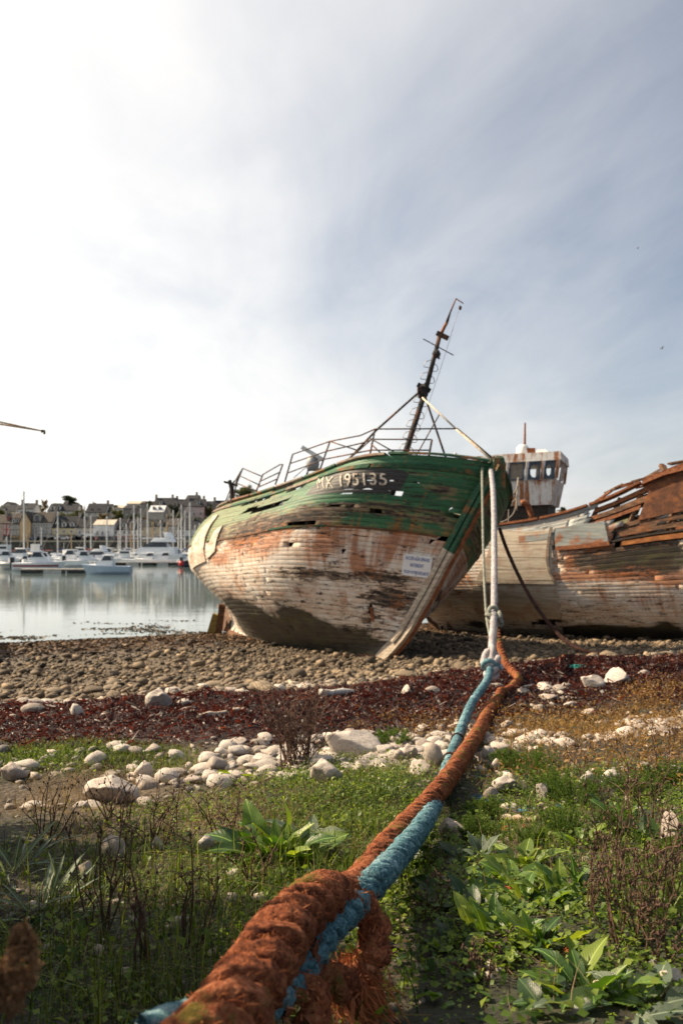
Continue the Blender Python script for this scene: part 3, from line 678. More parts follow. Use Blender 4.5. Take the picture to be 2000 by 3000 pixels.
        co = np.array([v.co for v in me.vertices]); w0, w1 = co[:, 0].min(), co[:, 0].max(); hh = co[:, 1].max()
        q4 = np.array([H.inv(*p0), H.inv(*p1), H.inv(p0[0], p0[1]-h_px), H.inv(p1[0], p1[1]-h_px)])
        f = ((co[:, 0]-w0)/(w1-w0))[:, None]; g = (co[:, 1]/hh)[:, None]
        tv = (q4[0]*(1-f)+q4[1]*f)*(1-g)+(q4[2]*(1-f)+q4[3]*f)*g; t, v = tv[:, 0], tv[:, 1]
        p = H.S(t, v, -1.0) + H.nrm(t, v, -1.0)*(off+co[:, 2:3]*2) - np.array(H.org)
        me.vertices.foreach_set('co', p.astype(np.float32).ravel()); me.materials.clear(); me.materials.append(m); me.update()
        return link(name, me, root)
    tn_ = NT('chipped_cream_lettering'); v_ = tn_.tc(); nz = tn_.noise(v_, 9, 6, .7)
    M_num = tn_.done(tn_.ramp(nz, [(.36, (.03, .03, .03)), (.42, (.36, .28, .2)), (.5, (.62, .56, .47))]), .8)
    lettering('MX', (934, 1434), (978, 1431), 33, M_num, spacing=1.12, thin=-.012)
    lettering('195135', (998, 1425), (1134, 1421), 34, M_num, spacing=1.06)
    # mast, with its rungs and crosstrees
    mb = MB(); A = P(1181, 1345, 22.6); Bm = P(1247, 1140, 22.6); Cm = P(1287, 985, 22.6); D = P(1308, 945, 22.6); E_ = P(1335, 875, 22.6)
    foot = A + (A-Bm).normalized()*1.3
    mb.tube([foot, A, Bm], [.085, .085, .075], 8); mb.build('mast', M_iron, root, True)
    MB().tube([Bm, Cm], [.07, .06], 8).build('mast', M_iron, root, True)
    MB().tube([Cm, D], [.05, .045], 8).build('mast', M_rust, root, True)
    MB().tube([D, P(1318, 915, 22.6), E_], [.045, .026, .018], 6).build('mast', M_rustpipe, root, True)
    dv_ = (Bm-A).normalized(); sx = dv_.cross(Vector((0, 1, 0))).normalized()
    MB().beam(E_, P(1356, 889, 22.5), .03).build('masthead_arm', M_iron, root)
    mb = MB(); mb.lathe(P(1347, 896, 22.5), [(.02, -.12), (.05, -.06), (.03, 0)], 8).build('pulley', M_iron, root)
    MB().beam(P(1278, 975, 22.6), P(1313, 992, 22.6), .12, .10, up=(0, 1, 0)).build('crosstree', M_iron, root)
    MB().tube([P(1239, 993, 22.6), P(1328, 1041, 22.6)], .016, 5).build('aerial_spar', M_rustpipe, root)
    MB().lathe(P(1277, 1038, 22.6), [(.07, -.1), (.12, -.02), (.12, .05), (.06, .12)], 8, dv_).build('mast_band', M_iron, root)
    MB().beam(P(1279, 1035, 22.55), P(1286, 1052, 22.55), .05).build('mast_cleat', M_iron, root)
    mb = MB(); mb.beam(P(1222, 1126, 22.6), P(1260, 1146, 22.6), .12, .10, up=(0, 1, 0)).build('crosstree', M_iron, root)
    mb = MB(); mb.lathe(P(1240, 1146, 22.6), [(.10, -.22), (.16, -.1), (.14, .05), (.18, .1), (.08, .2)], 8, dv_).box(P(1228, 1141, 22.5), (.12, .12, .12)).box(P(1248, 1130, 22.5), (.1, .1, .16)).build('mast_band', M_iron, root)
    for cx, cy_ in ((1260, 1072), (1246, 1107), (1221, 1175), (1208, 1211), (1195, 1246), (1181, 1280), (1168, 1315), (1155, 1345)):
        for sd in (-1, 1):                                   # bent wire footholds, either side in turn
            f = (1345-cy_)/(1345-985); c = P(1181+(1287-1181)*f, cy_ + (10 if sd > 0 else 0), 22.6)
            w = Vector((sd*.20, 0, sd*-.02)); lo = c-dv_*.02; hi = c+dv_*.20
            MB().tube([hi, hi*.35+c*.65+w*.8+Vector((0, 0, .04)), c+w+Vector((0, 0, .0)), c+w*.85-dv_*.05, lo-dv_*.03], .011, 4).build('foothold', M_wire, root)
    # stays
    def pipe(name, pts, r, m=M_rustpipe, n=6): return MB().tube([P(*q) for q in pts], r, n).build(name, m, root, True)
    pipe('stay', [(1230, 1146, 22.5), (1100, 1262, 21.9), (1022, 1345, 21.6)], .032)
    pipe('stay', [(1243, 1155, 22.5), (1252, 1185, 22.4), (1312, 1362, 21.4)], .030)
    pipe('stay', [(1236, 1165, 22.4), (1287, 1212, 21.9), (1335, 1256, 21.4)], .026, M_cream)
    pipe('stay', [(1335, 1256, 21.4), (1390, 1304, 20.7), (1440, 1346, 20.1)], .036, M_cream)
    pipe('stay', [(1338, 1255, 21.35), (1400, 1307, 20.6), (1441, 1342, 20.05)], .026, M_iron)
    pipe('stay', [(1287, 1213, 21.9), (1213, 1345, 21.6)], .018)
    pipe('halyard', [(1347, 897, 22.5), (1330, 950, 22.5), (1312, 1010, 22.5), (1285, 1095, 22.5), (1262, 1160, 22.5), (1240, 1230, 22.4), (1205, 1300, 22.3), (1192, 1345, 22.3)], .006, M_wire, 4)
    # rails on the foredeck and round the stern, standing on the starboard sheer
    T = np.linspace(0, 1, 300); SH = H.S(T, 1.0, -1.0); SP = proj(SH)
    def dep(px): return float(SH[np.argmin(np.abs(SP[:, 0]-px)), 1])
    def rail(name, pts, r=.021, n=5, m=M_rustpipe):
        return MB().tube([P(x, y, dep(b)+.12) for x, y, b in pts], r, n).build(name, m, root, True)
    # (px, py, px of the sheer it stands over)
    for q in ([(834, 1412, 836), (857, 1331, 836)], [(937, 1376, 940), (966, 1293, 940)], [(1080, 1347, 1085), (1098, 1257, 1085)], [(1252, 1356, 1240), (1264, 1288, 1240)],
              [(748, 1446, 750), (770, 1390, 750)], [(806, 1420, 808), (828, 1361, 808)], [(682, 1478, 690), (694, 1405, 690)], [(690, 1425, 690), (711, 1372, 690)]):
        rail('rail_post', q, .028 if q[0][0] > 1240 else .025)
    for q in ([(857, 1331, 836), (966, 1293, 940), (1055, 1276, 1040), (1098, 1257, 1085), (1336, 1256, 1260)],
              [(850, 1358, 836), (957, 1322, 940), (1060, 1298, 1040), (1092, 1287, 1085), (1264, 1288, 1240)],
              [(842, 1386, 836), (948, 1346, 940), (1085, 1319, 1085), (1256, 1319, 1240)],
              [(770, 1390, 750), (820, 1361, 800), (828, 1361, 808)], [(762, 1410, 750), (818, 1384, 808)], [(755, 1428, 750), (812, 1403, 808)],
              [(711, 1372, 690), (768, 1396, 750)], [(703, 1394, 690), (762, 1422, 750)], [(694, 1416, 690), (756, 1440, 750)],
              [(652, 1496, 660), (676, 1430, 680), (711, 1372, 690)], [(650, 1510, 660), (672, 1455, 680), (700, 1394, 690)], [(660, 1470, 665), (686, 1408, 690)]):
        rail('rail', q, .019)
    for q in ([(966, 1293, 940), (1042, 1318, 1020)], [(1022, 1345, 1020), (1090, 1285, 1085)], [(1083, 1284, 1085), (1192, 1346, 1180)], [(1086, 1300, 1085), (1133, 1345, 1120)]):
        rail('rail_brace', q, .019)
    # black bitts at the stern, splintered
    mb = MB(); c = P(683, 1478, dep(690)+.25)
    mb.tube([c-Vector((0, 0, .2)), c+Vector((-.05, 0, .55)), c+Vector((-.12, 0, .8))], [.085, .08, .06], 7).beam(c+Vector((-.3, 0, .75)), c+Vector((.15, 0, .62)), .07).build('bitt', M_iron, root)
    for q in ((618, 1522, 662, 1475), (640, 1530, 668, 1490)):
        MB().beam(P(q[0]+16, q[1], 29.5), P(q[2], q[3], 29.5), .07).build('broken_timber', M_brown, root)
    # radar
    rd = MB().beam(P(884, 1310, 25.6), P(946, 1347, 25.6), .14, .12).build('radar_scanner', M_white, root)
    MB().lathe(P(916, 1350, 25.8), [(.18, -.32), (.22, -.1), (.2, .05), (.12, .16)], 10).build('radar_pedestal', M_grey, root, True)
    mb = MB(); mb.tube([P(896, 1395, 25.8), P(912, 1356, 25.8)], .03, 5).tube([P(938, 1378, 25.8), P(912, 1362, 25.8)], .03, 5).tube([P(860, 1400, 25.7), P(912, 1356, 25.8)], .012, 4).build('radar_bracket', M_rustpipe, root)
    # stem head: splintered green posts where the mooring ropes are made fast
    top = Vector(H.S(0.0, 1.0, 0.0))
    mb = MB(); mb.loft([[top + Vector((dx*w, dy*w, z)) + Vector(H.up)*0 for dx, dy in ((-.14, -.14), (.14, -.12), (.13, .14), (-.12, .13))] for z, w in ((-.6, 1.0), (0, 1), (.14, .85), (.2, .4))]).build('stem_head', M_greenw, root)
    for (ax, ay, bx, by, w) in ((1396, 1400, 1402, 1338, .16), (1404, 1360, 1416, 1348, .2), (1425, 1420, 1440, 1345, .15), (1436, 1380, 1446, 1336, .1), (1415, 1395, 1425, 1350, .12)):
        MB().beam(P(ax, ay, 19.75), P(bx, by, 19.7), w, w*.8, w2=w*.55).build('bow_timber', [M_brown, M_greenw][ax % 2], root)
    for (ax, ay, bx, by, w, th) in ((1180, 1346, 1260, 1353, .16, .05), (1262, 1351, 1300, 1359, .14, .05), (1300, 1357, 1400, 1362, .18, .06), (1000, 1352, 1080, 1347, .2, .05), (1085, 1344, 1190, 1345, .2, .06)):
        mb = MB(); mb.beam(P(ax, ay+6, dep(min(ax, 1250))+.35), P(bx, by+6, dep(min(bx, 1260))+.3), w, th).build('deck_edge_board', M_timber, root)
    # nail heads along the lower planks near the stem are left to the paint; iron chain plate and the torn seam
    a = H.at(1088, 1778, .03); b = H.at(1093, 1818, .03)
    MB().beam(a, b, .07, .03, up=H.nrm(np.array(.1), np.array(.3), -1.0)).build('chain_plate', M_rust, root)
    return root
wreck = build_wreck()

def build_sign():
    H = H1; c = H.at(1221, 1657, .045); t, v = H.inv(1221, 1657)
    n = Vector(H.nrm(np.array(t), np.array(v), -1.0)); a = Vector(H.S(t-.01, v, -1.0)-H.S(t+.01, v, -1.0)).normalized(); a = (a-n*a.dot(n)).normalized(); u = n.cross(a); u = u if u.z > 0 else -u
    a = u.cross(n)
    # turn it square to the horizon as it was screwed on
    w = 82/F*c.y/max(.3, abs(a.x)); h = 63/F*c.y/max(.3, abs(u.z))
    root = empty('warning_sign', c, 'white notice board with blue lettering forbidding access to the wrecks, screwed to the hull', 'sign')
    mw = plain((.74, .74, .74), .45, .05, 3, name='sign_white'); mblue = plain((.02, .10, .33), .5, .05, 3, name='sign_blue')
    M = Matrix((a, u, n)).transposed()
    MB().box(c, (w, h, .02), M).build('board', mw, root)
    for i in (-1, 0, 1):
        for j in (-1, 1): MB().lathe(c+a*(i*w*.45)+u*(j*h*.44)+n*.008, [(.014, 0), (.010, .008)], 6, n).build('screw', M_rust, root)
    for txt, yo, sz, wid in (('ACC\u00c8S AUX \u00c9PAVES', .25, .15, .86), ('INTERDIT', -.06, .16, .48), ('POUR VOTRE S\u00c9CURIT\u00c9', -.38, .135, .87)):
        cu = bpy.data.curves.new('line', 'FONT'); cu.body = txt; cu.size = 1; cu.align_x = 'CENTER'; cu.shear = .25; cu.offset = .018; cu.extrude = .001
        tmp = bpy.data.objects.new('line', cu); COL.objects.link(tmp); dg = bpy.context.evaluated_depsgraph_get()
        me = bpy.data.meshes.new_from_object(tmp.evaluated_get(dg)); bpy.data.objects.remove(tmp)
        co = np.array([q.co for q in me.vertices]); k = wid*w/(co[:, 0].max()-co[:, 0].min()); ky = sz*h/.72
        p = (co[:, :1]-(co[:, 0].max()+co[:, 0].min())/2)*k*np.array(a) + (co[:, 1:2]*ky+yo*h)*np.array(u) + np.array(n)*(.0135+co[:, 2:3])
        me.vertices.foreach_set('co', p.astype(np.float32).ravel()); me.materials.clear(); me.materials.append(mblue); me.update()
        link('lettering', me, root)
build_sign()
# ---------------------------------------------------------------- second wreck, its bow out of the frame
H2 = Hull(flat=3.72, org=(14.9, 22.7, 0.42), yaw=-32, heel=5, pitch=-2.2, rocker=.18, te=(.46, .20), pb=(1.5, 1.3),
    stem_v=[0, .12, .3, .55, .8, 1], stem_x=[-.55, .1, .6, 1.15, 1.7, 2.3],
    st_v=[0, .2, .4, .6, .8, 1], st_x=[-13.4, -13.7, -14.8, -15.6, -15.6, -15.4],
    B_v=[0, .06, .15, .28, .45, .65, .85, 1], B_b=[.12, .9, 1.75, 2.4, 2.75, 2.85, 2.8, 2.7],
    sh_t=[0, .2, .33, .42, .5, .58, .68, .8, 1], sh_z=[6.3, 5.75, 5.35, 4.95, 4.35, 3.95, 3.72, 3.66, 3.8])
H2.grid()
def build_second():
    H = H2
    root = empty('wrecked_fishing_boat', H.org, 'rust stained white fishing boat wreck with a broken open bow, behind the green trawler', 'shipwreck')
    wl = [(1720, 1640, 110, 30, .9, 0), (1850, 1660, 120, 40, 1.1, 0), (1930, 1600, 90, 40, 1.2, 0), (1500, 1640, 100, 70, .5, 0), (1560, 1800, 90, 40, .4, 0), (1700, 1790, 80, 40, .3, 0),
          (1720, 1590, 80, 40, 1.0, 1), (1780, 1570, 40, 40, .6, 1), (1680, 1690, 120, 16, 1.0, 1), (1860, 1690, 120, 14, 1.1, 1), (1480, 1700, 60, 14, .7, 1), (1900, 1760, 80, 40, .5, 1), (1660, 1650, 30, 60, .6, 1), (1760, 1740, 30, 40, .5, 1),
          (1360, 1700, 40, 50, .6, 1), (1960, 1700, 60, 30, .8, 1), (1800, 1650, 120, 50, .5, 1), (1920, 1640, 100, 40, .7, 1), (1860, 1630, 170, 60, 1.3, 0), (1720, 1640, 110, 40, .6, 0), (1960, 1680, 100, 40, .5, 1),
          (1750, 1850, 130, 26, 1.3, 2), (1900, 1860, 140, 24, 1.2, 2), (1640, 1862, 60, 18, .8, 2), (1500, 1868, 100, 14, .7, 2), (1400, 1830, 60, 20, .6, 2), (1880, 1630, 150, 34, .95, 2), (1960, 1650, 80, 50, .9, 2), (1780, 1660, 60, 20, .5, 2), (1950, 1830, 60, 30, .6, 2)]
    wear = H.blobs(wl)
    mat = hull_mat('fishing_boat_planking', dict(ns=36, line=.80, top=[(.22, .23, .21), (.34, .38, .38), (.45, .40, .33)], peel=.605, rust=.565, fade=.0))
    vb = .60                                                        # forward of the break only frames are left above this
    brk = H.inv(1785, 1600)[0]
    def skip(side, t, v):
        return t < brk and v > .70
    edges = []
    brk2 = H.inv(1700, 1540)[0]; holes = [(0.0, brk, .70, 1.01), (0.0, brk2, .865, 1.01)]
    for px, py, hw, hh in ((1600, 1819, 40, 3), (1590, 1830, 46, 3), (1640, 1575, 2, 28)):
        t, v = H.inv(px, py); dt = abs(H.inv(px-hw, py)[0]-H.inv(px+hw, py)[0])/2; dv = abs(H.inv(px, py-hh)[1]-H.inv(px, py+hh)[1])/2
        holes.append((t-dt, t+dt, v-max(dv, .013), v+max(dv, .013)))
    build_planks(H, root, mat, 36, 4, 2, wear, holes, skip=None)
    for side in (-1.0, 1.0):
        for k, t in enumerate(np.linspace(.03, .97, 26)):
            if t < brk: vt = .97 if k % 3 else .88
            else: vt = .985
            V = np.linspace(.02, vt, 12); Pn = H.S(t, V, side) - H.nrm(np.full(12, t), V, side)*.15
            MB().tube(Pn, [.08]*12, 4).build('frame', M_brown if t < brk else M_inside, root)
    T = np.linspace(.03, .97, 24); a = H.S(T, .74, -1.0); b = H.S(T, .74, 1.0); mb = MB(); u = Vector(H.up)*.06
    for i in range(23): mb.hexa([Vector(a[i])-u, Vector(b[i])-u, Vector(b[i+1])-u, Vector(a[i+1])-u, Vector(a[i]), Vector(b[i]), Vector(b[i+1]), Vector(a[i+1])])
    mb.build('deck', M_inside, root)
    pt = np.array(H.port); up = np.array(H.up); fw = np.array(H.fwd)
    V = np.linspace(0, 1, 14); cs = H.S(0, V, 0.0)
    MB().loft([[Vector(p-pt*.15-fw*.2), Vector(p-pt*.1+fw*.2), Vector(p+pt*.1+fw*.2), Vector(p+pt*.15-fw*.2)] for p in cs]).build('stem', M_timber, root)
    T = np.linspace(0, .985, 16); k = H.S(T, 0.0, 0.0)
    MB().loft([[Vector(q-pt*.13+up*.12), Vector(q-pt*.12-up*.22), Vector(q+pt*.12-up*.22), Vector(q+pt*.13+up*.12)] for q in k]).build('keel', M_brown, root)
    V = np.linspace(0, .42, 8); q = H.S(1.0, V, 0.0)
    MB().loft([[Vector(p-pt*.11+fw*.25), Vector(p-pt*.10-fw*.12), Vector(p+pt*.10-fw*.12), Vector(p+pt*.11+fw*.25)] for p in q]).build('sternpost', M_brown, root)
    # cap rail, red with rust, climbing to the bow
    for side in (-1.0, 1.0):
        ed = np.linspace(.36 if side < 0 else .03, .97, 8)
        for i in range(7):
            T = np.linspace(ed[i]+.002, ed[i+1]-.002, 7); p = H.S(T, 1.0, side); n = H.nrm(T, np.full(7, .985), side)
            MB().loft([[Vector(p[j]-n[j]*.16), Vector(p[j]+n[j]*.09), Vector(p[j]+n[j]*.09+up*.07), Vector(p[j]-n[j]*.16+up*.075)] for j in range(7)]).build('rail_cap', M_rust if i < 5 else M_brown, root)
    def strip(name, t0, t1, v0, v1, m, off=.03, th=.04, n=9, wob=0.0, lab=None, side=-1.0):
        T = np.linspace(t0, t1, n); N = H.nrm(T, np.full(n, (v0+v1)/2), side); lo = H.S(T, v0, side); hi = H.S(T, v1, side)
        lo = lo + np.array(H.up)*(np.array([random.uniform(-1, 1) for _ in T])*wob)[:, None]
        ob = MB().loft([[Vector(lo[j]+N[j]*(off-th)), Vector(lo[j]+N[j]*off), Vector(hi[j]+N[j]*off), Vector(hi[j]+N[j]*(off-th))] for j in range(n)]).build(name, m, root)
        if lab: ob['label'] = lab
        return ob
    # what is left of the bow: iron plate under the rail, odd boards, an orange beam shelf
    strip('bow_plate', .12, brk-.035, .815, .985, wood_mat('rusted_bow_plate', (.02, .008, .004), (.085, .028, .010), (.20, .075, .025), (3, 3, 3), 1.2, .5), -.02, .02, wob=.02)
    strip('bow_plate', .0, .115, .80, .985, M_rust, -.02, .02, wob=.02)
    strip('beam_shelf', .02, brk-.02, .70, .722, wood_mat('orange_rusted_shelf', (.12, .04, .012), (.33, .12, .03), (.5, .22, .06), (3, 3, 8), 1, .3), .05, .12)
    for t0, t1, v0, dv in ((.30, brk-.01, .755, .018), (.05, .30, .80, .03), (.10, .36, .74, .02), (brk-.05, brk-.005, .80, .02), (brk-.07, brk-.005, .765, .022), (.02, .2, .76, .03), (.2, brk-.04, .785, .02), (.0, .25, .735, .018), (brk-.09, brk2, .90, .03), (brk-.06, brk2-.01, .95, .025), (brk-.03, brk2-.005, .87, .02)):
        strip('loose_board', t0, t1, v0, v0+dv, random.choice([M_brown, M_brown, M_rust]), -.06, .05, 5, .02)
    for j in range(9):                                # inner planking behind the open frames, gappy
        a_ = .01; 
        lim = brk-.015 if j < 5 else brk2
        while a_ < lim-.02:
            b_ = min(a_+random.uniform(.08, .22), lim)
            if random.random() < .9: strip('inner_plank', a_, b_, .69+j*.033, .69+j*.033+.029, random.choice([M_inside, M_inside, M_brown]), -.26, .04, 5)
            a_ = b_+.006
    # broken deck edge and rail of the forecastle
    strip('forecastle_rail', .02, brk-.02,   .985, 1.005, M_rust, .10, .28, 14, .03, 'splintered rusty rail edge of the broken forecastle')
    tp = [(1790, 1437, 1850, 1416, 26, .16, .05), (1800, 1430, 1905, 1395, 25.6, .3, .05), (1850, 1412, 1935, 1388, 25.3, .22, .06), (1845, 1420, 1960, 1408, 25.0, .14, .05), (1880, 1405, 1950, 1365, 25.8, .09, .07), (1935, 1362, 1965, 1402, 25.2, .16, .1),
          (1860, 1430, 2010, 1398, 24.8, .16, .06), (1940, 1385, 2020, 1352, 25.4, .3, .08), (1950, 1378, 2030, 1372, 25.1, .25, .06), (1880, 1424, 1960, 1432, 24.8, .1, .05), (1985, 1420, 1992, 1372, 24.6, .12, .06), (1965, 1432, 1970, 1408, 24.7, .2, .06),
          (1925, 1400, 2020, 1384, 25.6, .2, .05), (1820, 1424, 1900, 1418, 25.3, .12, .05), (1770, 1446, 1822, 1418, 26.2, .08, .08), (1960, 1360, 2030, 1345, 25.5, .4, .06), (1745, 1468, 1790, 1438, 26.2, .10, .06), (1880, 1437, 2020, 1420, 24.4, .1, .06)]
    for i, (ax, ay, bx, by, d, w, h) in enumerate(tp):
        MB().beam(P(ax, ay, d), P(bx, by, d-.5), w, h, w2=w*random.uniform(.6, 1)).build('broken_timber', [M_brown, M_rust, M_brown, M_rust, M_timber][i % 5], root)
    # boards nailed over the side
    def panel(name, quad, m, off, lab=None, n=6):
        ts = np.array([H.inv(*q) for q in quad]); f = np.linspace(0, 1, n)
        A = np.array([[(ts[0]*(1-a)+ts[1]*a)*(1-g)+(ts[3]*(1-a)+ts[2]*a)*g for g in f] for a in f])
        o = H.S(A[..., 0], A[..., 1], -1.0); nn = H.nrm(A[..., 0], A[..., 1], -1.0)
        vs = [Vector(p) for p in (o+nn*off).reshape(-1, 3)] + [Vector(p) for p in (o+nn*(off-.035)).reshape(-1, 3)]; fs = []; N2 = n*n
        for i in range(n-1):
            for j in range(n-1):
                a = i*n+j; fs += [(a, a+1, a+n+1, a+n), (a+N2, a+n+N2, a+n+1+N2, a+1+N2)]
            for a, b in ((i*n, (i+1)*n), ((i+1)*n+n-1, i*n+n-1), (i+1, i), ((n-1)*n+i, (n-1)*n+i+1)): fs.append((a, b, b+N2, a+N2))
        ob = MB().add(vs, fs).build(name, m, root)
        if lab: ob['label'] = lab
    mgrey = wood_mat('silvered_plywood', (.22, .18, .13), (.42, .36, .28), (.55, .49, .40), (1.2, 1.2, 22), 1.0, .35)
    y = [1556, 1596, 1634, 1668, 1700]
    for i in range(4): panel('patch_board', [(1440-i*14, y[i+1]-1), (1621, y[i+1]-1), (1616, y[i]), (1452-i*14, y[i])], mgrey, .05+.004*(i % 2))
    panel('patch_batten', [(1622, 1706), (1629, 1706), (1620, 1546), (1612, 1546)], M_timber, .09)
    panel('patch_batten', [(1390, 1706), (1626, 1711), (1626, 1703), (1392, 1699)], M_pale, .08)
    y = [1714, 1748, 1782, 1812]
    for i in range(3): panel('patch_board', [(1386+i*10, y[i+1]-1), (1636+i*4, y[i+1]-1), (1631+i*4, y[i]), (1388, y[i])], mgrey, .05+.004*(i % 2))
    panel('bilge_board', [(1470, 1862), (1648, 1868), (1646, 1838), (1455, 1836)], mgrey, .05)
    mblue = wood_mat('pale_blue_boards', (.12, .10, .08), (.22, .25, .25), (.34, .33, .27), (1.2, 1.2, 14), 1.0, .9)
    for i, (a, b) in enumerate(((1548, 1572), (1573, 1598))): panel('bulwark_board', [(1628, b+ (8 if i else 8)), (1776+i*6, b-8), (1770+i*5, a-22), (1624, a)], mblue, .045+.005*i)
    panel('bulwark_board', [(1628, 1614), (1786, 1598), (1783, 1586), (1627, 1602)], M_rust, .07)
    panel('bulwark_board', [(1520, 1590), (1610, 1580), (1610, 1562), (1520, 1572)], mblue, .06)
    # davit and hatch on deck, heavy hawse timber at the stern
    mb = MB(); mb.tube([P(1560, 1542, 26.8), P(1556, 1510, 26.8), P(1545, 1480, 26.8), P(1532, 1472, 26.8), P(1526, 1474, 26.8)], [.12, .10, .10, .11, .10], 8); mb.build('davit', M_rust, root, True)
    MB().lathe(P(1547, 1545, 26.6), [(.25, -.1), (.3, 0), (.22, .05), (.22, .1)], 10).build('winch_base', M_rust, root, True)
    # wheelhouse
    wh = MB
    base_d = 28.6; cw = P(1518, 1535, base_d)
    fx = Vector((.93, -.36, .02)).normalized(); fy = Vector((.36, .93, 0)).normalized(); tz = Vector((.06, 0, 1)).normalized()
    def Wp(a, b, c): return cw + fx*a + fy*b + tz*(c*.96)
    def ring(x0, x1, y0, y1, z): return [Wp(x0, y0, z), Wp(x1, y0, z), Wp(x1, y1, z), Wp(x0, y1, z)]
    mwh = hull_like_white()
    MB().hexa(ring(-1.3, 1.0, 0, 2.4, -.6)+ring(-1.3, 1.0, 0, 2.4, .72)).build('wheelhouse_base', M_inside, root)
    MB().hexa(ring(-1.75, 1.10, -.1, 2.6, .68)+ring(-1.75, 1.24, -.16, 2.6, 1.62)).build('wheelhouse_wall', mwh, root)
    # the row of windows, posts between real openings
    z0, z1 = 1.62, 2.30
    xs = [-1.75, -1.2, -.5, .18, .74, 1.24]
    MB().hexa(ring(-1.78, 1.38, -.28, 2.7, 2.30)+ring(-1.75, 1.34, -.24, 2.6, 2.62)).build('wheelhouse_roof', mwh, root)
    for i, x in enumerate(xs):
        MB().beam(Wp(x, -.17, z0), Wp(x+.04, -.24, z1), .12, .10).build('window_post', mwh, root)
        MB().beam(Wp(x, 2.55, z0), Wp(x+.03, 2.6, z1), .12, .10).build('window_post', mwh, root)
    MB().beam(Wp(1.24, 1.2, z0), Wp(1.32, 1.2, z1), .10, .12).build('window_post', mwh, root)
    MB().beam(Wp(-1.75, 1.2, z0), Wp(-1.75, 1.2, z1), .10, .12).build('window_post', mwh, root)
    mfr = plain((.06, .085, .11), .7, .25, 8, name='faded_blue_frame'); mgl = NT('dirty_window'); mg = mgl.done((.10, .10, .095), .15); mbrd = plain((.22, .19, .15), .8, .2, 6, name='boarded_window')
    for i in range(5):
        a, b = xs[i]+.06, xs[i+1]-.06
        fr = MB(); yy = -.20
        for q in (((a, z0+.03), (b, z0+.03)), ((a, z1-.03), (b, z1-.03)), ((a+.03, z0), (a+.03, z1)), ((b-.03, z0), (b-.03, z1))):
            fr.beam(Wp(q[0][0], yy-.03*(q[0][1] > 2), q[0][1]), Wp(q[1][0], yy-.03*(q[1][1] > 2), q[1][1]), .07, .05)
        f = fr.build('window', mfr, root)
        if i in (0, 1, 2):
            MB().hexa([Wp(a, yy+.02, z0), Wp(b, yy+.02, z0), Wp(b, yy+.04, z0), Wp(a, yy+.04, z0), Wp(a, yy-.02, z1), Wp(b, yy-.02, z1), Wp(b, yy, z1), Wp(a, yy, z1)]).build('pane', mg if i != 2 else mbrd, f, org=root.location)
        elif i in (3, 4):              # boarded, with a rounded opening cut out
            n = 14; cx, cz_ = (a+b)/2 + (.02 if i == 3 else -.02), (z0+z1)/2-.02; rx, rz = ((b-a)*.36, .24) if i == 3 else ((b-a)*.22, .20)
            mb = MB(); vi = []; vo = []
            for k in range(n):
                an = 2*math.pi*k/n; sx, sz = math.cos(an), math.sin(an); s_ = max(abs(sx), abs(sz))
                vi.append((cx+rx*sx, cz_+rz*sz)); vo.append(((a+b)/2+(b-a)/2*sx/s_, (z0+z1)/2+(z1-z0)/2*sz/s_))
            vs = [Wp(p[0], yy+o-.03*(p[1] > 2), p[1]) for o in (.0, .03) for p in vi+vo]; N2 = 2*n; fs = []
            for k in range(n):
                k2 = (k+1) % n; fs += [(k, k2, n+k2, n+k), (N2+k, N2+n+k, N2+n+k2, N2+k2), (k, N2+k, N2+k2, k2), (n+k, n+k2, N2+n+k2, N2+n+k)]
            mb.add(vs, fs).build('shutter_board', mfr, f, org=root.location)
    MB().lathe(Wp(-.15, 1.0, 2.6), [(.22, 0), (.25, .12), (.22, .38), (.12, .48)], 12).build('searchlight', M_white, root, True)
    mb = MB(); mb.box(Wp(.12, 1.0, 2.78), (.32, .2, .32)).tube([Wp(-.1, 1.0, 3.0), Wp(-.14, 1.0, 3.95)], [.05, .03], 6).build('roof_mast', M_rust, root)
    MB().hexa(ring(-1.2, -.2, .6, 1.8, 2.62)+ring(-1.1, -.2, .6, 1.8, 2.74)).build('roof_hatch', M_white, root)
    MB().hexa([Wp(.3, .6, 2.62), Wp(.9, .6, 2.62), Wp(.9, 1.6, 2.62), Wp(.3, 1.6, 2.62), Wp(.4, .7, 2.84), Wp(.7, .7, 2.84), Wp(.7, 1.5, 2.84), Wp(.4, 1.5, 2.84)]).build('roof_vent', M_white, root)
    # slack ropes looped from the wheelhouse to the rail
    def line(pts, r, m, name='slack_rope'): return MB().tube([tuple(p) for p in catmull([P(*q) for q in pts], 24)], r, 5).build(name, m, root, True)
    mrope = plain((.30, .27, .22), .9, .2, 30, name='weathered_line')
    line([(1518, 1400, 27.4), (1508, 1440, 27.2), (1480, 1460, 27), (1465, 1462, 27)], .022, mrope)
    line([(1516, 1400, 27.4), (1510, 1460, 27.2), (1485, 1480, 27), (1462, 1490, 27)], .022, mrope)
    line([(1514, 1440, 27.3), (1505, 1500, 27.2), (1480, 1525, 27), (1466, 1530, 27)], .022, mrope)
    line([(1517, 1405, 27.3), (1512, 1495, 27.2)], .022, mrope)
    line([(1490, 1450, 26.4), (1488, 1540, 26.0), (1492, 1620, 25.7), (1490, 1700, 25.5)], .014, mrope)
    line([(1490, 1540, 26), (1496, 1560, 26), (1498, 1575, 26), (1492, 1580, 26)], .014, mrope)
    return root
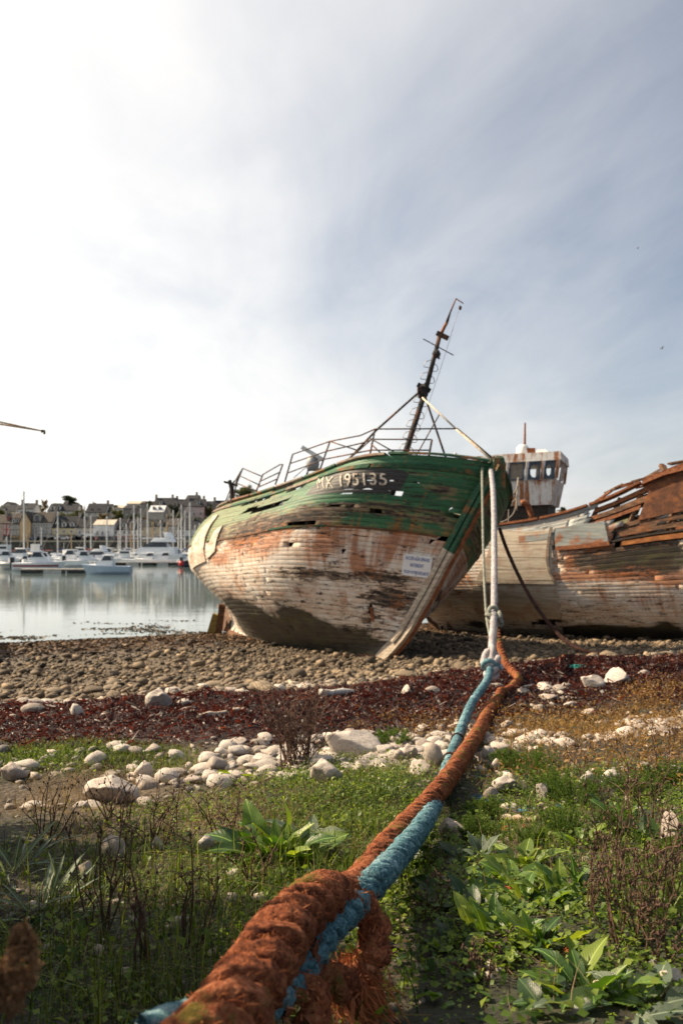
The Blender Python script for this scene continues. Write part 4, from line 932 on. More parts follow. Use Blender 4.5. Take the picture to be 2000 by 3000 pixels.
def hull_like_white():
    t = NT('rust_run_white_steel'); v = t.tc(); a = t.noise(v, 1.4, 6, .6); s = t.noise(t.mapv(v, (6, 6, .8)), 1, 5, .6); f = t.noise(v, 9, 5, .65)
    col = t.ramp(f, [(.3, (.55, .53, .49)), (.7, (.72, .71, .68))])
    m = t.m('ADD', t.m('MULTIPLY', s, .6), t.m('MULTIPLY', a, .45))
    col = t.mix(t.step(m, .545, 10), col, t.ramp(f, [(.3, (.12, .035, .012)), (.6, (.36, .14, .04))]))
    t.bump(f, .3, .01); return t.done(col, .55)
second = build_second()

# ---------------------------------------------------------------- third wreck, out of the frame except for its boom
def build_third():
    c = Vector((-14.5, 19.5, float(gz(-14.5, 19.5))))
    root = empty('derelict_smack', c, 'thin cargo boom of a derelict vessel reaching in over the harbour from the edge', 'shipwreck')
    H = Hull(org=tuple(c+Vector((2.0, -3, 0))), yaw=-75, heel=-8, pitch=0, rocker=.1, te=(.46, .20), pb=(1.5, 1.3), stem_v=[0, .3, .6, 1], stem_x=[-.5, .5, 1.1, 1.9],
        st_v=[0, .3, .6, 1], st_x=[-9, -9.5, -10.2, -10], B_v=[0, .1, .3, .6, 1], B_b=[.1, .9, 1.8, 2.2, 2.1], sh_t=[0, .3, .6, 1], sh_z=[4.2, 3.6, 3.3, 3.5])
    wear = lambda t, v: np.zeros(t.shape+(3,))
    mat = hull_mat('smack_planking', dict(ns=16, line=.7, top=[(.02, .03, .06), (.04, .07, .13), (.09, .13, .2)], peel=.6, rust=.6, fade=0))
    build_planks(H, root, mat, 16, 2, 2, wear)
    T = np.linspace(.03, .97, 14); a = H.S(T, .8, -1.0); b = H.S(T, .8, 1.0); mb = MB(); u = Vector(H.up)*.06
    for i in range(13): mb.hexa([Vector(a[i])-u, Vector(b[i])-u, Vector(b[i+1])-u, Vector(a[i+1])-u, Vector(a[i]), Vector(b[i]), Vector(b[i+1]), Vector(a[i+1])])
    mb.build('deck', M_inside, root)
    V = np.linspace(0, 1, 8); cs = H.S(0, V, 0.0); pt = np.array(H.port); fw = np.array(H.fwd)
    MB().loft([[Vector(p-pt*.15-fw*.2), Vector(p-pt*.1+fw*.2), Vector(p+pt*.1+fw*.2), Vector(p+pt*.15-fw*.2)] for p in cs]).build('stem', M_timber, root)
    m0 = Vector(H.loc(-5, 0, 2.8)); m1 = Vector(H.loc(-5, 0, 11))
    MB().tube([m0, m1], [.14, .09], 8).build('mast', M_timber, root)
    tip = P(131, 1264, 24); tip2 = P(122, 1262, 24)
    e = P(0, 1236, 22.8); e2 = P(0, 1242.5, 22.9)
    MB().tube([e+(e-tip2)*.9, e, tip2], [.03, .026, .022], 6).build('boom', M_cream, root)
    MB().tube([e2+(e2-tip2)*.9, e2, tip2], [.03, .026, .022], 6).build('boom', M_cream, root)
    MB().tube([m1, e+(e-tip2)*.9], .02, 5).build('topping_lift', M_wire, root)
    mb = MB(); mb.box(P(127, 1263, 24), (.1, .08, .07)).tube([tip, P(131, 1272, 24)], .035, 5).tube([P(125, 1264, 24), P(122, 1268, 24)], .02, 4).build('boom_end_fitting', M_greenw, root)
build_third()
# ---------------------------------------------------------------- the harbour front across the water
ORD = ['first', 'second', 'third', 'fourth', 'fifth', 'sixth', 'seventh', 'eighth', 'ninth', 'tenth', 'eleventh', 'twelfth', 'thirteenth', 'fourteenth', 'fifteenth', 'sixteenth', 'seventeenth', 'eighteenth', 'nineteenth', 'twentieth',
       'twenty-first', 'twenty-second', 'twenty-third', 'twenty-fourth', 'twenty-fifth', 'twenty-sixth', 'twenty-seventh', 'twenty-eighth', 'twenty-ninth', 'thirtieth']
M_slate = plain((.030, .032, .038), .8, .25, 1.2, spec=.15, name='slate_roof')
M_slate2 = plain((.075, .066, .06), .85, .25, 1.2, spec=.15, name='lichened_slate_roof')
M_tan = plain((.46, .40, .32), .7, .2, 1.0, name='pale_tiled_roof')
M_glass = plain((.05, .06, .07), .08, .1, 1, name='window_glass')
M_frame = plain((.62, .61, .58), .6, .05, 2, name='window_frame')
def wallm(c): return plain(c, .85, .14, .8, name='rendered_wall')
def rect(mb, x0, x1, z0, z1, y, th=.12, mi=0):
    return mb.hexa([(x0, y, z0), (x1, y, z0), (x1, y+th, z0), (x0, y+th, z0), (x0, y, z1), (x1, y, z1), (x1, y+th, z1), (x0, y+th, z1)], mi)
_win_cache = {}
def window(parent, x, z, w, h, y):
    """one window: frame with a recessed pane; alike windows share their mesh"""
    k = (round(w, 1), round(h, 1))
    if k not in _win_cache:
        w_, h_ = k; mb = MB(); t = .12
        for a, b, c, d in ((-w_/2, w_/2, -h_/2, -h_/2+t), (-w_/2, w_/2, h_/2-t, h_/2), (-w_/2, -w_/2+t, -h_/2+t, h_/2-t), (w_/2-t, w_/2, -h_/2+t, h_/2-t), (-.04, .04, -h_/2+t, h_/2-t)): rect(mb, a, b, c, d, -.10, .16)
        rect(mb, -w_/2+t, w_/2-t, -h_/2+t, h_/2-t, -.03, .05, 1)
        me = bpy.data.meshes.new('window'); me.from_pydata(mb.v, [], mb.f); me.materials.append(M_frame); me.materials.append(M_glass); me.polygons.foreach_set('material_index', mb.m); me.update()
        _win_cache[k] = me
    o = link('window', _win_cache[k], parent); o.location = Vector((x, y, z))-Vector(parent.location); return o
def house(px0, px1, pyb, pye, pyr, d, label, wall=(.5, .46, .4), roof=None, depth=8.0, rows=(), dormers=(), chim=(), shop=None, gable=False, hip=0.0, name='house', below=0.0):
    x0, x1 = (px0-1000)/F*d, (px1-1000)/F*d; z = lambda py: CZ+(1600-py)/F*d
    zb, ze, zr = z(pyb), z(pye), z(pyr); xm = (x0+x1)/2; y0, y1 = d, d+depth; roof = roof or M_slate
    root = empty(name, (xm, d, zb), label, 'house')
    mb = MB(); mb.hexa([(x0, y0, zb-below), (x1, y0, zb-below), (x1, y1, zb-below), (x0, y1, zb-below), (x0, y0, ze), (x1, y0, ze), (x1, y1, ze), (x0, y1, ze)])
    ym = (y0+y1)/2
    if gable: mb.add([(x0, y0, ze), (x1, y0, ze), (xm, y0, zr-.1), (x0, y1, ze), (x1, y1, ze), (xm, y1, zr-.1)], [(0, 1, 2), (5, 4, 3), (0, 2, 5, 3), (2, 1, 4, 5)])
    else: mb.add([(x0, y0, ze), (x0, y1, ze), (x0, ym, zr-.15), (x1, y0, ze), (x1, y1, ze), (x1, ym, zr-.15)], [(0, 1, 2), (5, 4, 3), (0, 2, 5, 3), (2, 1, 4, 5)])
    mb.build('wall', wallm(wall), root)
    o = .25; th = .22; rf = MB()
    if gable:
        for s_, xe in ((-1, x0), (1, x1)):
            rf.hexa([(xe+s_*o, y0-o, ze-.15), (xm, y0-o, zr), (xm, y1+o, zr), (xe+s_*o, y1+o, ze-.15), (xe+s_*o, y0-o, ze-.15+th), (xm, y0-o, zr+th), (xm, y1+o, zr+th), (xe+s_*o, y1+o, ze-.15+th)])
    else:
        hp_ = hip*(x1-x0)
        for s_, ye in ((-1, y0), (1, y1)):
            rf.hexa([(x0-.1, ye+s_*o, ze-.15), (x1+.1, ye+s_*o, ze-.15), (x1+.1-hp_, ym, zr), (x0-.1+hp_, ym, zr), (x0-.1, ye+s_*o, ze-.15+th), (x1+.1, ye+s_*o, ze-.15+th), (x1+.1-hp_, ym, zr+th), (x0-.1+hp_, ym, zr+th)])
    ro = rf.build('roof', roof, root)
    for c in chim:                                   # fraction along the roof
        cx = x0+(x1-x0)*c; h_ = .09*(x1-x0)
        MB().box((cx, ym, zr+.5), (max(.7, min(1.1, h_)), 1.0, 1.9)).build('chimney', wallm((.36, .30, .25)), root)
    for (n, pt_, pb_, wpx) in rows:                  # n windows between pixel rows, each wpx wide; n may be a list of fractions
        fr = n if isinstance(n, (list, tuple)) else [(i+.5)/n for i in range(n)]
        for f in fr: window(root, x0+(x1-x0)*f, (z(pt_)+z(pb_))/2, wpx/F*d, (z(pt_)-z(pb_)), y0-.02)
    for (f, ptop, pbot, wpx, kind) in dormers:
        cx = x0+(x1-x0)*f; w = wpx/F*d; zt, zb2 = z(ptop), z(pbot); yf = y0+ (0.1 if pbot >= pye-2 else depth*.12)
        dm = MB(); dm.hexa([(cx-w/2, yf, zb2), (cx+w/2, yf, zb2), (cx+w/2, ym, zb2), (cx-w/2, ym, zb2), (cx-w/2, yf, zt-w*.3), (cx+w/2, yf, zt-w*.3), (cx+w/2, ym, zt-w*.3), (cx-w/2, ym, zt-w*.3)])
        dm.add([(cx-w/2, yf, zt-w*.3), (cx+w/2, yf, zt-w*.3), (cx, yf, zt), (cx-w/2, ym, zt-w*.3), (cx+w/2, ym, zt-w*.3), (cx, ym, zt)], [(0, 1, 2), (5, 4, 3)])
        do = dm.build('dormer', wallm((.66, .64, .60) if kind == 'w' else wall), root); do['_o'] = tuple(root.location)
        dr = MB()
        for s_ in (-1, 1): dr.hexa([(cx+s_*(w/2+.1), yf-.15, zt-w*.3-.1), (cx, yf-.15, zt), (cx, ym, zt), (cx+s_*(w/2+.1), ym, zt-w*.3-.1), (cx+s_*(w/2+.1), yf-.15, zt-w*.3+.05), (cx, yf-.15, zt+.15), (cx, ym, zt+.15), (cx+s_*(w/2+.1), ym, zt-w*.3+.05)])
        dr.build('dormer_roof', roof, do)
        wm = MB(); rect(wm, cx-w*.28, cx+w*.28, zb2+.2, zt-w*.35, yf-.06, .05); wm.build('pane', M_glass, do)
    if shop:
        c, ptop = shop; sm = MB(); rect(sm, x0+.1, x1-.1, zb, z(ptop), y0-.35, .33); so = sm.build('shopfront', plain(c, .5, .1, 2, name='shopfront_paint'), root); so['_o'] = tuple(root.location)
        n = max(2, int((x1-x0)/2.2))
        for i in range(n):
            a = x0+.3+(x1-x0-.6)*i/n; b = x0+.3+(x1-x0-.6)*(i+.82)/n; g = MB(); rect(g, a, b, zb+.3, z(ptop)-.5, y0-.42, .06); g.build('shop_window', M_glass, so)
    return root
GREYW = (.27, .25, .23); STONE = (.30, .27, .235)
# quayside row, left to right
Q = 252
house(-40, 10, 1584, 1533, 1508, Q, 'pinkish cut-off house at the edge of the quayside row', (.42, .33, .28), M_slate2, rows=[(2, 1541, 1552, 7), (2, 1560, 1571, 7)], chim=(.9,))
house(10, 31, 1584, 1534, 1505, Q, 'narrow red fronted house on the quay', (.40, .085, .075), M_slate2, rows=[(2, 1537, 1549, 6), (2, 1553, 1565, 6)], dormers=[(.5, 1512, 1530, 8, 's')], shop=((.07, .05, .05), 1568))
house(31, 59, 1584, 1535, 1504, Q, 'grey stone house beside the red fronted house', GREYW, M_slate2, rows=[(3, 1538, 1549, 6), (3, 1556, 1566, 6)], dormers=[(.35, 1518, 1534, 8, 'w'), (.75, 1518, 1534, 8, 'w')], chim=(.95,), shop=((.30, .20, .07), 1570))
house(59, 90, 1584, 1530, 1500, Q-1, 'sandy house with blank gable end lit by the sun', (.52, .36, .20), M_slate2, gable=True, depth=9)
house(92, 153, 1584, 1530, 1502, Q, 'two storey stone house with a broad gable dormer in its roof', STONE, M_slate2, rows=[(4, 1533, 1545, 7), (4, 1550, 1563, 7)], dormers=[(.28, 1503, 1529, 22, 's')], chim=(.98,), shop=((.24, .22, .2), 1572))
house(154, 222, 1584, 1546, 1512, Q, 'yellow house with slate roof and three white dormers', (.52, .44, .27), M_slate, rows=[([.17, .5, .83], 1553, 1561, 9)], dormers=[(.16, 1527, 1543, 11, 'w'), (.5, 1528, 1544, 12, 'w'), (.85, 1528, 1544, 12, 'w')], shop=((.03, .03, .035), 1567))
house(222, 274, 1584, 1546, 1513, Q, 'low beige house with plain dark roof next to the yellow house', (.45, .41, .36), M_slate, rows=[([.25, .75], 1554, 1567, 7)], shop=((.05, .045, .04), 1570), chim=(.02,))
house(274, 334, 1584, 1538, 1523, Q-1, 'white house with pale tiled roof and three dark doors', (.66, .66, .67), M_tan, rows=[([.2, .45, .7], 1555, 1569, 7)], shop=((.05, .045, .05), 1571))
house(334, 372, 1584, 1552, 1520, Q, 'white house with red shopfront and steep dark roof', (.60, .60, .60), M_slate, rows=[(3, 1554, 1566, 8)], shop=((.16, .03, .035), 1570), dormers=[(.75, 1530, 1548, 10, 's')])
house(372, 418, 1584, 1552, 1522, Q, 'white house with crimson awning and pale gable', (.58, .58, .58), M_slate, rows=[(3, 1554, 1566, 8)], shop=((.19, .03, .04), 1569), dormers=[(.35, 1526, 1550, 14, 's')])
house(418, 490, 1584, 1543, 1522, Q, 'tall ochre house with two rows of windows', (.46, .38, .25), M_slate, rows=[([.2, .5, .8], 1546, 1556, 8), ([.2, .5, .8], 1562, 1572, 8)], shop=((.08, .075, .07), 1575), dormers=[(.3, 1524, 1542, 10, 's'), (.7, 1524, 1542, 10, 's')])
house(490, 526, 1584, 1540, 1520, Q, 'grey rubble stone house between ochre and white houses', GREYW, M_slate2, rows=[(2, 1546, 1556, 7), (2, 1562, 1572, 7)])
house(526, 592, 1584, 1551, 1522, Q, 'white house with dark teal shopfront', (.58, .60, .62), M_slate, rows=[([.18, .5, .82], 1553, 1568, 8)], shop=((.02, .085, .085), 1570), chim=(.5,))
house(592, 640, 1584, 1548, 1522, Q, 'grey house partly hidden by the trawler stern', GREYW, M_slate2, rows=[(3, 1552, 1564, 7)], shop=((.05, .05, .05), 1570))
house(640, 720, 1584, 1548, 1524, Q, 'pale house behind the stern of the trawler', (.5, .48, .44), M_slate, rows=[(4, 1552, 1564, 7)])
# houses up the hill
U = 296
house(-8, 53, 1508, 1498, 1480, U, 'long low house with dark roof high on the hill at the edge', (.62, .61, .58), M_slate, rows=[(4, 1500, 1506, 6)], dormers=[(.3, 1486, 1496, 8, 'w')], below=6)
house(10, 36, 1490, 1481, 1471, U+20, 'small pale gabled house peeping over the long roof', (.5, .48, .46), M_slate2, gable=True, below=8)
house(53, 98, 1509, 1491, 1474, U-4, 'white two windowed house with chimneys on the hill', (.64, .63, .62), M_slate, rows=[([.25, .7], 1496, 1505, 9)], chim=(.04, .97), below=6)
house(140, 224, 1509, 1497, 1476, U-2, 'hill house with two tall white dormers', (.62, .61, .58), M_slate, rows=[(5, 1500, 1507, 6)], dormers=[(.17, 1479, 1496, 10, 'w'), (.38, 1479, 1496, 10, 'w')], chim=(.54,), below=6)
house(252, 309, 1512, 1501, 1475, U, 'white hill house with wide slate roof and two rooflights', (.62, .61, .58), M_slate, rows=[(3, 1503, 1509, 7)], dormers=[(.28, 1490, 1497, 6, 'w'), (.62, 1490, 1497, 6, 'w')], chim=(.98,), below=6)
house(309, 323, 1512, 1500, 1476, U+3, 'narrow dark roofed annexe of the white hill house', (.5, .48, .45), M_slate, below=6)
house(372, 412, 1502, 1476, 1468, U+8, 'pale modern house with monopitch roof on the hill', (.5, .50, .48), M_tan, rows=[([.3, .7], 1478, 1486, 9)], below=8)
house(362, 398, 1518, 1490, 1480, U-8, 'grey clad house below the modern house', (.20, .19, .18), M_slate, rows=[([.3, .7], 1506, 1512, 8)], below=6)
house(412, 446, 1516, 1475, 1468, U+4, 'tall grey blank house among hillside trees', (.26, .255, .24), M_slate2, below=8)
house(450, 512, 1500, 1482, 1458, U, 'large house on the skyline with twin chimneys', (.42, .38, .33), M_slate, chim=(.02, .8), dormers=[(.35, 1466, 1480, 7, 'w')], below=8)
house(436, 480, 1512, 1500, 1481, U-18, 'hill house whose slate roof shines white in the sun', (.34, .33, .31), plain((.60, .60, .60), .3, .08, 1, name='sunlit_roof'), dormers=[(.3, 1484, 1494, 7, 's'), (.68, 1484, 1494, 7, 's')], below=6)  # the sun's glint on the slates is painted as a near-white roof colour
house(512, 546, 1500, 1480, 1462, U+6, 'dark roofed house joined to the large pink house', (.33, .30, .27), M_slate, chim=(.03,), below=8)
house(540, 598, 1524, 1484, 1462, U-6, 'large pink rendered house with white shuttered windows', (.46, .38, .36), M_slate, rows=[([.16, .5, .84], 1500, 1511, 7), ([.16, .5, .84], 1516, 1523, 7)], chim=(.1, .9), dormers=[(.7, 1466, 1480, 8, 'w')], below=6)
house(545, 580, 1475, 1461, 1450, U+10, 'brown tower-like house topping the skyline', (.26, .21, .17), M_slate, chim=(.75,), below=12)
house(598, 622, 1490, 1480, 1468, U+6, 'small house with pale dormers beside a leafy tree', (.4, .37, .33), M_slate, dormers=[(.5, 1471, 1482, 8, 'w')], below=10)
house(622, 664, 1530, 1500, 1466, U-10, 'red walled house with tall dark roof on the hill', (.36, .13, .11), M_slate, rows=[(2, 1508, 1516, 7)], chim=(.05,), below=6)
house(336, 362, 1508, 1488, 1480, U+12, 'little white house with flat roof on the ridge', (.52, .52, .5), M_tan, below=8)
house(1640, 1668, 1540, 1504, 1494, 330, 'distant grey house seen between the two wrecks', (.28, .28, .28), M_slate2, rows=[(2, 1508, 1516, 6)], below=10)
house(1668, 1702, 1540, 1506, 1498, 334, 'distant pale house beside a rounded tree', (.36, .35, .33), M_slate2, rows=[(2, 1510, 1518, 6)], below=10)

# quay wall with coping
def build_quay():
    xa, xb = -180, 330
    root = empty('quay_wall', (0, 247, 0), 'dark stone quay wall with pale coping along the harbour front', 'wall')
    t = NT('quay_masonry'); v = t.tc(); br = t.n('ShaderNodeTexBrick'); t.L(t.mapv(v, (1, 1, 1), rot=(R(90), 0, 0)), br.inputs['Vector']); br.inputs['Scale'].default_value = .8
    for i, c in enumerate(((.055, .05, .042, 1), (.10, .09, .072, 1), (.03, .027, .024, 1))): br.inputs[i+1].default_value = c
    nn = t.noise(v, .5, 5, .6); m = t.done(t.mul(br.outputs[0], t.ramp(nn, [(.3, (.6, .6, .55)), (.7, (1, 1, 1))])), .9)
    mb = MB(); rect(mb, xa, xb, -2, 4.62, 246.5, 1.6); mb.build('masonry', m, root)
    for i in range(51): b = MB(); rect(b, xa+i*10+.03, xa+i*10+9.97, 4.62, 5.02, 246.3, 1.2); b.build('coping_stone', plain((.40, .34, .26), .85, .15, 2, name='coping_stone'), root)
build_quay()

# trees
def leaf_mat(name, dark, mid, light, trans=.35, rough=.6, scale=3.0, spec=.3):
    t = NT(name); r = t.rnd(); g = t.noise(t.tc(), scale, 4, .6)
    if True:
        geo = t.n('ShaderNodeNewGeometry'); ri = geo.outputs['Random Per Island']
        f = t.m('ADD', t.m('MULTIPLY', ri, .7), t.m('MULTIPLY', g, .3))
    col = t.ramp(f, [(.15, dark), (.5, mid), (.9, light)])
    t.done(col, rough, 0, spec)
    tr = t.n('ShaderNodeBsdfTranslucent'); t.L(t.mul(col, (1.3, 1.25, .6, 1)), tr.inputs[0]); ms = t.n('ShaderNodeMixShader'); ms.inputs[0].default_value = trans
    t.L(t.bsdf.outputs[0], ms.inputs[1]); t.L(tr.outputs[0], ms.inputs[2]); t.L(ms.outputs[0], t.out.inputs[0])
    return t.mat
def leaf_cloud(C, size, n_per, spread, flat=1.0, seed=0):
    """C (k,3) clump centres -> little leaf quads round them"""
    r = np.random.default_rng(seed); k = len(C); N = k*n_per
    c = np.repeat(C, n_per, 0) + r.normal(0, 1, (N, 3))*np.array([spread, spread, spread*flat])
    a = r.normal(0, 1, (N, 3)); a /= np.linalg.norm(a, axis=1, keepdims=True); b = np.cross(a, r.normal(0, 1, (N, 3))); b /= np.linalg.norm(b, axis=1, keepdims=True)+1e-9
    s = size*r.uniform(.6, 1.3, (N, 1)); V = np.stack([c-a*s, c+b*s*.5, c+a*s, c-b*s*.5], 1).reshape(-1, 3)
    return V, np.arange(N*4).reshape(-1, 4)
M_bark = wood_mat('tree_bark', (.03, .022, .016), (.07, .052, .038), (.13, .10, .075), (3, 3, 3), 1)
def tree(px, pyb, pyt, wpx, d, label, m, name='tree', flat=.6, layers=None, seed=1, dens=90, lean=0.0):
    x = (px-1000)/F*d; zb = float(hill_z(x, d))-.5 if d > 200 else CZ+(1600-pyb)/F*d
    zt = CZ+(1600-pyt)/F*d; w = wpx/F*d/2; zc = CZ+(1600-pyb)/F*d
    root = empty(name, (x, d, zb), label, 'tree'); r = np.random.default_rng(seed)
    C = []; mb = MB(); top = Vector((x+lean*w, d, zt-(zt-zc)*.25))
    mb.tube([(x, d, zb), (x+lean*w*.4, d, (zb*.4+zc*.6)), tuple(top)], [max(.15, w*.07), max(.12, w*.055), .06], 6)
    nb = 16
    for i in range(nb):
        f = r.uniform(.15, 1); an = r.uniform(0, 6.283); rad = w*math.sqrt(r.uniform(.2, 1))*(1-.55*(f-.4)**2 if layers is None else (1-.75*max(0, f-.35)))
        e = Vector((x+lean*w*f+math.cos(an)*rad, d+math.sin(an)*rad*.8, zc+(zt-zc)*f*.94)); s_ = Vector((x+lean*w*f*.5, d, zc+(zt-zc)*f*.55-(.3*(zt-zc)*.3)))
        s_.z = max(s_.z, zb+.5); mb.tube([s_, (s_+e)/2+Vector((0, 0, .2)), e], [.10, .07, .03], 4)
        for g in np.linspace(.45, 1.1, 5): C.append(tuple(s_.lerp(e, g)+Vector(r.normal(0, w*.07, 3))))
    mb.build('trunk', M_bark, root)
    C = np.array(C); V, Fq = leaf_cloud(C, max(.16, w*.055), dens, w*.11, flat, seed)
    link('crown', np_mesh('crown', V-np.array(root.location), Fq, m), root)
M_cyp = leaf_mat('cypress_foliage', (.010, .022, .010), (.022, .040, .016), (.045, .065, .022), .2)
M_bush = leaf_mat('scrub_foliage', (.03, .045, .012), (.07, .085, .022), (.13, .13, .04), .3)
M_gold = leaf_mat('golden_foliage', (.13, .085, .015), (.26, .17, .03), (.36, .26, .06), .3)
M_sere = leaf_mat('autumn_twigs', (.07, .05, .03), (.15, .11, .065), (.24, .18, .10), .3)
tree(205, 1496, 1444, 70, 318, 'wide spreading dark cypress tree on the skyline', M_cyp, 'cypress_tree', .35, True, 3, 130)
tree(134, 1495, 1463, 26, 312, 'thin bare branched tree beside the hill house', M_sere, 'tree', .9, None, 4, 30)
tree(715, 1460, 1424, 56, 300, 'round leafy tree seen through the trawler stern rail', M_bush, 'tree', .8, None, 5, 90)
tree(461, 1522, 1499, 34, 280, 'golden leaved bush above the quayside roofs', M_gold, 'bush', .8, None, 6, 110)
tree(612, 1515, 1480, 24, 292, 'green tree beside the red walled hill house', M_bush, 'tree', .9, None, 7, 90)
tree(510, 1512, 1474, 28, 296, 'dark green tree by the large skyline house', M_cyp, 'tree', .9, None, 8, 90)
tree(440, 1492, 1468, 24, 300, 'dark shrubby tree behind the tall grey house', M_cyp, 'tree', .9, None, 9, 80)
tree(232, 1516, 1494, 28, 290, 'green shrub on the terrace beside the hill house', M_bush, 'shrub', .8, None, 10, 80)
tree(118, 1510, 1484, 40, 300, 'yellowish scrubby bush on the terrace below the bare tree', M_sere, 'bush', .7, None, 11, 90)
tree(345, 1520, 1492, 40, 296, 'sprawling hillside bush by the little white house', M_bush, 'bush', .7, None, 12, 80)
tree(300, 1526, 1506, 34, 285, 'low bush over the roofs below the white hill house', M_sere, 'bush', .6, None, 13, 80)
tree(525, 1528, 1506, 30, 284, 'clipped green bush in front of the pink house', M_bush, 'bush', .6, None, 14, 80)
tree(1706, 1510, 1490, 40, 326, 'rounded green tree seen over the second wreck', M_bush, 'tree', .7, None, 15, 80)
tree(1648, 1500, 1486, 18, 330, 'small tree under the wheelhouse edge', M_cyp, 'tree', .7, None, 16, 60)
tree(90, 1526, 1503, 22, 286, 'dark shrub between the sandy gable and stone house', M_cyp, 'shrub', .8, None, 17, 60)
tree(275, 1499, 1470, 18, 330, 'feathery tree top behind the wide slate roof', M_sere, 'tree', .9, None, 18, 40)

for k_, (px_, pb_, pt_, w_, d_, lb_) in enumerate(((12, 1512, 1494, 40, 290, 'scrubby bush above the quayside roofs at the edge'), (108, 1500, 1478, 30, 306, 'dull green bush on the skyline by the white hill house'), (240, 1508, 1486, 26, 300, 'olive bush between two hill houses'), (335, 1500, 1478, 34, 310, 'dark bush behind the little white house'),
        (392, 1528, 1508, 44, 284, 'long hedge-like bush under the grey clad house'), (425, 1530, 1510, 30, 286, 'dark bush under the tall grey house'), (490, 1530, 1512, 40, 284, 'bushy terrace planting by the golden bush'), (575, 1534, 1518, 60, 282, 'low bush along the pink house terrace'), (160, 1524, 1508, 50, 286, 'terrace bush over the yellow house roof'), (200, 1520, 1504, 50, 288, 'terrace bush under the two dormer house'), (640, 1540, 1520, 40, 282, 'bush above the roofs beside the trawler stern'))):
    tree(px_, pb_, pt_, w_, d_, lb_, [M_bush, M_cyp, M_sere][k_ % 3], 'bush', .7, None, 30+k_, 60)
# rocks under the distant houses between the wrecks
# cars along the quay
def car(px, d, label, col, L=4.2, van=False, face=0):
    x = (px-1000)/F*d; z = 5.06; root = empty('parked_car', (x, d, z), label, 'car', 'cars parked on the quay')
    h = 1.45 if not van else 2.2; pts = [(-L/2, .35), (-L/2, .8), (-L*.32, .95), (-L*.2, h), (L*.22, h), (L*.40, .95), (L/2, .85), (L/2, .35)]
    if van: pts = [(-L/2, .35), (-L/2, 1.1), (-L*.42, 1.25), (-L*.30, h), (L*.48, h), (L/2, 2.0), (L/2, 1.0), (L/2, .35)]
    b = MB(); b.loft([[Vector((x+p, yy, z+q)) for p, q in pts] for yy in (d-.85, d+.85)])
    m = plain(col, .25, .03, 1, name='car_paint'); b.build('body', m, root)
    g = MB(); a = [(-L*.28, 1.0), (-L*.19, h-.12), (L*.2, h-.12), (L*.34, 1.0)] if not van else [(-L*.40, 1.3), (-L*.29, h-.25), (-L*.12, h-.25), (-L*.12, 1.3)]
    g.loft([[Vector((x+p, yy, z+q)) for p, q in a] for yy in (d-.88, d-.80)]); g.build('window', M_glass, root)
    for sx in (-.3, .3):
        MB().lathe((x+sx*L, d-.86, z+.33), [(.33, 0), (.33, .2)], 10, (0, 1, 0)).build('wheel', plain((.015, .015, .015), .8, .1, 3, name='tyre'), root)
WHT = (.66, .66, .66); SIL = (.42, .43, .45)
for i, (px, c, van) in enumerate(((127, (.36, .37, .37), 0), (144, WHT, 0), (163, WHT, 0), (187, SIL, 0), (222, (.12, .13, .14), 0), (233, (.5, .5, .5), 0), (256, (.62, .64, .66), 1), (268, (.42, .13, .12), 0), (400, SIL, 0), (422, WHT, 0), (458, WHT, 0), (476, (.5, .5, .5), 0), (497, WHT, 0), (520, (.6, .6, .6), 0), (105, (.03, .05, .10), 0))):
    nm = 'van' if van else 'car'; cn = {WHT: 'white', SIL: 'silver'}.get(c, 'pale grey' if c[0] > .3 and abs(c[0]-c[2]) < .05 else ('red' if c[0] > c[2]*2 else 'dark'))
    car(px, 249.3, f'{cn} {nm} parked on the quay, ' + ('by the stone house' if px < 154 else 'before the yellow house' if px < 225 else 'before the beige house' if px < 275 else 'before the white houses' if px < 415 else 'before the ochre house' if px < 492 else 'before the teal shopfront') + f', {ORD[sorted((127,144,163,187,222,233,256,268,400,422,458,476,497,520,105)).index(px)]} vehicle from the left', c, 4.0 if not van else 5.2, van)
# ---------------------------------------------------------------- marina
M_gel = plain((.74, .75, .76), .3, .05, 1.5, name='white_gelcoat'); M_navy = plain((.02, .035, .08), .35, .1, 2, name='navy_hull'); M_hred = plain((.22, .03, .03), .35, .1, 2, name='dark_red_hull')
M_bluehull = plain((.30, .38, .48), .35, .08, 2, name='pale_blue_hull'); M_cream2 = plain((.58, .54, .46), .5, .08, 2, name='cream_superstructure')
M_alu = plain((.68, .67, .65), .35, .08, 3, metal=.0, name='anodised_mast'); M_woodmast = plain((.42, .27, .12), .5, .1, 3, name='varnished_mast')
M_blk = plain((.012, .012, .014), .5, .1, 3, name='black_rubber'); M_tint = plain((.03, .04, .05), .08, .1, 1, name='tinted_screen'); M_antif = plain((.015, .02, .035), .6, .1, 2, name='antifouling')
def boat_hull(root, c, rot, L, B, Hh, m, m2=M_antif, sheer=.25, transom=.85):
    """bow along +x of rot"""
    st = np.linspace(0, 1, 9); secs = []; secs2 = []
    for f in st:
        b = B/2*(transom+(1-transom)*min(1, f*3))*(1-max(0, (f-.45)/.55)**2.2); b = max(b, .02); zt = Hh*(1+sheer*f*f)
        x = (f-.5)*L; xr = x + (.10*L*max(0, f-.6)/.4)
        pts = [(xr, -b, zt), (x, -b*.92, Hh*.35), (x-.02*L*(f > .8), -b*.62, -.05), (x-.04*L*(f > .8), 0, -.22), (x-.02*L*(f > .8), b*.62, -.05), (x, b*.92, Hh*.35), (xr, b, zt), (xr, b*.5, zt+.04), (xr, -b*.5, zt+.04)]
        secs.append([c+rot @ Vector(p) for p in pts])
    mb = MB(); n = 9
    mb.loft(secs); return mb.build('hull', m, root, False)
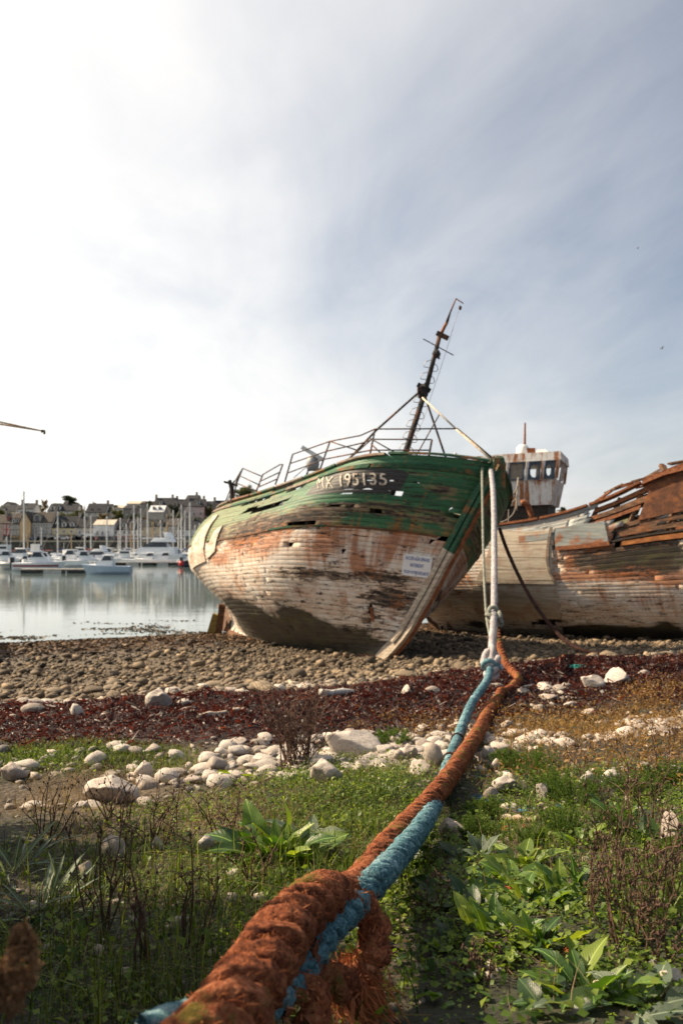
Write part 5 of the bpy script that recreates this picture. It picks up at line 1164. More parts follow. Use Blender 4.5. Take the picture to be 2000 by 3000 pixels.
def block(root, name, c, rot, x0, x1, w0, w1, z0, z1, m, rake0=0., rake1=0.):
    q = [(x0, -w0/2, z0), (x1, -w0/2*.9, z0), (x1, w0/2*.9, z0), (x0, w0/2, z0), (x0+rake0, -w1/2, z1), (x1+rake1, -w1/2*.85, z1), (x1+rake1, w1/2*.85, z1), (x0+rake0, w1/2, z1)]
    return MB().hexa([c+rot @ Vector(p) for p in q]).build(name, m, root)
def rz(a): return Matrix.Rotation(R(a), 3, 'Z')
def motorboat(px, d, L, head, label, hull=M_gel, style='cabin', stripe=None, name='motor_boat', eng=True):
    c = Vector(((px-1000)/F*d, d, 0)); rot = rz(head); B = L*.36; Hh = L*.13+.25
    root = empty(name, c, label, 'boat', 'boats moored in the marina'); boat_hull(root, c, rot, L, B, Hh, hull)
    dk = Hh+.03
    if stripe: 
        s = MB(); s.loft([[c+rot @ Vector(((f-.5)*L+(.05*L*max(0, f-.6)/.4), sd*(B/2*(.85+.15*min(1, f*3))*(1-max(0, (f-.45)/.55)**2.2)*.99+.02), Hh*z_)) for z_ in (.55, .78)] for f in np.linspace(.02, .9, 8) for sd in (-1,)], closed=False, caps=False)
        s.build('stripe', stripe, root)
    if style == 'cabin':
        block(root, 'cabin', c, rot, -.12*L, .26*L, B*.72, B*.62, dk-.1, dk+L*.13, M_gel, .0, -.06*L)
        block(root, 'windscreen', c, rot, -.10*L, .13*L, B*.66, B*.56, dk+L*.13-.02, dk+L*.23, M_tint, .03*L, -.07*L)
        block(root, 'cabin_roof', c, rot, -.16*L, .10*L, B*.66, B*.6, dk+L*.23, dk+L*.255, M_gel)
        block(root, 'foredeck', c, rot, .2*L, .42*L, B*.55, B*.3, dk-.05, dk+L*.05, M_gel, 0, -.02*L)
    elif style == 'cruiser':
        block(root, 'cabin', c, rot, -.38*L, .30*L, B*.85, B*.7, dk-.1, dk+L*.12, M_gel, .02*L, -.10*L)
        block(root, 'windscreen', c, rot, -.25*L, .16*L, B*.72, B*.58, dk+L*.12-.02, dk+L*.20, M_tint, .05*L, -.12*L)
        block(root, 'flybridge', c, rot, -.34*L, .04*L, B*.7, B*.6, dk+L*.20, dk+L*.27, M_gel, .04*L, -.06*L)
        block(root, 'radar_arch', c, rot, -.30*L, -.20*L, B*.7, B*.62, dk+L*.27, dk+L*.36, M_gel, .05*L, .02*L)
    elif style == 'open':
        block(root, 'console', c, rot, -.1*L, .05*L, B*.4, B*.34, dk-.1, dk+.8, M_gel, .02*L, -.02*L); block(root, 'windscreen', c, rot, -.04*L, .04*L, B*.38, B*.34, dk+.8, dk+1.1, M_tint, .0, -.05*L)
    elif style == 'trawler':
        block(root, 'wheelhouse', c, rot, .0, .28*L, B*.6, B*.62, dk-.1, dk+L*.24, M_gel, 0, .02*L); block(root, 'windscreen', c, rot, .02*L, .285*L, B*.63, B*.64, dk+L*.14, dk+L*.20, M_tint, 0, .01*L)
        MB().tube([c+rot @ Vector((-.02*L, 0, dk)), c+rot @ Vector((-.04*L, 0, dk+L*.5))], .05, 5).build('mast', M_alu, root)
    elif style == 'rib':
        for sd in (-1, 1): MB().tube([c+rot @ Vector((-.5*L, sd*B*.48, Hh)), c+rot @ Vector((.2*L, sd*B*.5, Hh+.05)), c+rot @ Vector((.48*L, sd*B*.1, Hh+.2))], [.26, .27, .2], 8).build('tube', M_blk if sd < 0 else M_grey, root, True)
        block(root, 'console', c, rot, -.1*L, .05*L, B*.3, B*.26, dk-.1, dk+.8, M_gel)
    if eng:
        block(root, 'outboard', c, rot, -.56*L, -.49*L, .45, .36, .35, Hh+.75, M_blk, -.05, .05)
    elif style in ('cabin', 'cruiser'):
        mb = MB(); 
        for f in np.linspace(.05, .42, 5): mb.tube([c+rot @ Vector((f*L, -B*.30*(1-f), dk)), c+rot @ Vector((f*L, -B*.30*(1-f), dk+.55))], .02, 4)
        mb.tube([c+rot @ Vector((f*L, -B*.30*(1-f), dk+.55)) for f in np.linspace(.05, .48, 5)], .022, 4); mb.build('guard_rail', M_alu, root)
    return root
BO = ' moored in the marina'
motorboat(318, 93, 5.3, 180, 'near motor boat with dark windscreen and pale blue sides at the pontoon end', M_bluehull, 'cabin', None, eng=False)
motorboat(112, 106, 6.2, 8, 'white motor boat with dark red lower stripe lying at the near pontoon', M_gel, 'cabin', M_hred, eng=True)
motorboat(30, 112, 4.0, 160, 'grey inflatable dinghy with outboard at the pontoon', M_grey, 'rib')
motorboat(70, 109, 3.6, 150, 'small white dinghy with raised black outboard', M_gel, 'open')
motorboat(452, 150, 11.5, 178, 'big white motor cruiser with swept flybridge', M_gel, 'cruiser', M_navy, eng=False)
motorboat(398, 141, 4.6, 185, 'low white sports boat with black cover at the middle pontoon', M_gel, 'open')
motorboat(441, 140, 5.0, 175, 'white cabin boat berthed before the big cruiser', M_gel, 'cabin', eng=False)
motorboat(486, 140, 5.2, 182, 'white cabin boat between the big cruiser and the grey yacht', M_gel, 'cabin', eng=False)
motorboat(553, 128, 4.2, 70, 'dark inflatable boat with black outboard beside the trawler stern', M_navy, 'rib')
motorboat(28, 168, 9.0, 178, 'black hulled launch with white wheelhouse at the edge of the marina', M_navy, 'trawler', eng=False)
motorboat(104, 188, 9.5, 100, 'fishing boat seen end on below the quay wall', M_cream2, 'trawler', eng=False)
motorboat(20, 128, 6.0, 5, 'white cabin boat at the left edge behind the near pontoon', M_gel, 'cabin')
motorboat(160, 150, 7.5, 172, 'long low white speedboat under a pale cover', M_gel, 'open', M_navy)
motorboat(208, 128, 6.5, 186, 'white motor boat with long white foredeck behind the pontoon', M_gel, 'cabin')
motorboat(248, 126, 6.0, 4, 'white motor boat with raked windscreen behind the near boat', M_gel, 'cabin')
motorboat(276, 132, 6.4, 176, 'white hardtop motor boat with teal trim', M_gel, 'cruiser', plain((.03, .22, .25), .4, .1, 2, name='teal_trim'), eng=False)
motorboat(352, 148, 6.2, 4, 'white boat with square wheelhouse by the middle pontoon', M_gel, 'trawler', eng=False)
motorboat(62, 140, 7.0, 174, 'white day boat half hidden behind the red striped boat', M_gel, 'cabin', M_navy)
motorboat(190, 172, 6.0, 60, 'white boat with upright sail-like canopy', M_gel, 'trawler', eng=False)
motorboat(318, 166, 7.0, 182, 'white motor boat with dark cabin windows in the second rank', M_gel, 'cabin')
motorboat(130, 128, 5.4, 12, 'small white cuddy boat between the pontoon boats', M_gel, 'cabin')
motorboat(520, 152, 6.5, 176, 'white boat with navy spray hood near the trawler stern', M_gel, 'cabin', M_navy)
motorboat(378, 172, 6.8, 5, 'pale motor boat in the rear rank under the masts', M_cream2, 'cabin')
motorboat(235, 176, 7.2, 178, 'grey sided motor boat in the rear rank below the quay', M_bluehull, 'cabin')
# yachts: (px, px row of mast top, distance, hull length, heading, wooden mast)
yachts = [(71, 1437, 190, 11.5, 176, 0), (82, 1560, 205, 7, 10, 1), (122, 1545, 210, 7.5, 172, 0), (170, 1500, 200, 9, 175, 0), (210, 1560, 215, 6.5, 8, 1), (249, 1481, 205, 10, 184, 0), (267, 1512, 215, 8.5, 170, 0), (314, 1512, 196, 9, 178, 0), (347, 1558, 218, 7, 6, 0), (353, 1517, 222, 8.5, 176, 0),
          (371, 1536, 212, 7.5, 172, 0), (384, 1531, 222, 8, 182, 1), (393, 1480, 214, 10.5, 176, 0), (405, 1516, 200, 9, 12, 0), (413, 1489, 220, 10, 178, 0), (433, 1475, 208, 10.5, 174, 0), (450, 1528, 226, 8, 182, 1), (471, 1523, 216, 8.5, 170, 0), (490, 1505, 210, 9, 176, 1), (508, 1494, 202, 9.5, 186, 0),
          (523, 1518, 220, 8.5, 176, 0), (532, 1479, 196, 10.5, 172, 0), (542, 1496, 215, 9.5, 178, 0), (557, 1472, 188, 11, 176, 0), (572, 1538, 206, 8, 168, 0), (585, 1532, 214, 8.5, 180, 0), (21, 1572, 214, 7, 172, 0)]
order = sorted(y[0] for y in yachts)
for i, (px, pt_, d, L, hd, wd) in enumerate(yachts):
    c = Vector(((px-1000)/F*d, d, 0)); rot = rz(hd); B = L*.32; Hh = L*.10+.2; zt = CZ+(1600-pt_)/F*d
    root = empty('sailing_yacht', c, f'moored sailing yacht with {"varnished" if wd else "bare metal"} mast, {ORD[order.index(px)]} mast from the left edge', 'sailboat', 'yachts in the marina')
    boat_hull(root, c, rot, L, B, Hh, [M_gel, M_gel, M_bluehull, M_navy][i % 4], sheer=.2, transom=.6)
    block(root, 'coachroof', c, rot, -.15*L, .22*L, B*.55, B*.42, Hh, Hh+.5, M_gel, .02*L, -.06*L)
    mm = M_woodmast if wd else M_alu
    mx = Vector((.0, 0, 0)); MB().tube([c+Vector((0, 0, Hh)), Vector((c.x, c.y, zt))], [.19, .14], 6).build('mast', mm, root)
    zh = zt-Hh; tp = Vector((c.x, c.y, zt-.1)); MB().tube([c+Vector((0, 0, Hh+1.1)), c+rot @ Vector((-.42*L, 0, Hh+1.1))], .07, 5).build('boom', mm, root)
    MB().tube([c+rot @ Vector((-.02*L, 0, Hh+1.25)), c+rot @ Vector((-.40*L, 0, Hh+1.22))], [.2, .12], 6).build('sail_cover', [plain((.03, .07, .22), .8, .1, 3, name='blue_canvas'), plain((.55, .53, .48), .8, .1, 3, name='cream_canvas'), plain((.2, .03, .03), .8, .1, 3, name='red_canvas')][i % 3], root)
    MB().tube([tp, c+rot @ Vector((.5*L, 0, Hh+.2))], .045, 4).build('forestay', M_wire, root)
    MB().tube([tp, c+rot @ Vector((-.5*L, 0, Hh+.2))], .025, 4).build('backstay', M_wire, root)
    sp = c+Vector((0, 0, Hh+zh*.55)); MB().tube([sp+rot @ Vector((0, -B*.4, 0)), sp+rot @ Vector((0, B*.4, 0))], .04, 4).build('spreader', mm, root)
    for s_ in (-1, 1): MB().tube([tp, sp+rot @ Vector((0, s_*B*.4, 0)), c+rot @ Vector((0, s_*B*.48, Hh))], .022, 4).build('shroud', M_wire, root)
# pontoons
def pontoon(px0, px1, d, label, step=2.4):
    x0, x1 = (px0-1000)/F*d, (px1-1000)/F*d; root = empty('pontoon', ((x0+x1)/2, d, 0), label, 'pontoon')
    n = max(2, int((x1-x0)/step))
    for i in range(n):
        a = x0+(x1-x0)*i/n; b = x0+(x1-x0)*(i+1)/n; m = MB(); rect(m, a+.02, b-.02, .42, .55, d-.9, 1.8); m.build('deck_section', plain((.36, .33, .29), .8, .15, 2, name='pontoon_decking'), root)
        f = MB(); rect(f, a+.3, b-.35, -.2, .415, d-.85, 1.7); f.build('float', plain((.42, .42, .40), .7, .12, 2, name='concrete_float') if i % 2 else M_blk, root)
pontoon(62, 262, 97, 'near floating pontoon with black floats at the boats')
pontoon(330, 545, 138, 'middle floating pontoon with pale concrete floats')
pontoon(-20, 330, 160, 'long floating pontoon behind the motor boats')
pontoon(60, 600, 198, 'rear floating pontoon under the yacht masts')
# red mooring buoy by the stern of the wreck
b = P(532, 1636, 126); b.z = .55
MB().lathe(b, [(.1, -.5), (.45, -.3), (.5, 0), (.4, .35), (.1, .5)], 12).build('mooring_buoy', plain((.45, .03, .03), .4, .08, 2, name='red_buoy'), None, True, org=b)
tag(bpy.data.objects['mooring_buoy'], 'red mooring buoy floating beside the trawler stern', 'buoy')
# ---------------------------------------------------------------- stones
def stone_mat(name, ramp, spots=.5, sc=1.0, use_attr=False):
    t = NT(name); v = t.tc(); r = t.rnd()
    geo = t.n('ShaderNodeNewGeometry'); isl = geo.outputs['Random Per Island'] if use_attr else r
    vv = t.tc('Object'); n1 = t.noise(t.mapv(vv, (1, 1, 1)), 2.0*sc, 6, .65); n2 = t.noise(vv, 9*sc, 6, .7); n3 = t.noise(vv, 30*sc, 3, .6)
    f = t.m('ADD', t.m('MULTIPLY', isl, .62), t.m('MULTIPLY', n1, .38))
    base = t.attr('tone', 'Color') if use_attr else t.ramp(f, ramp)
    if use_attr: base = t.mul(base, t.ramp(isl, [(0, (.55, .55, .55)), (.5, (.85, .83, .8)), (1, (1.15, 1.12, 1.08))]))
    col = t.mix(t.m('MULTIPLY', t.step(n2, .58, 9), spots), base, t.mul(base, (.45, .38, .30, 1)))
    col = t.mix(t.m('MULTIPLY', t.step(n3, .64, 14), .5), col, t.mul(base, (.25, .22, .2, 1)))
    t.bump(t.m('ADD', n2, t.m('MULTIPLY', n3, .4)), .45, .02/sc)
    return t.done(col, .82)
M_pale_stone = stone_mat('pale_limestone', [(.15, (.24, .20, .165)), (.4, (.42, .36, .31)), (.65, (.52, .46, .40)), (.9, (.30, .28, .265))], .6, 1)
M_tan_stone = stone_mat('tan_shingle', [(.1, (.07, .05, .03)), (.4, (.15, .11, .07)), (.65, (.24, .185, .12)), (.9, (.11, .09, .07))], .5, 1)
M_mass = stone_mat('shingle', None, .35, 6, True)
def ico(sub):
    bm = bmesh.new(); bmesh.ops.create_icosphere(bm, subdivisions=sub, radius=1); bm.verts.ensure_lookup_table()
    V = np.array([v.co for v in bm.verts]); Fq = np.array([[v.index for v in f.verts] for f in bm.faces]); bm.free(); return V, Fq
def stone_shape(sub, seed, rough=.22, angular=0.0):
    V, Fq = ico(sub); r = np.random.default_rng(seed); o = r.uniform(0, 50, 3)
    n = np.array([mnoise.noise(Vector(v*1.1+o)) for v in V])*rough + np.array([mnoise.noise(Vector(v*2.6+o)) for v in V])*rough*.4
    V = V*(1+n)[:, None]
    if angular:
        for k in range(7):
            d = r.normal(0, 1, 3); d /= np.linalg.norm(d); lim = r.uniform(.45, .75); p = V @ d; V = V-np.outer(np.maximum(p-lim, 0)*angular, d)
        V = V + np.array([mnoise.noise(Vector(v*5+o)) for v in V])[:, None]*V*.07
    V[:, 2] = np.where(V[:, 2] < -.45, -.45+(V[:, 2]+.45)*.3, V[:, 2])
    return V, Fq
SH_LO = [stone_shape(2, k+100) for k in range(4)]
_lo = [stone_shape(1, k+300, .45, .85) for k in range(10)]
ST_ME = [np_mesh('stone', *stone_shape(3, k, .30, .55), M_pale_stone, True) for k in range(8)]
ST_TAN = [np_mesh('stone', *stone_shape(2, k+40, .32, .7), M_tan_stone, True) for k in range(8)]
ROCK_ME = [np_mesh('rock', *stone_shape(4, k+70, .34, .95), M_pale_stone, True) for k in range(4)]
def put_stone(me, p, w, h, dpt, rz_, name, label, cat='stone', group=None, sink=.25, tilt=0.0):
    o = link(name, me); o.location = Vector(p)+Vector((0, 0, h*(.5-sink))); o.scale = (w/2, dpt/2, h/2*1.25); o.rotation_euler = (tilt, random.uniform(-.1, .1), rz_)
    return tag(o, label, cat, group)
def rock_at(px, py, w, h, label, me=None, sink=.18, rz_=None, name='rock', dk=.85, cat='rock'):
    g = G(px, py+h*.4); k = g.y/F; me = me or random.choice(ST_ME)
    return put_stone(me, g+Vector((0, w*k*dk*.35, 0)), w*k, h*k*1.1, w*k*dk, random.uniform(-.4, .4) if rz_ is None else rz_, name, label, cat, None, sink)
NAMED = [(467, 2055, 82, 60, 'large white boulder lying in the red seaweed', ROCK_ME[0]), (1030, 2196, 215, 74, 'big angular pale rock beside the dry twiggy shrub', ROCK_ME[1]), (948, 2268, 112, 70, 'flat topped speckled rock in the grass before the twiggy shrub', ROCK_ME[2]),
    (1268, 2222, 64, 66, 'rounded white stone with dark pits just beside the blue rope', ST_ME[0]), (1232, 2256, 70, 44, 'pale pointed stone below the pitted white stone by the rope', ROCK_ME[3]), (1204, 2212, 66, 50, 'grey cracked stone next to the pitted white stone', ROCK_ME[0]), (1168, 2222, 44, 36, 'small pale stone between the big rock and the blue rope', ST_ME[1]),
    (1742, 2006, 84, 44, 'low pale rock in seaweed, the nearer of two to the orange rope', ROCK_ME[1]), (1818, 1986, 88, 46, 'pale wedge shaped rock in seaweed before the second wreck', ROCK_ME[3]), (1890, 1975, 40, 18, 'small white stone behind the wedge shaped rock', ST_ME[2]),
    (26, 2266, 78, 56, 'pitted grey stone at the left edge of the grass', ROCK_ME[2]), (418, 2268, 66, 48, 'rounded stone overhanging the sandy bank', ST_ME[1]), (482, 2284, 78, 42, 'smooth oval grey stone on the sandy bank', ST_ME[0]), (322, 2330, 160, 70, 'broad flat rock bedded in the sandy bank', ROCK_ME[0]),
    (1975, 2442, 74, 104, 'tall white stone at the right edge behind dry stems', ROCK_ME[3]), (1325, 2440, 100, 64, 'grey boulder in shade under the ropes', ROCK_ME[2]), (322, 2500, 84, 70, 'white stone in shade among dry stems', ST_ME[0]), (600, 2484, 62, 48, 'speckled pink stone below the sandy bank', ST_ME[1]), (680, 2568, 46, 42, 'small stone half hidden in shaded grass', ST_ME[3]),
    (1975, 2890, 90, 70, 'striped grey stone at the lower right corner', ROCK_ME[1]), (86, 2082, 70, 28, 'flat grey stone in the seaweed towards the left edge', ST_ME[0]), (222, 2088, 40, 36, 'round grey stone half sunk in the seaweed', ST_ME[4]), (532, 2064, 52, 20, 'flat bluish stone beside the white boulder', ST_ME[5]), (30, 2102, 34, 16, 'little white stone below the flat grey stone', ST_ME[3]),
    (1193, 2024, 38, 28, 'pointed white stone at the upper seaweed edge', ROCK_ME[3]), (1266, 2026, 52, 22, 'pale flat stone left of the blue rope in the seaweed', ST_ME[2]), (1800, 2282, 62, 34, 'smooth white stone in the weeds right of the rope', ST_ME[0]), (1726, 2292, 60, 40, 'rounded pale stone among green weeds and shingle', ST_ME[1]), (1436, 2216, 48, 42, 'grey stone in the shadow right of the orange rope', ST_ME[4]),
    (1452, 2244, 34, 32, 'small pinkish stone right of the orange rope', ST_ME[5]), (1490, 2306, 90, 44, 'broken pale rock in weeds right of the ropes', ROCK_ME[0]), (1590, 2328, 44, 54, 'upright pale stone in the feathery weeds', ROCK_ME[1]), (1440, 2338, 54, 44, 'pinkish stone beside the plastic scraps', ST_ME[2]), (460, 2480, 44, 40, 'pale stone lying in the shaded dry stems', ST_ME[6]), (250, 2560, 60, 60, 'whitish rock deep in the shaded grass', ROCK_ME[2]),
    (1870, 2130, 60, 24, 'low white stone in the dry orange weeds', ST_ME[3]), (1380, 2440, 40, 30, 'white pebble close under the blue rope', ST_ME[2]), (1755, 2425, 40, 30, 'tan stone amid feathery weeds', ST_ME[1])]
random.seed(5)
for px, py, w, h, lab, me in NAMED: rock_at(px, py, w, h, lab, me)
# loose stones: gather all, the 300 that show largest become things, the rest one mass
def gather():
    r = np.random.default_rng(3); L = []
    def sow(n, s0, s1, y0, y1, rad, tone, kind, dens=None):
        y = np.sqrt(r.uniform(y0**2, y1**2, n)); n = int(n*(1.25 if y1 > 15 else 1.4)); y = np.sqrt(r.uniform(y0**2, y1**2, n)); x = r.uniform(-1, 1, n)*(.5*y+.9); s = shore(x, y); ok = (s > s0) & (s < s1)
        if dens is not None: ok &= r.uniform(0, 1, n) < dens(x, y, s)
        x, y, s = x[ok], y[ok], s[ok]; R_ = rad(r, len(x), s)
        c = tone(r, len(x), s, x, y); L.append((x, y, R_, c, np.full(len(x), kind)))
    brown = lambda r, n, s, x, y: np.where((r.uniform(0, 1, n) < np.clip((13.5-s)/3, 0, .85))[:, None], np.array([.33, .275, .21]), np.where((r.uniform(0, 1, n) < np.clip((s-22)/6, 0, .8))[:, None], np.array([.045, .032, .02]), np.array([.20, .148, .092])))*r.uniform(.35, 1.4, (n, 1))
    white = lambda r, n, s, x, y: np.where(r.uniform(0, 1, (n, 1)) < .3, np.array([.26, .24, .225]), np.array([.46, .40, .345]))*r.uniform(.5, 1.15, (n, 1))
    sow(60000, 11.0, 30, 9, 36, lambda r, n, s: np.clip(r.lognormal(-3.5, .6, n), .014, .17), brown, 1, lambda x, y, s: np.clip((30-s)/6, .15, 1)*.62)
    sow(9000, 10.2, 14.5, 8, 24, lambda r, n, s: np.clip(r.lognormal(-2.85, .42, n), .03, .15), lambda r, n, s, x, y: np.array([.33, .275, .21])*r.uniform(.5, 1.15, (n, 1)), 0, lambda x, y, s: np.clip(1-weed_amt(x, y)*3.2, 0, 1)*np.clip((14.5-s)/2.5, 0, 1))
    def left_thin(x, y): q = 1000+F*x/y; return np.where(q < 430, .3, np.where(q < 620, .7, 1))
    edge = lambda x, y, s: left_thin(x, y)* np.clip(1.1-weed_amt(x, y)*2.6, 0, 1)*np.where(x < 1.0, np.clip((vnoise(x*.9+2, y*.9, 90)-.05)*3, 0, 1), np.clip((vnoise(x*1.1+2, y*.8, 91)-.38)*2.2, 0, .7))
    sow(34000, 4.6, 7.9, 3.5, 13, lambda r, n, s: np.clip(r.lognormal(-3.5, .55, n), .012, .085), white, 0, edge)
    sow(2600, 2.6, 5.0, 2.3, 7, lambda r, n, s: np.clip(r.lognormal(-4.0, .45, n), .008, .04), white, 0, lambda x, y, s: np.clip((vnoise(x*1.6+7, y*1.6, 93)-.5)*2.2, 0, .8))
    sow(700, 1.2, 3.0, 1.2, 3.4, lambda r, n, s: np.clip(r.lognormal(-4.1, .4, n), .008, .035), white, 0, lambda x, y, s: x*0+.35)
    # a spill of white stones in the weed at the foot of the ropes
    c = G(1595, 2018); m = 90; a = r.normal(0, 1, (m, 2)); x = c.x+a[:, 0]*.28; y = c.y+a[:, 1]*.38; L.append((x, y, np.clip(r.lognormal(-3.0, .35, m), .02, .09), white(r, m, None, None, None), np.zeros(m)))
    x, y, R_, C, K = (np.concatenate([q[i] for q in L]) for i in range(5)); return x, y, R_, C, K
def build_stones():
    x, y, R_, C, K = gather(); r = np.random.default_rng(8)
    z = gz(x, y)+R_*np.where(K == 1, r.uniform(.1, .75, len(x)), r.uniform(-.05, .3, len(x))); pr = proj(np.stack([x, y, z], -1)); size = R_/y*F
    vis = (pr[:, 0] > 15) & (pr[:, 0] < 1985) & (pr[:, 1] < 2960)
    sc = np.where(vis, size, 0)*np.where(y < 2.6, .55, 1.0)
    big = np.argsort(-sc)[:280]; rest = np.setdiff1d(np.arange(len(x)), big)
    g = {0: ('pale rounded beach stone on the strip of shingle above the grass', 'pale stones on the upper shingle'), 1: ('tan sea-worn stone on the shingle before the trawler hull', 'tan stones on the lower beach'), 2: ('pale stone along the seaward edge of the red seaweed', 'pale stones at the seaweed edge'), 3: ('small pale stone lying in the foreground weeds', 'pale stones in the weeds')}
    for i in big:
        s = float(shore(x[i], y[i])); k = 1 if K[i] == 1 else (2 if s > 9.5 else 0 if s > 4.4 else 3)
        me = random.choice(ST_TAN if k == 1 else ST_ME); fl = random.uniform(.4, .72); q = float(R_[i])
        o = link('beach_stone', me); o.location = (x[i], y[i], z[i]-q*.08); o.scale = (q*random.uniform(1, 1.35), q*random.uniform(.8, 1.1), q*fl); o.rotation_euler = (random.uniform(-.25, .25), random.uniform(-.25, .25), random.uniform(0, 6.28))
        tag(o, g[k][0], 'stone', g[k][1])
    Vs = []; Fs = []; Ts = []; b = 0; sh = r.integers(0, len(_lo), len(x))
    for k in range(len(_lo)):
        idx = rest[sh[rest] == k]; V0, F0 = _lo[k]; n = len(idx); a = r.uniform(0, 6.283, n); ca, sa = np.cos(a), np.sin(a)
        S = np.stack([R_[idx]*r.uniform(1, 1.4, n), R_[idx]*r.uniform(.75, 1.1, n), R_[idx]*r.uniform(.5, .95, n)], -1)
        v = V0[None]*S[:, None]; v = np.stack([v[..., 0]*ca[:, None]-v[..., 1]*sa[:, None], v[..., 0]*sa[:, None]+v[..., 1]*ca[:, None], v[..., 2]+v[..., 0]*r.uniform(-.25, .25, (n, 1))], -1)
        v += np.stack([x[idx], y[idx], z[idx]], -1)[:, None]
        Vs.append(v.reshape(-1, 3)); Fs.append((F0[None]+(np.arange(n)*len(V0))[:, None, None]+b).reshape(-1, 3)); b += n*len(V0)
        Ts.append(np.repeat(np.concatenate([C[idx], np.ones((n, 1))], 1), len(V0), 0))
    me = np_mesh('shingle', np.concatenate(Vs), np.concatenate(Fs), M_mass, True, {'tone': ('FLOAT_COLOR', np.concatenate(Ts))})
    tag(link('shingle', me), 'shingle of tan and pale stones covering the beach', 'shingle', kind='stuff')
build_stones()

# ---------------------------------------------------------------- seaweed
def flakes(pos, size, r, aspect=.5, up=.5, curl=.5):
    """curled strips of two quads each"""
    n = len(pos); a = r.uniform(0, 6.283, n); el = r.normal(.15, up, n); d = np.stack([np.cos(a)*np.cos(el), np.sin(a)*np.cos(el), np.sin(el)], -1)
    s = np.cross(d, r.normal(0, 1, (n, 3))); s /= np.linalg.norm(s, axis=1, keepdims=True)+1e-9; nn = np.cross(d, s)
    L = (size*r.uniform(.6, 1.5, n))[:, None]; w = L*aspect*r.uniform(.5, 1.2, (n, 1)); c = L*r.normal(0, curl, (n, 1))
    p0 = pos-d*L; p1 = pos+nn*c; p2 = pos+d*L+s*w*.5
    V = np.stack([p0-s*w*.35, p0+s*w*.35, p1-s*w, p1+s*w*.9, p2-s*w*.4, p2+s*w*.5], 1).reshape(-1, 3)
    i = (np.arange(n)*6)[:, None]; return V, np.concatenate([i+np.array([[0, 1, 3, 2]]), i+np.array([[2, 3, 5, 4]])], 1).reshape(-1, 4)
def seaweed():
    r = np.random.default_rng(21); n = 580000
    y = np.sqrt(r.uniform(4.5**2, 21**2, n)); x = r.uniform(-.56, .56, n)*y; w = weed_amt(x, y)
    clump = vnoise(x*5, y*5, 55)*.6+vnoise(x*13, y*13, 56)*.4
    ok = r.uniform(0, 1, n) < np.clip(w*1.7-.25, 0, 1)*np.clip(.45+clump*1.1, 0, 1)*np.clip(1.2-y/30, .3, 1)
    x, y, clump = x[ok], y[ok], clump[ok]; z = gz(x, y)+.005+clump*.06*r.uniform(0, 1, len(x))
    V, Fq = flakes(np.stack([x, y, z], -1), (.010+.012*r.uniform(0, 1, len(x)))*np.clip(y/7, .8, 1.8), r, .42, .55, .5)
    t = NT('drying_red_seaweed'); geo = t.n('ShaderNodeNewGeometry'); ri = geo.outputs['Random Per Island']; big = t.noise(t.tc(), .9, 4, .6)
    f = t.m('ADD', t.m('MULTIPLY', ri, .75), t.m('MULTIPLY_ADD', big, .7, -.22))
    col = t.ramp(f, [(.1, (.008, .004, .004)), (.42, (.024, .008, .007)), (.68, (.058, .014, .010)), (.86, (.115, .028, .014)), (.97, (.20, .10, .055))])
    t.done(col, .45, 0, .4); tr = t.n('ShaderNodeBsdfTranslucent'); t.L(t.mul(col, (1.8, 1.1, .7, 1)), tr.inputs[0]); ms = t.n('ShaderNodeMixShader'); ms.inputs[0].default_value = .35
    t.L(t.bsdf.outputs[0], ms.inputs[1]); t.L(tr.outputs[0], ms.inputs[2]); t.L(ms.outputs[0], t.out.inputs[0])
    k = r.choice(len(x), 9000); V2, F2 = flakes(np.stack([x[k], y[k], z[k]+.015], -1), .035+.04*r.uniform(0, 1, len(k)), r, .09, .4, .35); Fq = np.concatenate([Fq, F2+len(V)]); V = np.concatenate([V, V2])
    tag(link('seaweed', np_mesh('seaweed', V, Fq, t.mat)), 'heaped band of drying dark red seaweed along the beach', 'seaweed', kind='stuff')
    print('seaweed flakes', len(x))
    # wet brown wrack and weed floating at the water's edge
    n = 130000; y = np.sqrt(r.uniform(22**2, 42**2, n)); x = r.uniform(-.56, .56, n)*y; s = shore(x, y)
    pat = fbm(x*.35, y*.9, 4, 66); ok = (s > 25.5) & (s < 40) & (r.uniform(0, 1, n) < np.where(s < 32.2, np.clip((s-25.5)/3, 0, 1), np.clip((pat-.56)*6, 0, 1)*np.clip((40-s)/7, 0, 1)))
    x, y, s = x[ok], y[ok], s[ok]; z = np.maximum(gz(x, y)+.03, .006+0*x)
    V, Fq = flakes(np.stack([x, y, z+r.uniform(0, .05, len(x))*(s < 32)], -1), .03+.035*r.uniform(0, 1, len(x)), r, .4, .18, .15)
    t = NT('wet_brown_wrack'); geo = t.n('ShaderNodeNewGeometry'); ri = geo.outputs['Random Per Island']
    m = t.done(t.ramp(ri, [(.1, (.03, .017, .008)), (.5, (.085, .045, .018)), (.9, (.18, .10, .04))]), .75)
    tag(link('wrack', np_mesh('wrack', V, Fq, m)), 'wet brown wrack strewn along the waterline', 'seaweed', kind='stuff')
seaweed()
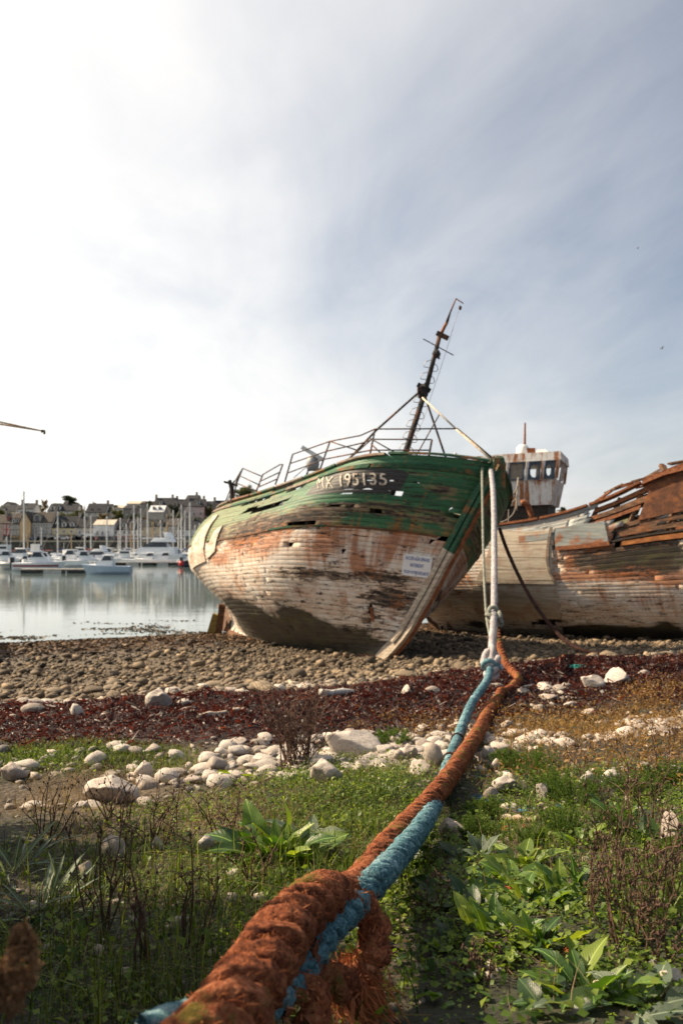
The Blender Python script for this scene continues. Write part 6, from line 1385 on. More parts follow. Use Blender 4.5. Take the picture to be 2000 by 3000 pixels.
# ---------------------------------------------------------------- ropes
def rope_mat(name, dark, mid, light, moss=None, rough=.95):
    t = NT(name); v = t.tc(); n1 = t.noise(v, 6, 6, .65); n2 = t.noise(v, 85, 6, .72); n3 = t.noise(v, 260, 3, .6)
    col = t.ramp(t.m('ADD', t.m('MULTIPLY', n1, .4), t.m('MULTIPLY', n2, .6)), [(.38, dark), (.5, mid), (.62, light)])
    if moss:
        col = t.mix(t.m('MULTIPLY', t.step(t.m('ADD', n1, t.m('MULTIPLY', n2, .3)), moss[1], 14), .85), col, t.mix(n3, moss[0], tuple(c*2.2 for c in moss[0])))
    t.bump(t.m('ADD', n2, t.m('MULTIPLY', n3, .6)), .9, .012); t.done(col, rough, 0, .15); return t.mat
def fibre_mat(name, dark, mid, light):
    t = NT(name); ri = t.n('ShaderNodeNewGeometry').outputs['Random Per Island']; n = t.noise(t.tc(), 5, 4, .6)
    col = t.ramp(t.m('ADD', t.m('MULTIPLY', ri, .65), t.m('MULTIPLY', n, .35)), [(.15, dark), (.5, mid), (.85, light)]); t.done(col, .9, 0, .15)
    tr = t.n('ShaderNodeBsdfTranslucent'); t.L(col, tr.inputs[0]); ms = t.n('ShaderNodeMixShader'); ms.inputs[0].default_value = .3
    t.L(t.bsdf.outputs[0], ms.inputs[1]); t.L(tr.outputs[0], ms.inputs[2]); t.L(ms.outputs[0], t.out.inputs[0]); return t.mat
def frames(C):
    T = np.gradient(C, axis=0); T /= np.linalg.norm(T, axis=1, keepdims=True); u = np.cross(T[0], [0, 0, 1.]); u /= np.linalg.norm(u); U = []
    for t in T: u = u-t*(u@t); u /= np.linalg.norm(u); U.append(u.copy())
    U = np.array(U); return T, U, np.cross(T, U)
def strands(root, C, rad, pitch, mat, name='strand', k=3, lump=.10, seg=7, seed=0, rk=.54, fr=70.0, yarn=.0):
    r = np.random.default_rng(seed); T, U, W = frames(C); s = np.concatenate([[0], np.cumsum(np.linalg.norm(np.diff(C, axis=0), axis=1))])
    rad = np.asarray(rad)*np.ones(len(C)); org = np.array(root.location)
    for j in range(k):
        ph = 2*math.pi*j/k + s/pitch*2*math.pi; cen = C + (U*np.cos(ph)[:, None]+W*np.sin(ph)[:, None])*(rad*(1-rk))[:, None]
        t2, u2, w2 = frames(cen); V = []
        for q in range(seg):
            a = 2*math.pi*q/seg; qa = q*1.0+j*31; ss = s*fr
            nz = (vnoise(ss*.5, qa*.45, seed+3)-.5)*1.0+(vnoise(ss, qa*.8, seed+4)-.5)*.8+(vnoise(ss*2.3, qa*1.6, seed+5)-.5)*.55
            rr = rad*rk*(1+lump*2*nz+yarn*math.cos(0)*np.cos(5*a-s/(pitch*.33)*2*math.pi))
            V.append(cen+(u2*math.cos(a)+w2*math.sin(a))*rr[:, None])
        V = np.stack(V, 1); n = len(C); i = np.arange(n*seg).reshape(n, seg)
        Q = np.stack([i[:-1], np.roll(i, -1, 1)[:-1], np.roll(i, -1, 1)[1:], i[1:]], -1).reshape(-1, 4)
        link(name, np_mesh(name, V.reshape(-1, 3)-org, Q, mat, True), root)
def fibres(root, C, rad, n, length, width, mat, seed=0, wt=None, lift=.5, name='loose_fibres', kk=3, pitch=None, cross=.3):
    r = np.random.default_rng(seed); T, U, W = frames(C); w = np.ones(len(C)) if wt is None else wt; w = w/w.sum()
    i = r.choice(len(C), n, p=w); a = r.uniform(0, 6.283, n); rad = np.asarray(rad)*np.ones(len(C))
    N = U[i]*np.cos(a)[:, None]+W[i]*np.sin(a)[:, None]; B = np.cross(T[i], N)
    p = C[i]+N*(rad[i]*r.uniform(.80, 1.0, n))[:, None]+T[i]*r.uniform(-.01, .01, (n, 1))
    d = T[i]*r.choice([-1, 1], (n, 1))*r.uniform(.5, 1, (n, 1)) + B*r.normal(.4, cross+.3, (n, 1)) + N*r.uniform(-.05, lift, (n, 1)); d /= np.linalg.norm(d, axis=1, keepdims=True)
    L = (length*r.uniform(.4, 1.5, n))[:, None]; sd = np.cross(d, N); sd /= np.linalg.norm(sd, axis=1, keepdims=True)+1e-9; ww = width*r.uniform(.6, 1.5, (n, 1))
    m_ = p+d*L*.5+N*L*.10; e = p+d*L+N*L*r.normal(-.12, .25, (n, 1))
    V = np.stack([p-sd*ww, p+sd*ww, m_-sd*ww, m_+sd*ww, e], 1).reshape(-1, 3)-np.array(root.location); k = (np.arange(n)*5)[:, None]
    return tag(link(name, np_mesh(name, V, [(k+np.array([[0, 1, 3, 2]])), (k+np.array([[2, 3, 4]]))], mat), root), kind='stuff')
def path(lst, n, lift=None, near=0.0):
    C = catmull([P(*q) for q in lst], n)
    if near:                                   # closer rings where the rope is close to the lens
        D = catmull([P(*q) for q in lst], n*3); w = np.concatenate([[0], np.cumsum(1/np.maximum(D[:-1, 1], .8)**near)]); t = np.interp(np.linspace(0, w[-1], n), w, np.arange(len(D))); C = np.stack([np.interp(t, np.arange(len(D)), D[:, i]) for i in range(3)], -1)
    if lift: C[:, 2] = np.maximum(C[:, 2], gz(C[:, 0], C[:, 1])+lift*np.clip((C[:, 1]-1.6)/1.5, 0, 1))
    return C
M_or = rope_mat('orange_hawser', (.05, .019, .012), (.28, .085, .036), (.52, .23, .115), ((.06, .06, .008), .73)); M_orf = fibre_mat('orange_fibre', (.14, .045, .02), (.38, .115, .04), (.58, .24, .11))
M_bl = rope_mat('blue_hawser', (.03, .07, .085), (.11, .24, .28), (.34, .47, .50)); M_blf = fibre_mat('blue_fibre', (.03, .09, .12), (.10, .25, .32), (.36, .48, .52))
M_wh = rope_mat('grey_white_rope', (.20, .18, .18), (.44, .41, .42), (.62, .59, .59)); M_whf = fibre_mat('white_fibre', (.25, .22, .2), (.45, .42, .4), (.62, .6, .57))
M_dk = rope_mat('tarred_brown_rope', (.015, .008, .007), (.045, .022, .018), (.09, .05, .04)); M_gr = rope_mat('green_grey_rope', (.10, .11, .09), (.24, .25, .21), (.38, .38, .33))
def build_ropes():
    og = P(1130, 2490, 2.35)
    orr = empty('orange_rope', (og.x, og.y, float(gz(og.x, og.y))), 'thick frayed orange hawser running from the foreground across the beach', 'rope')
    C = path([(480, 3200, .84), (575, 3090, .93), (690, 2950, 1.06), (785, 2800, 1.24), (865, 2690, 1.42), (935, 2632, 1.56), (1010, 2628, 1.74), (1062, 2585, 1.98), (1130, 2490, 2.38), (1210, 2400, 2.95), (1290, 2310, 3.55), (1355, 2215, 4.5), (1400, 2145, 5.6), (1437, 2075, 7.0), (1470, 2035, 8.0), (1512, 2004, 8.7), (1516, 1984, 9.2), (1482, 1945, 9.7), (1466, 1905, 10.1), (1457, 1860, 10.5), (1450, 1800, 10.9)], 1700, .03, 1.0)
    s = np.concatenate([[0], np.cumsum(np.linalg.norm(np.diff(C, axis=0), axis=1))]); rad = np.interp(C[:, 1], [.8, 1.3, 2.0, 4, 7, 9, 11], [.052, .052, .044, .046, .051, .050, .042])
    strands(orr, C, rad, .23, M_or, lump=.14, seg=20, seed=1, fr=85, rk=.47, yarn=.08)
    fibres(orr, C, rad*.97, 4000, .016, .0005, M_orf, 2, None, .8); fibres(orr, C, rad*.86, 16000, .013, .00055, M_orf, 6, 1/C[:, 1]**.6, .45)
    # the turn under the blue rope and its frayed tail
    C2 = path([(985, 2640, 1.64), (1050, 2650, 1.72), (1092, 2705, 1.74), (1098, 2780, 1.70), (1060, 2850, 1.62), (990, 2880, 1.54), (920, 2840, 1.47), (880, 2770, 1.43)], 160)
    strands(orr, C2, .034, .2, M_or, 'loop_strand', lump=.3, seg=12, seed=7, fr=75); fibres(orr, C2, .035, 700, .018, .0010, M_orf, 8, None, .6)
    C4 = path([(800, 2950, 1.30), (850, 2905, 1.34), (905, 2900, 1.38), (930, 2960, 1.36), (890, 3030, 1.30)], 90); strands(orr, C4, .028, .15, M_or, 'loop_strand', lump=.2, seed=17); fibres(orr, C4, .029, 500, .016, .0010, M_orf, 18, None, .6)
    r = np.random.default_rng(9); n = 520; a = np.array(P(1020, 2850, 1.60)); V = []; Q = []
    for q in range(n):
        st = a+r.normal(0, .022, 3); d = np.array([r.normal(.35, .28), r.normal(-.1, .25), -1]); d /= np.linalg.norm(d); L = r.uniform(.04, .10); sd = np.cross(d, [0, 1, .2]); sd = sd/np.linalg.norm(sd)*.0012
        mid = st+d*L*.5+r.normal(0, .006, 3); e = st+d*L+r.normal(0, .016, 3)+np.array([.02, 0, .0]); b = len(V); V += [st-sd, st+sd, mid-sd, mid+sd, e-sd*.5, e+sd*.5]; Q += [(b, b+1, b+3, b+2), (b+2, b+3, b+5, b+4)]
    tag(link('frayed_tail', np_mesh('frayed_tail', np.array(V)-np.array(orr.location), np.array(Q), M_orf), orr), kind='stuff')
    bg = P(1250, 2410, 2.75)
    blr = empty('blue_rope', (bg.x, bg.y, float(gz(bg.x, bg.y))), 'fuzzy pale blue rope lying over the orange hawser', 'rope')
    C = path([(430, 3060, .98), (560, 3010, 1.08), (720, 2965, 1.22), (855, 2860, 1.38), (930, 2752, 1.50), (1000, 2680, 1.62), (1090, 2590, 1.86), (1180, 2490, 2.26), (1245, 2405, 2.85), (1285, 2325, 3.65), (1310, 2250, 4.4), (1340, 2165, 5.3), (1382, 2060, 6.7), (1426, 1992, 7.7), (1437, 1950, 8.2)], 1300, .01, 1.0)
    rad = np.interp(C[:, 1], [.8, 1.4, 2.2, 4, 8.2], [.034, .036, .034, .035, .038]); strands(blr, C, rad, .16, M_bl, lump=.14, seg=18, seed=11, fr=110, rk=.50, yarn=.08)
    fibres(blr, C, rad*1.0, 4000, .010, .0005, M_blf, 12, None, .9); fibres(blr, C, rad*.90, 14000, .009, .00055, M_blf, 15, 1/C[:, 1]**.6, .5)
    for px, py, d in ((1338, 2170, 5.28), (1318, 2222, 4.65)):         # dark twine whippings
        c = P(px, py, d); i = int(np.argmin(np.linalg.norm(C-np.array(c), axis=1))); T, U, W = frames(C)
        MB().tube([Vector(C[i]+(U[i]*math.cos(a)+W[i]*math.sin(a))*(rad[i]+.004)) for a in np.linspace(0, 6.283, 13)], .008, 5).build('whipping', M_dk, blr, True)
    wg = P(1440, 1700, 12)
    whr = empty('white_rope', (wg.x, wg.y, float(gz(wg.x, wg.y))), 'taut grey-white mooring rope from the trawler bow to the knot on the beach', 'rope')
    C = path([(1437, 1948, 8.2), (1440, 1890, 9.0), (1446, 1800, 10.2), (1447, 1700, 11.8), (1447, 1600, 13.5), (1446, 1500, 15.6), (1443, 1430, 17.4), (1439, 1392, 18.6), (1436, 1372, 19.4)], 420)
    strands(whr, C, np.interp(C[:, 1], [8, 12, 19.4], [.040, .050, .062]), .26, M_wh, lump=.08, seed=21)
    fibres(whr, C, np.interp(C[:, 1], [8, 12, 19.4], [.041, .051, .063]), 3000, .03, .0016, M_whf, 22, None, .5)
    def loop(root, c, r1, r2, nrm, m, name='knot', tw=0.0, wob=.25, n=26, turns=1):
        nrm = Vector(nrm).normalized(); u = nrm.orthogonal().normalized(); w = nrm.cross(u); pts = []
        for i in range(n*turns+1):
            a = 2*math.pi*i/n; q = r1*(1+wob*math.sin(a*2+tw)); pts.append(Vector(c)+u*math.cos(a)*q+w*math.sin(a)*q+nrm*math.sin(a*1.5+tw)*r2*1.2)
        MB().tube(pts, r2, 7).build(name, m, root, True)
    k = P(1437, 1946, 8.2)
    loop(whr, k+Vector((0, .0, .05)), .085, .036, (.2, -.3, 1), M_wh, tw=.4); loop(whr, k+Vector((.01, -.05, -.04)), .075, .034, (-.3, -.5, .8), M_wh, tw=1.7); loop(whr, k+Vector((-.01, -.07, .0)), .07, .026, (.1, .4, 1), M_bl, tw=2.6); loop(whr, k+Vector((.0, -.03, -.10)), .055, .03, (.5, -.3, .7), M_wh, tw=.1); loop(whr, k+Vector((.03, .05, .06)), .095, .03, (1, .1, .35), M_wh, tw=.8)
    k = P(1447, 1802, 10.2)
    loop(whr, k, .085, .03, (0, -.7, .7), M_gr, tw=.3); loop(whr, k+Vector((.0, -.03, -.03)), .095, .026, (.5, -.2, .9), M_gr, tw=2.0); loop(whr, k+Vector((.05, 0, -.06)), .06, .03, (.9, -.2, .3), M_gr, tw=1.0)
    tg = P(1416, 1650, 14)
    thr = empty('thin_rope', (tg.x, tg.y, float(gz(tg.x, tg.y))), 'thin slack grey rope hanging beside the taut white mooring rope', 'rope')
    C = path([(1411, 1352, 19.6), (1413, 1500, 16.8), (1416, 1650, 14), (1421, 1760, 12), (1427, 1825, 11), (1436, 1864, 10.6), (1448, 1872, 10.4), (1452, 1850, 10.35), (1450, 1815, 10.3)], 300)
    strands(thr, C, np.interp(C[:, 1], [10, 14, 19.6], [.020, .026, .036]), .12, M_gr, lump=.08, seed=31)
    C = path([(1455, 1830, 10.3), (1452, 1870, 10.0), (1448, 1910, 9.2), (1446, 1940, 8.5)], 80); strands(thr, C, .016, .1, M_gr, 'tail_strand', lump=.08, seed=33)
    dg = P(1720, 1912, 17.5)
    dkr = empty('brown_rope', (dg.x, dg.y, float(gz(dg.x, dg.y))), 'dark tarred rope sagging from the trawler bow to the ground by the second wreck', 'rope')
    C = path([(1462, 1548, 20.4), (1480, 1600, 20.2), (1520, 1690, 19.7), (1560, 1762, 19.2), (1610, 1830, 18.6), (1660, 1880, 18.0), (1715, 1908, 17.5), (1780, 1920, 17.3), (1840, 1922, 17.4), (1880, 1916, 17.8)], 260, .03)
    strands(dkr, C, .05, .2, M_dk, lump=.1, seed=41)
build_ropes()
# ---------------------------------------------------------------- plants in the foreground
def px_field(px, py, lst):
    o = np.zeros(np.shape(px)); px = np.clip(px, 15, 1985)
    for cx, cy_, rx, ry, w in lst: o = np.maximum(o, w*np.exp(-(((px-cx)/rx)**2+((py-cy_)/ry)**2)**2))
    return o
def sow(n, y0, y1, seed, dens, s_max=None):
    r = np.random.default_rng(seed); n = int(n*1.35); y = np.sqrt(r.uniform(y0**2, y1**2, n)); x = r.uniform(-1, 1, n)*(.47*y+.8); z = gz(x, y); q = proj(np.stack([x, y, z], -1))
    ok = r.uniform(0, 1, n) < px_field(q[:, 0], q[:, 1], dens)*np.clip((.6*vnoise(x*2.6, y*2.6, seed+5)+.4*vnoise(x*8, y*8, seed+9)-.30)*4.5, .22, 1)
    return np.stack([x, y, z], -1)[ok], q[ok], r
def blades(pos, h, w, r, lean=.5, name='grass', mat=None, label=None):
    n = len(pos); a = r.uniform(0, 6.283, n); d = np.stack([np.cos(a), np.sin(a), 0*a], -1); sd = np.stack([-np.sin(a), np.cos(a), 0*a], -1)
    ln = np.abs(r.normal(0, lean, n))[:, None]; h = h[:, None]; w = w[:, None]; up = np.array([0, 0, 1.])
    L = []
    for f in (0, .4, .75, 1.0):
        c = pos+up*h*f*(1-.35*ln*f)+d*h*ln*f*f; ww = w*(1-f**1.6*.95)
        L += [c-sd*ww, c+sd*ww]
    V = np.stack(L, 1).reshape(-1, 3); k = (np.arange(n)*8)[:, None]
    Q = np.concatenate([k+np.array([[2*i, 2*i+1, 2*i+3, 2*i+2]]) for i in range(3)], 1).reshape(-1, 4)
    return tag(link(name, np_mesh(name, V, Q, mat, True)), label, 'grass', kind='stuff')
M_grass = leaf_mat('meadow_grass', (.016, .032, .005), (.07, .115, .013), (.20, .25, .035), .5, .5, 1.5)
M_straw = leaf_mat('dead_straw', (.06, .038, .02), (.17, .115, .06), (.34, .25, .14), .25, .8, 1.5)
M_weed = leaf_mat('small_leaved_weed', (.022, .052, .008), (.095, .16, .02), (.24, .31, .05), .5, .45, 2)
M_dry = leaf_mat('withered_orange_weed', (.10, .05, .018), (.24, .135, .05), (.40, .26, .12), .4, .8, 2)
M_mayweed = leaf_mat('feathery_weed', (.03, .065, .010), (.075, .14, .022), (.16, .23, .05), .45, .6, 3)
M_twig = wood_mat('dry_red_twig', (.03, .014, .009), (.085, .042, .026), (.17, .10, .065), (9, 9, 9), 3)
def build_ground_cover():
    p, q, r = sow(205000, 1.05, 7.0, 31, [(240, 2225, 330, 45, 1), (1010, 2350, 230, 90, .75), (350, 2760, 560, 300, .3), (1700, 2400, 420, 130, .22), (1150, 2480, 120, 130, .5), (900, 2560, 200, 120, .6), (1950, 2560, 200, 200, .45), (600, 2950, 500, 120, .6)])
    hh = np.clip(r.lognormal(-2.75, .4, len(p)), .02, .22)*np.where(q[:, 1] > 2500, 1.35, .85)*np.where(q[:, 1] < 2400, .62, 1); blades(p, hh, np.full(len(p), .0016)+.0008*r.uniform(0, 1, len(p)), r, .85, 'grass', M_grass, 'fresh green grass growing through the foreground bank')
    p, q, r = sow(60000, 1.05, 6.0, 33, [(600, 2480, 500, 180, .8), (300, 2350, 350, 90, .8), (1000, 2450, 200, 100, .6), (1600, 2650, 500, 300, .35), (450, 2800, 500, 250, .8), (1250, 2220, 300, 80, .5)])
    blades(p, np.clip(r.lognormal(-2.9, .5, len(p)), .02, .25), np.full(len(p), .0012), r, 1.3, 'dead_grass', M_straw, 'dead straw coloured grass stalks matted on the bank')
    # small leaves
    p, q, r = sow(195000, 1.05, 5.5, 35, [(1550, 2800, 620, 330, 1), (1150, 2780, 160, 260, 1), (1020, 2350, 280, 120, .9), (1750, 2400, 380, 130, .8), (620, 2430, 300, 90, .5), (200, 2230, 260, 40, .4), (1300, 2560, 200, 160, .8), (850, 2330, 200, 60, .5), (1400, 2190, 160, 60, .3), (300, 2800, 480, 280, .55), (1300, 2950, 300, 120, 1), (800, 2600, 250, 120, .7)])
    n = len(p); z = np.abs(r.normal(0, .026, n)); c = p+np.stack([r.normal(0, .01, n), r.normal(0, .01, n), z], -1)
    L = np.clip(r.lognormal(-4.35, .4, n), .006, .034)*np.where(q[:, 1] > 2500, 1.0, .9); V, Fq = leaves(c, L, L*.42, r)
    tag(link('weeds', np_mesh('weeds', V, Fq, M_weed, True)), 'low small leaved green weeds carpeting the ground', 'weeds', kind='stuff')
    # withered weeds over the shingle on the right
    p, q, r = sow(200000, 3.5, 12, 37, [(1760, 2150, 330, 90, 1), (1500, 2190, 160, 60, .8), (1950, 2110, 160, 110, 1), (1180, 2140, 160, 40, .75), (1300, 2130, 120, 30, .7), (1650, 2260, 300, 50, .45), (1950, 2250, 150, 100, .6)])
    n = len(p); z = np.abs(r.normal(0, .05, n)); V, Fq = flakes(p+np.stack([r.normal(0, .02, n), r.normal(0, .02, n), z], -1), r.uniform(.006, .015, n), r, .35, .8, .4)
    tag(link('withered_weeds', np_mesh('withered_weeds', V, Fq, M_dry)), 'withered orange brown weeds spread over the shingle', 'weeds', kind='stuff')
    blades(p[::9], np.clip(r.lognormal(-2.5, .35, len(p[::9])), .04, .2), np.full(len(p[::9]), .0013), r, .8, 'withered_stalks', M_dry, 'thin withered stalks among the orange weeds')
    # twigs and litter
    p, q, r = sow(30000, 1.05, 6, 39, [(600, 2500, 700, 300, .6), (1500, 2600, 500, 350, .5), (1500, 2420, 200, 80, .7)])
    V, Fq = flakes(p+np.array([0, 0, .006]), r.uniform(.012, .05, len(p)), r, .035, .25, .12)
    tag(link('twig_litter', np_mesh('twig_litter', V, Fq, M_straw)), 'broken twigs and straw littering the soil', 'litter', kind='stuff')
def leaves(c, L, W, r, up=.45):
    n = len(c); a = r.uniform(0, 6.283, n); el = r.normal(up, .45, n); d = np.stack([np.cos(a)*np.cos(el), np.sin(a)*np.cos(el), np.sin(el)], -1); s = np.stack([-np.sin(a), np.cos(a), r.normal(0, .3, n)], -1); s /= np.linalg.norm(s, axis=1, keepdims=True); nn = np.cross(d, s)
    L = L[:, None]; W = W[:, None]; k = W*r.uniform(.1, .5, (n, 1))
    V = np.stack([c, c+d*L*.5+s*W+nn*k, c+d*L*.55, c+d*L*.5-s*W+nn*k, c+d*L-nn*k*.8], 1).reshape(-1, 3); i = (np.arange(n)*5)[:, None]
    return V, np.concatenate([i+np.array([[0, 1, 2]]), i+np.array([[0, 2, 3]]), i+np.array([[1, 4, 2]]), i+np.array([[2, 4, 3]])], 1).reshape(-1, 3)
build_ground_cover()

# broad leaved plants, each leaf a part
def leaf_mesh(width, fold, curl, wave, seed):
    r = random.Random(seed); V = []; n = 8
    for i in range(n):
        f = i/(n-1); w = width*(math.sin(math.pi*min(1, f*.96+.03)**.75))**.8*(1 if f > .12 else .45)*(1 if f < .95 else .25); y = math.sin(f*curl)/max(curl, .01); z = (1-math.cos(f*curl))/max(curl, .01)
        wv = wave*math.sin(i*2.1+seed); V += [(-w, y, -z+fold*w+wv), (-w*.5, y, -z+fold*w*.45+wv*.4), (0, y, -z), (w*.5, y, -z+fold*w*.45-wv*.4), (w, y, -z+fold*w-wv)]
    Q = [(i*5+j, i*5+j+1, (i+1)*5+j+1, (i+1)*5+j) for i in range(n-1) for j in range(4)]
    return np.array(V), np.array(Q)
def broad_mat(name, dark, mid, light, rough=.38):
    t = NT(name); v = t.tc(); r = t.rnd(); x = t.xyz(v); n = t.noise(v, 5, 5, .6)
    vein = t.m('ABSOLUTE', t.m('SINE', t.m('ADD', t.m('MULTIPLY', x[1], 42.0), t.m('MULTIPLY', t.m('ABSOLUTE', x[0]), -60.0)))); rib = t.step(t.m('ABSOLUTE', x[0]), .012, -120)
    col = t.ramp(t.m('ADD', t.m('MULTIPLY', r, .6), t.m('MULTIPLY', n, .4)), [(.15, dark), (.5, mid), (.85, light)])
    col = t.mix(t.m('MULTIPLY', rib, .6), col, tuple(min(1, c*2.2+.03) for c in light)); col = t.mix(t.m('MULTIPLY', t.step(n, .66, 10), .35), col, (.16, .10, .03))
    t.bump(t.m('ADD', t.m('MULTIPLY', vein, .25), t.m('MULTIPLY', n, 1.5)), .12, .02); t.done(col, rough, 0, .45)
    tr = t.n('ShaderNodeBsdfTranslucent'); t.L(t.mul(col, (1.7, 1.6, .5, 1)), tr.inputs[0]); ms = t.n('ShaderNodeMixShader'); ms.inputs[0].default_value = .42
    t.L(t.bsdf.outputs[0], ms.inputs[1]); t.L(tr.outputs[0], ms.inputs[2]); t.L(ms.outputs[0], t.out.inputs[0]); return t.mat
M_dock = broad_mat('dock_leaf', (.022, .06, .012), (.055, .12, .018), (.13, .21, .035)); M_silver = broad_mat('silvery_leaf', (.05, .075, .05), (.10, .14, .09), (.18, .22, .15), .6); M_lime = broad_mat('lime_leaf', (.09, .15, .02), (.15, .22, .03), (.22, .28, .05))
LEAF = {m.name: [np_mesh('leaf', *leaf_mesh(w, f, c, wv, k), m, True) for k, (w, f, c, wv) in enumerate(((.21, .35, .5, .02), (.18, .5, .9, .03), (.25, .25, .35, .025), (.17, .45, 1.3, .035), (.23, .3, .8, .04)))] for m in (M_dock, M_silver, M_lime)}
LEAF['narrow'] = [np_mesh('leaf', *leaf_mesh(w, .4, c, .004, k), M_silver, True) for k, (w, c) in enumerate(((.05, .5), (.045, .9), (.06, .3)))]
LEAF['dark'] = [np_mesh('leaf', *leaf_mesh(w, .3, c, .02, k), broad_mat('dark_dock_leaf', (.012, .03, .010), (.025, .058, .014), (.05, .09, .02)), True) for k, (w, c) in enumerate(((.26, .6), (.24, .9), (.28, .4)))]
def leafy(px, py, n, lpx, label, kind='dock_leaf', up=.9, seed=0, name='broad_leaved_plant', spread=.4, jitter=.03):
    g = G(px, py); r = random.Random(seed+px); root = empty(name, g, label, 'plant'); k = g.y/F
    for i in range(n):
        L = lpx*k*r.uniform(.55, 1.2); az = i*2.399+r.uniform(-.8, .8); el = up*r.uniform(.35, 1.35)-.25*(i/n)
        o = link('leaf', r.choice(LEAF[kind if kind != 'dock_leaf' or r.random() < .72 else 'lime_leaf']), root); o.location = (math.cos(az)*jitter*r.random()*(1+i/n), math.sin(az)*jitter*r.random()*(1+i/n), r.uniform(0, .015))
        d = Vector((math.cos(az)*math.cos(el), math.sin(az)*math.cos(el), math.sin(el)))
        zq = Vector((0, 0, 1)) if abs(d.z) < .98 else Vector((1, 0, 0)); sx = d.cross(zq).normalized(); nz = sx.cross(d)
        M = Matrix((sx, d, nz)).transposed() @ Matrix.Rotation(r.uniform(-.5, .5), 3, 'Y'); o.rotation_euler = M.to_euler(); o.scale = (L*r.uniform(.85, 1.2), L, L)
    return root
leafy(812, 2520, 40, 150, 'large dock with many upright glossy leaves left of the ropes', up=1.15, jitter=.09)
leafy(905, 2470, 8, 120, 'silvery green leaves of the plant beside the large dock', 'silvery_leaf', up=.8, jitter=.05)
leafy(690, 2280, 4, 75, 'pair of bright lime leaves catching sun by the white shingle', 'lime_leaf', up=.6)
leafy(1345, 2520, 8, 80, 'small leafy plant next to the blue rope', 'dark', up=.7)
leafy(1415, 2530, 7, 80, 'plant with one pale upright oval leaf right of the blue rope', 'silvery_leaf', up=1.25)
leafy(1500, 2590, 18, 95, 'leafy plant below the pale oval leaf', up=.9, jitter=.05)
leafy(1540, 2540, 16, 95, 'tall lime green plant in the sunlit weeds', 'lime_leaf', up=1.15, jitter=.04)
leafy(1645, 2620, 20, 111, 'leafy plant with rounded upright leaves before the dry stems', up=1.2, jitter=.05)
leafy(1560, 2670, 20, 95, 'sunlit plant amid the low weeds, centre of the leafy patch', up=1.0, jitter=.06)
leafy(1400, 2670, 12, 95, 'dark leaved plant in the shade right of the frayed rope', 'dark', up=.8, jitter=.06)
leafy(1475, 2760, 22, 101, 'leafy plant with bright upright leaves below the leafy patch', up=1.1, jitter=.07)
leafy(1590, 2770, 16, 85, 'small upright plant beside fallen orange fibres', up=1.1, jitter=.05)
leafy(1300, 2640, 10, 120, 'broad dark leaves overhung by the blue rope', 'dark', up=.5, jitter=.06)
leafy(1330, 2800, 12, 80, 'plant with small dark leaves beside the frayed rope tail', 'dark', up=.7, jitter=.07)
leafy(1720, 2920, 18, 152, 'plant with one broad pointed leaf near the lower edge', up=1.0, jitter=.05)
leafy(1840, 2960, 16, 130, 'silvery leaved plant in the lower right corner', 'silvery_leaf', up=.6, jitter=.09)
leafy(1620, 2960, 9, 110, 'dark green plant at the lower edge', 'dark', up=.8, jitter=.06)
leafy(1450, 2940, 10, 90, 'low lobed plant at the lower edge below the rope tail', up=.5, jitter=.08)
leafy(1190, 2530, 6, 70, 'little plant under the crossing of the ropes', 'dark', up=.7)
leafy(1710, 2480, 9, 70, 'small leafy plant among feathery weeds', up=1.0, jitter=.05)
leafy(1900, 2480, 12, 90, 'plant with narrow dark leaves before the tall white stone', 'dark', up=1.1, jitter=.06)
leafy(1820, 2400, 10, 80, 'narrow leaved plant at the edge of the feathery weeds', up=1.2, jitter=.06)
leafy(110, 2680, 40, 150, 'grey narrow leaved clump in the shade at the left edge', 'narrow', up=.95, jitter=.12, name='narrow_leaved_plant')
leafy(40, 2560, 22, 150, 'second grey narrow leaved clump behind the first', 'narrow', up=1.1, jitter=.08, name='narrow_leaved_plant')
leafy(960, 2600, 14, 80, 'small pale stemmed plant just behind the rope loop', 'silvery_leaf', up=1.2, jitter=.07)
leafy(1040, 2420, 8, 60, 'small dock seedling in the bright grass', up=.9, jitter=.04)
# feathery clumps
def feather(px, py, wpx, hpx, label, seed):
    g = G(px, py); k = g.y/F; r = np.random.default_rng(seed); root = empty('feathery_weed', g, label, 'plant'); n = 60; C = []; mb = MB()
    for i in range(n):
        a = r.uniform(0, 6.283); q = wpx*k/2*math.sqrt(r.uniform(0, 1)); h = hpx*k*r.uniform(.5, 1)*(1-.4*(q/(wpx*k/2))**2); e = Vector((math.cos(a)*q, math.sin(a)*q, h)); mb.tube([g+Vector((e.x*.4, e.y*.4, 0)), g+Vector((e.x*.8, e.y*.8, h*.6)), g+e], .0012, 3)
        for f in np.linspace(.35, 1, 6): C.append((e.x*(.4+.6*f), e.y*(.4+.6*f), h*f))
    mb.build('stems', M_weed, root)
    C = np.array(C); nl = 26; c = np.repeat(C, nl, 0); N = len(c); d = r.normal(0, 1, (N, 3)); d[:, 2] = np.abs(d[:, 2])*.7; d /= np.linalg.norm(d, axis=1, keepdims=True); s = np.cross(d, r.normal(0, 1, (N, 3))); s /= np.linalg.norm(s, axis=1, keepdims=True)
    L = (.012*g.y/3.2*r.uniform(.5, 1.3, (N, 1))); w = .0007*g.y/2.6; V = np.stack([c-s*w, c+s*w, c+d*L], 1).reshape(-1, 3)
    link('crown', np_mesh('crown', V, np.arange(N*3).reshape(-1, 3), M_mayweed), root)
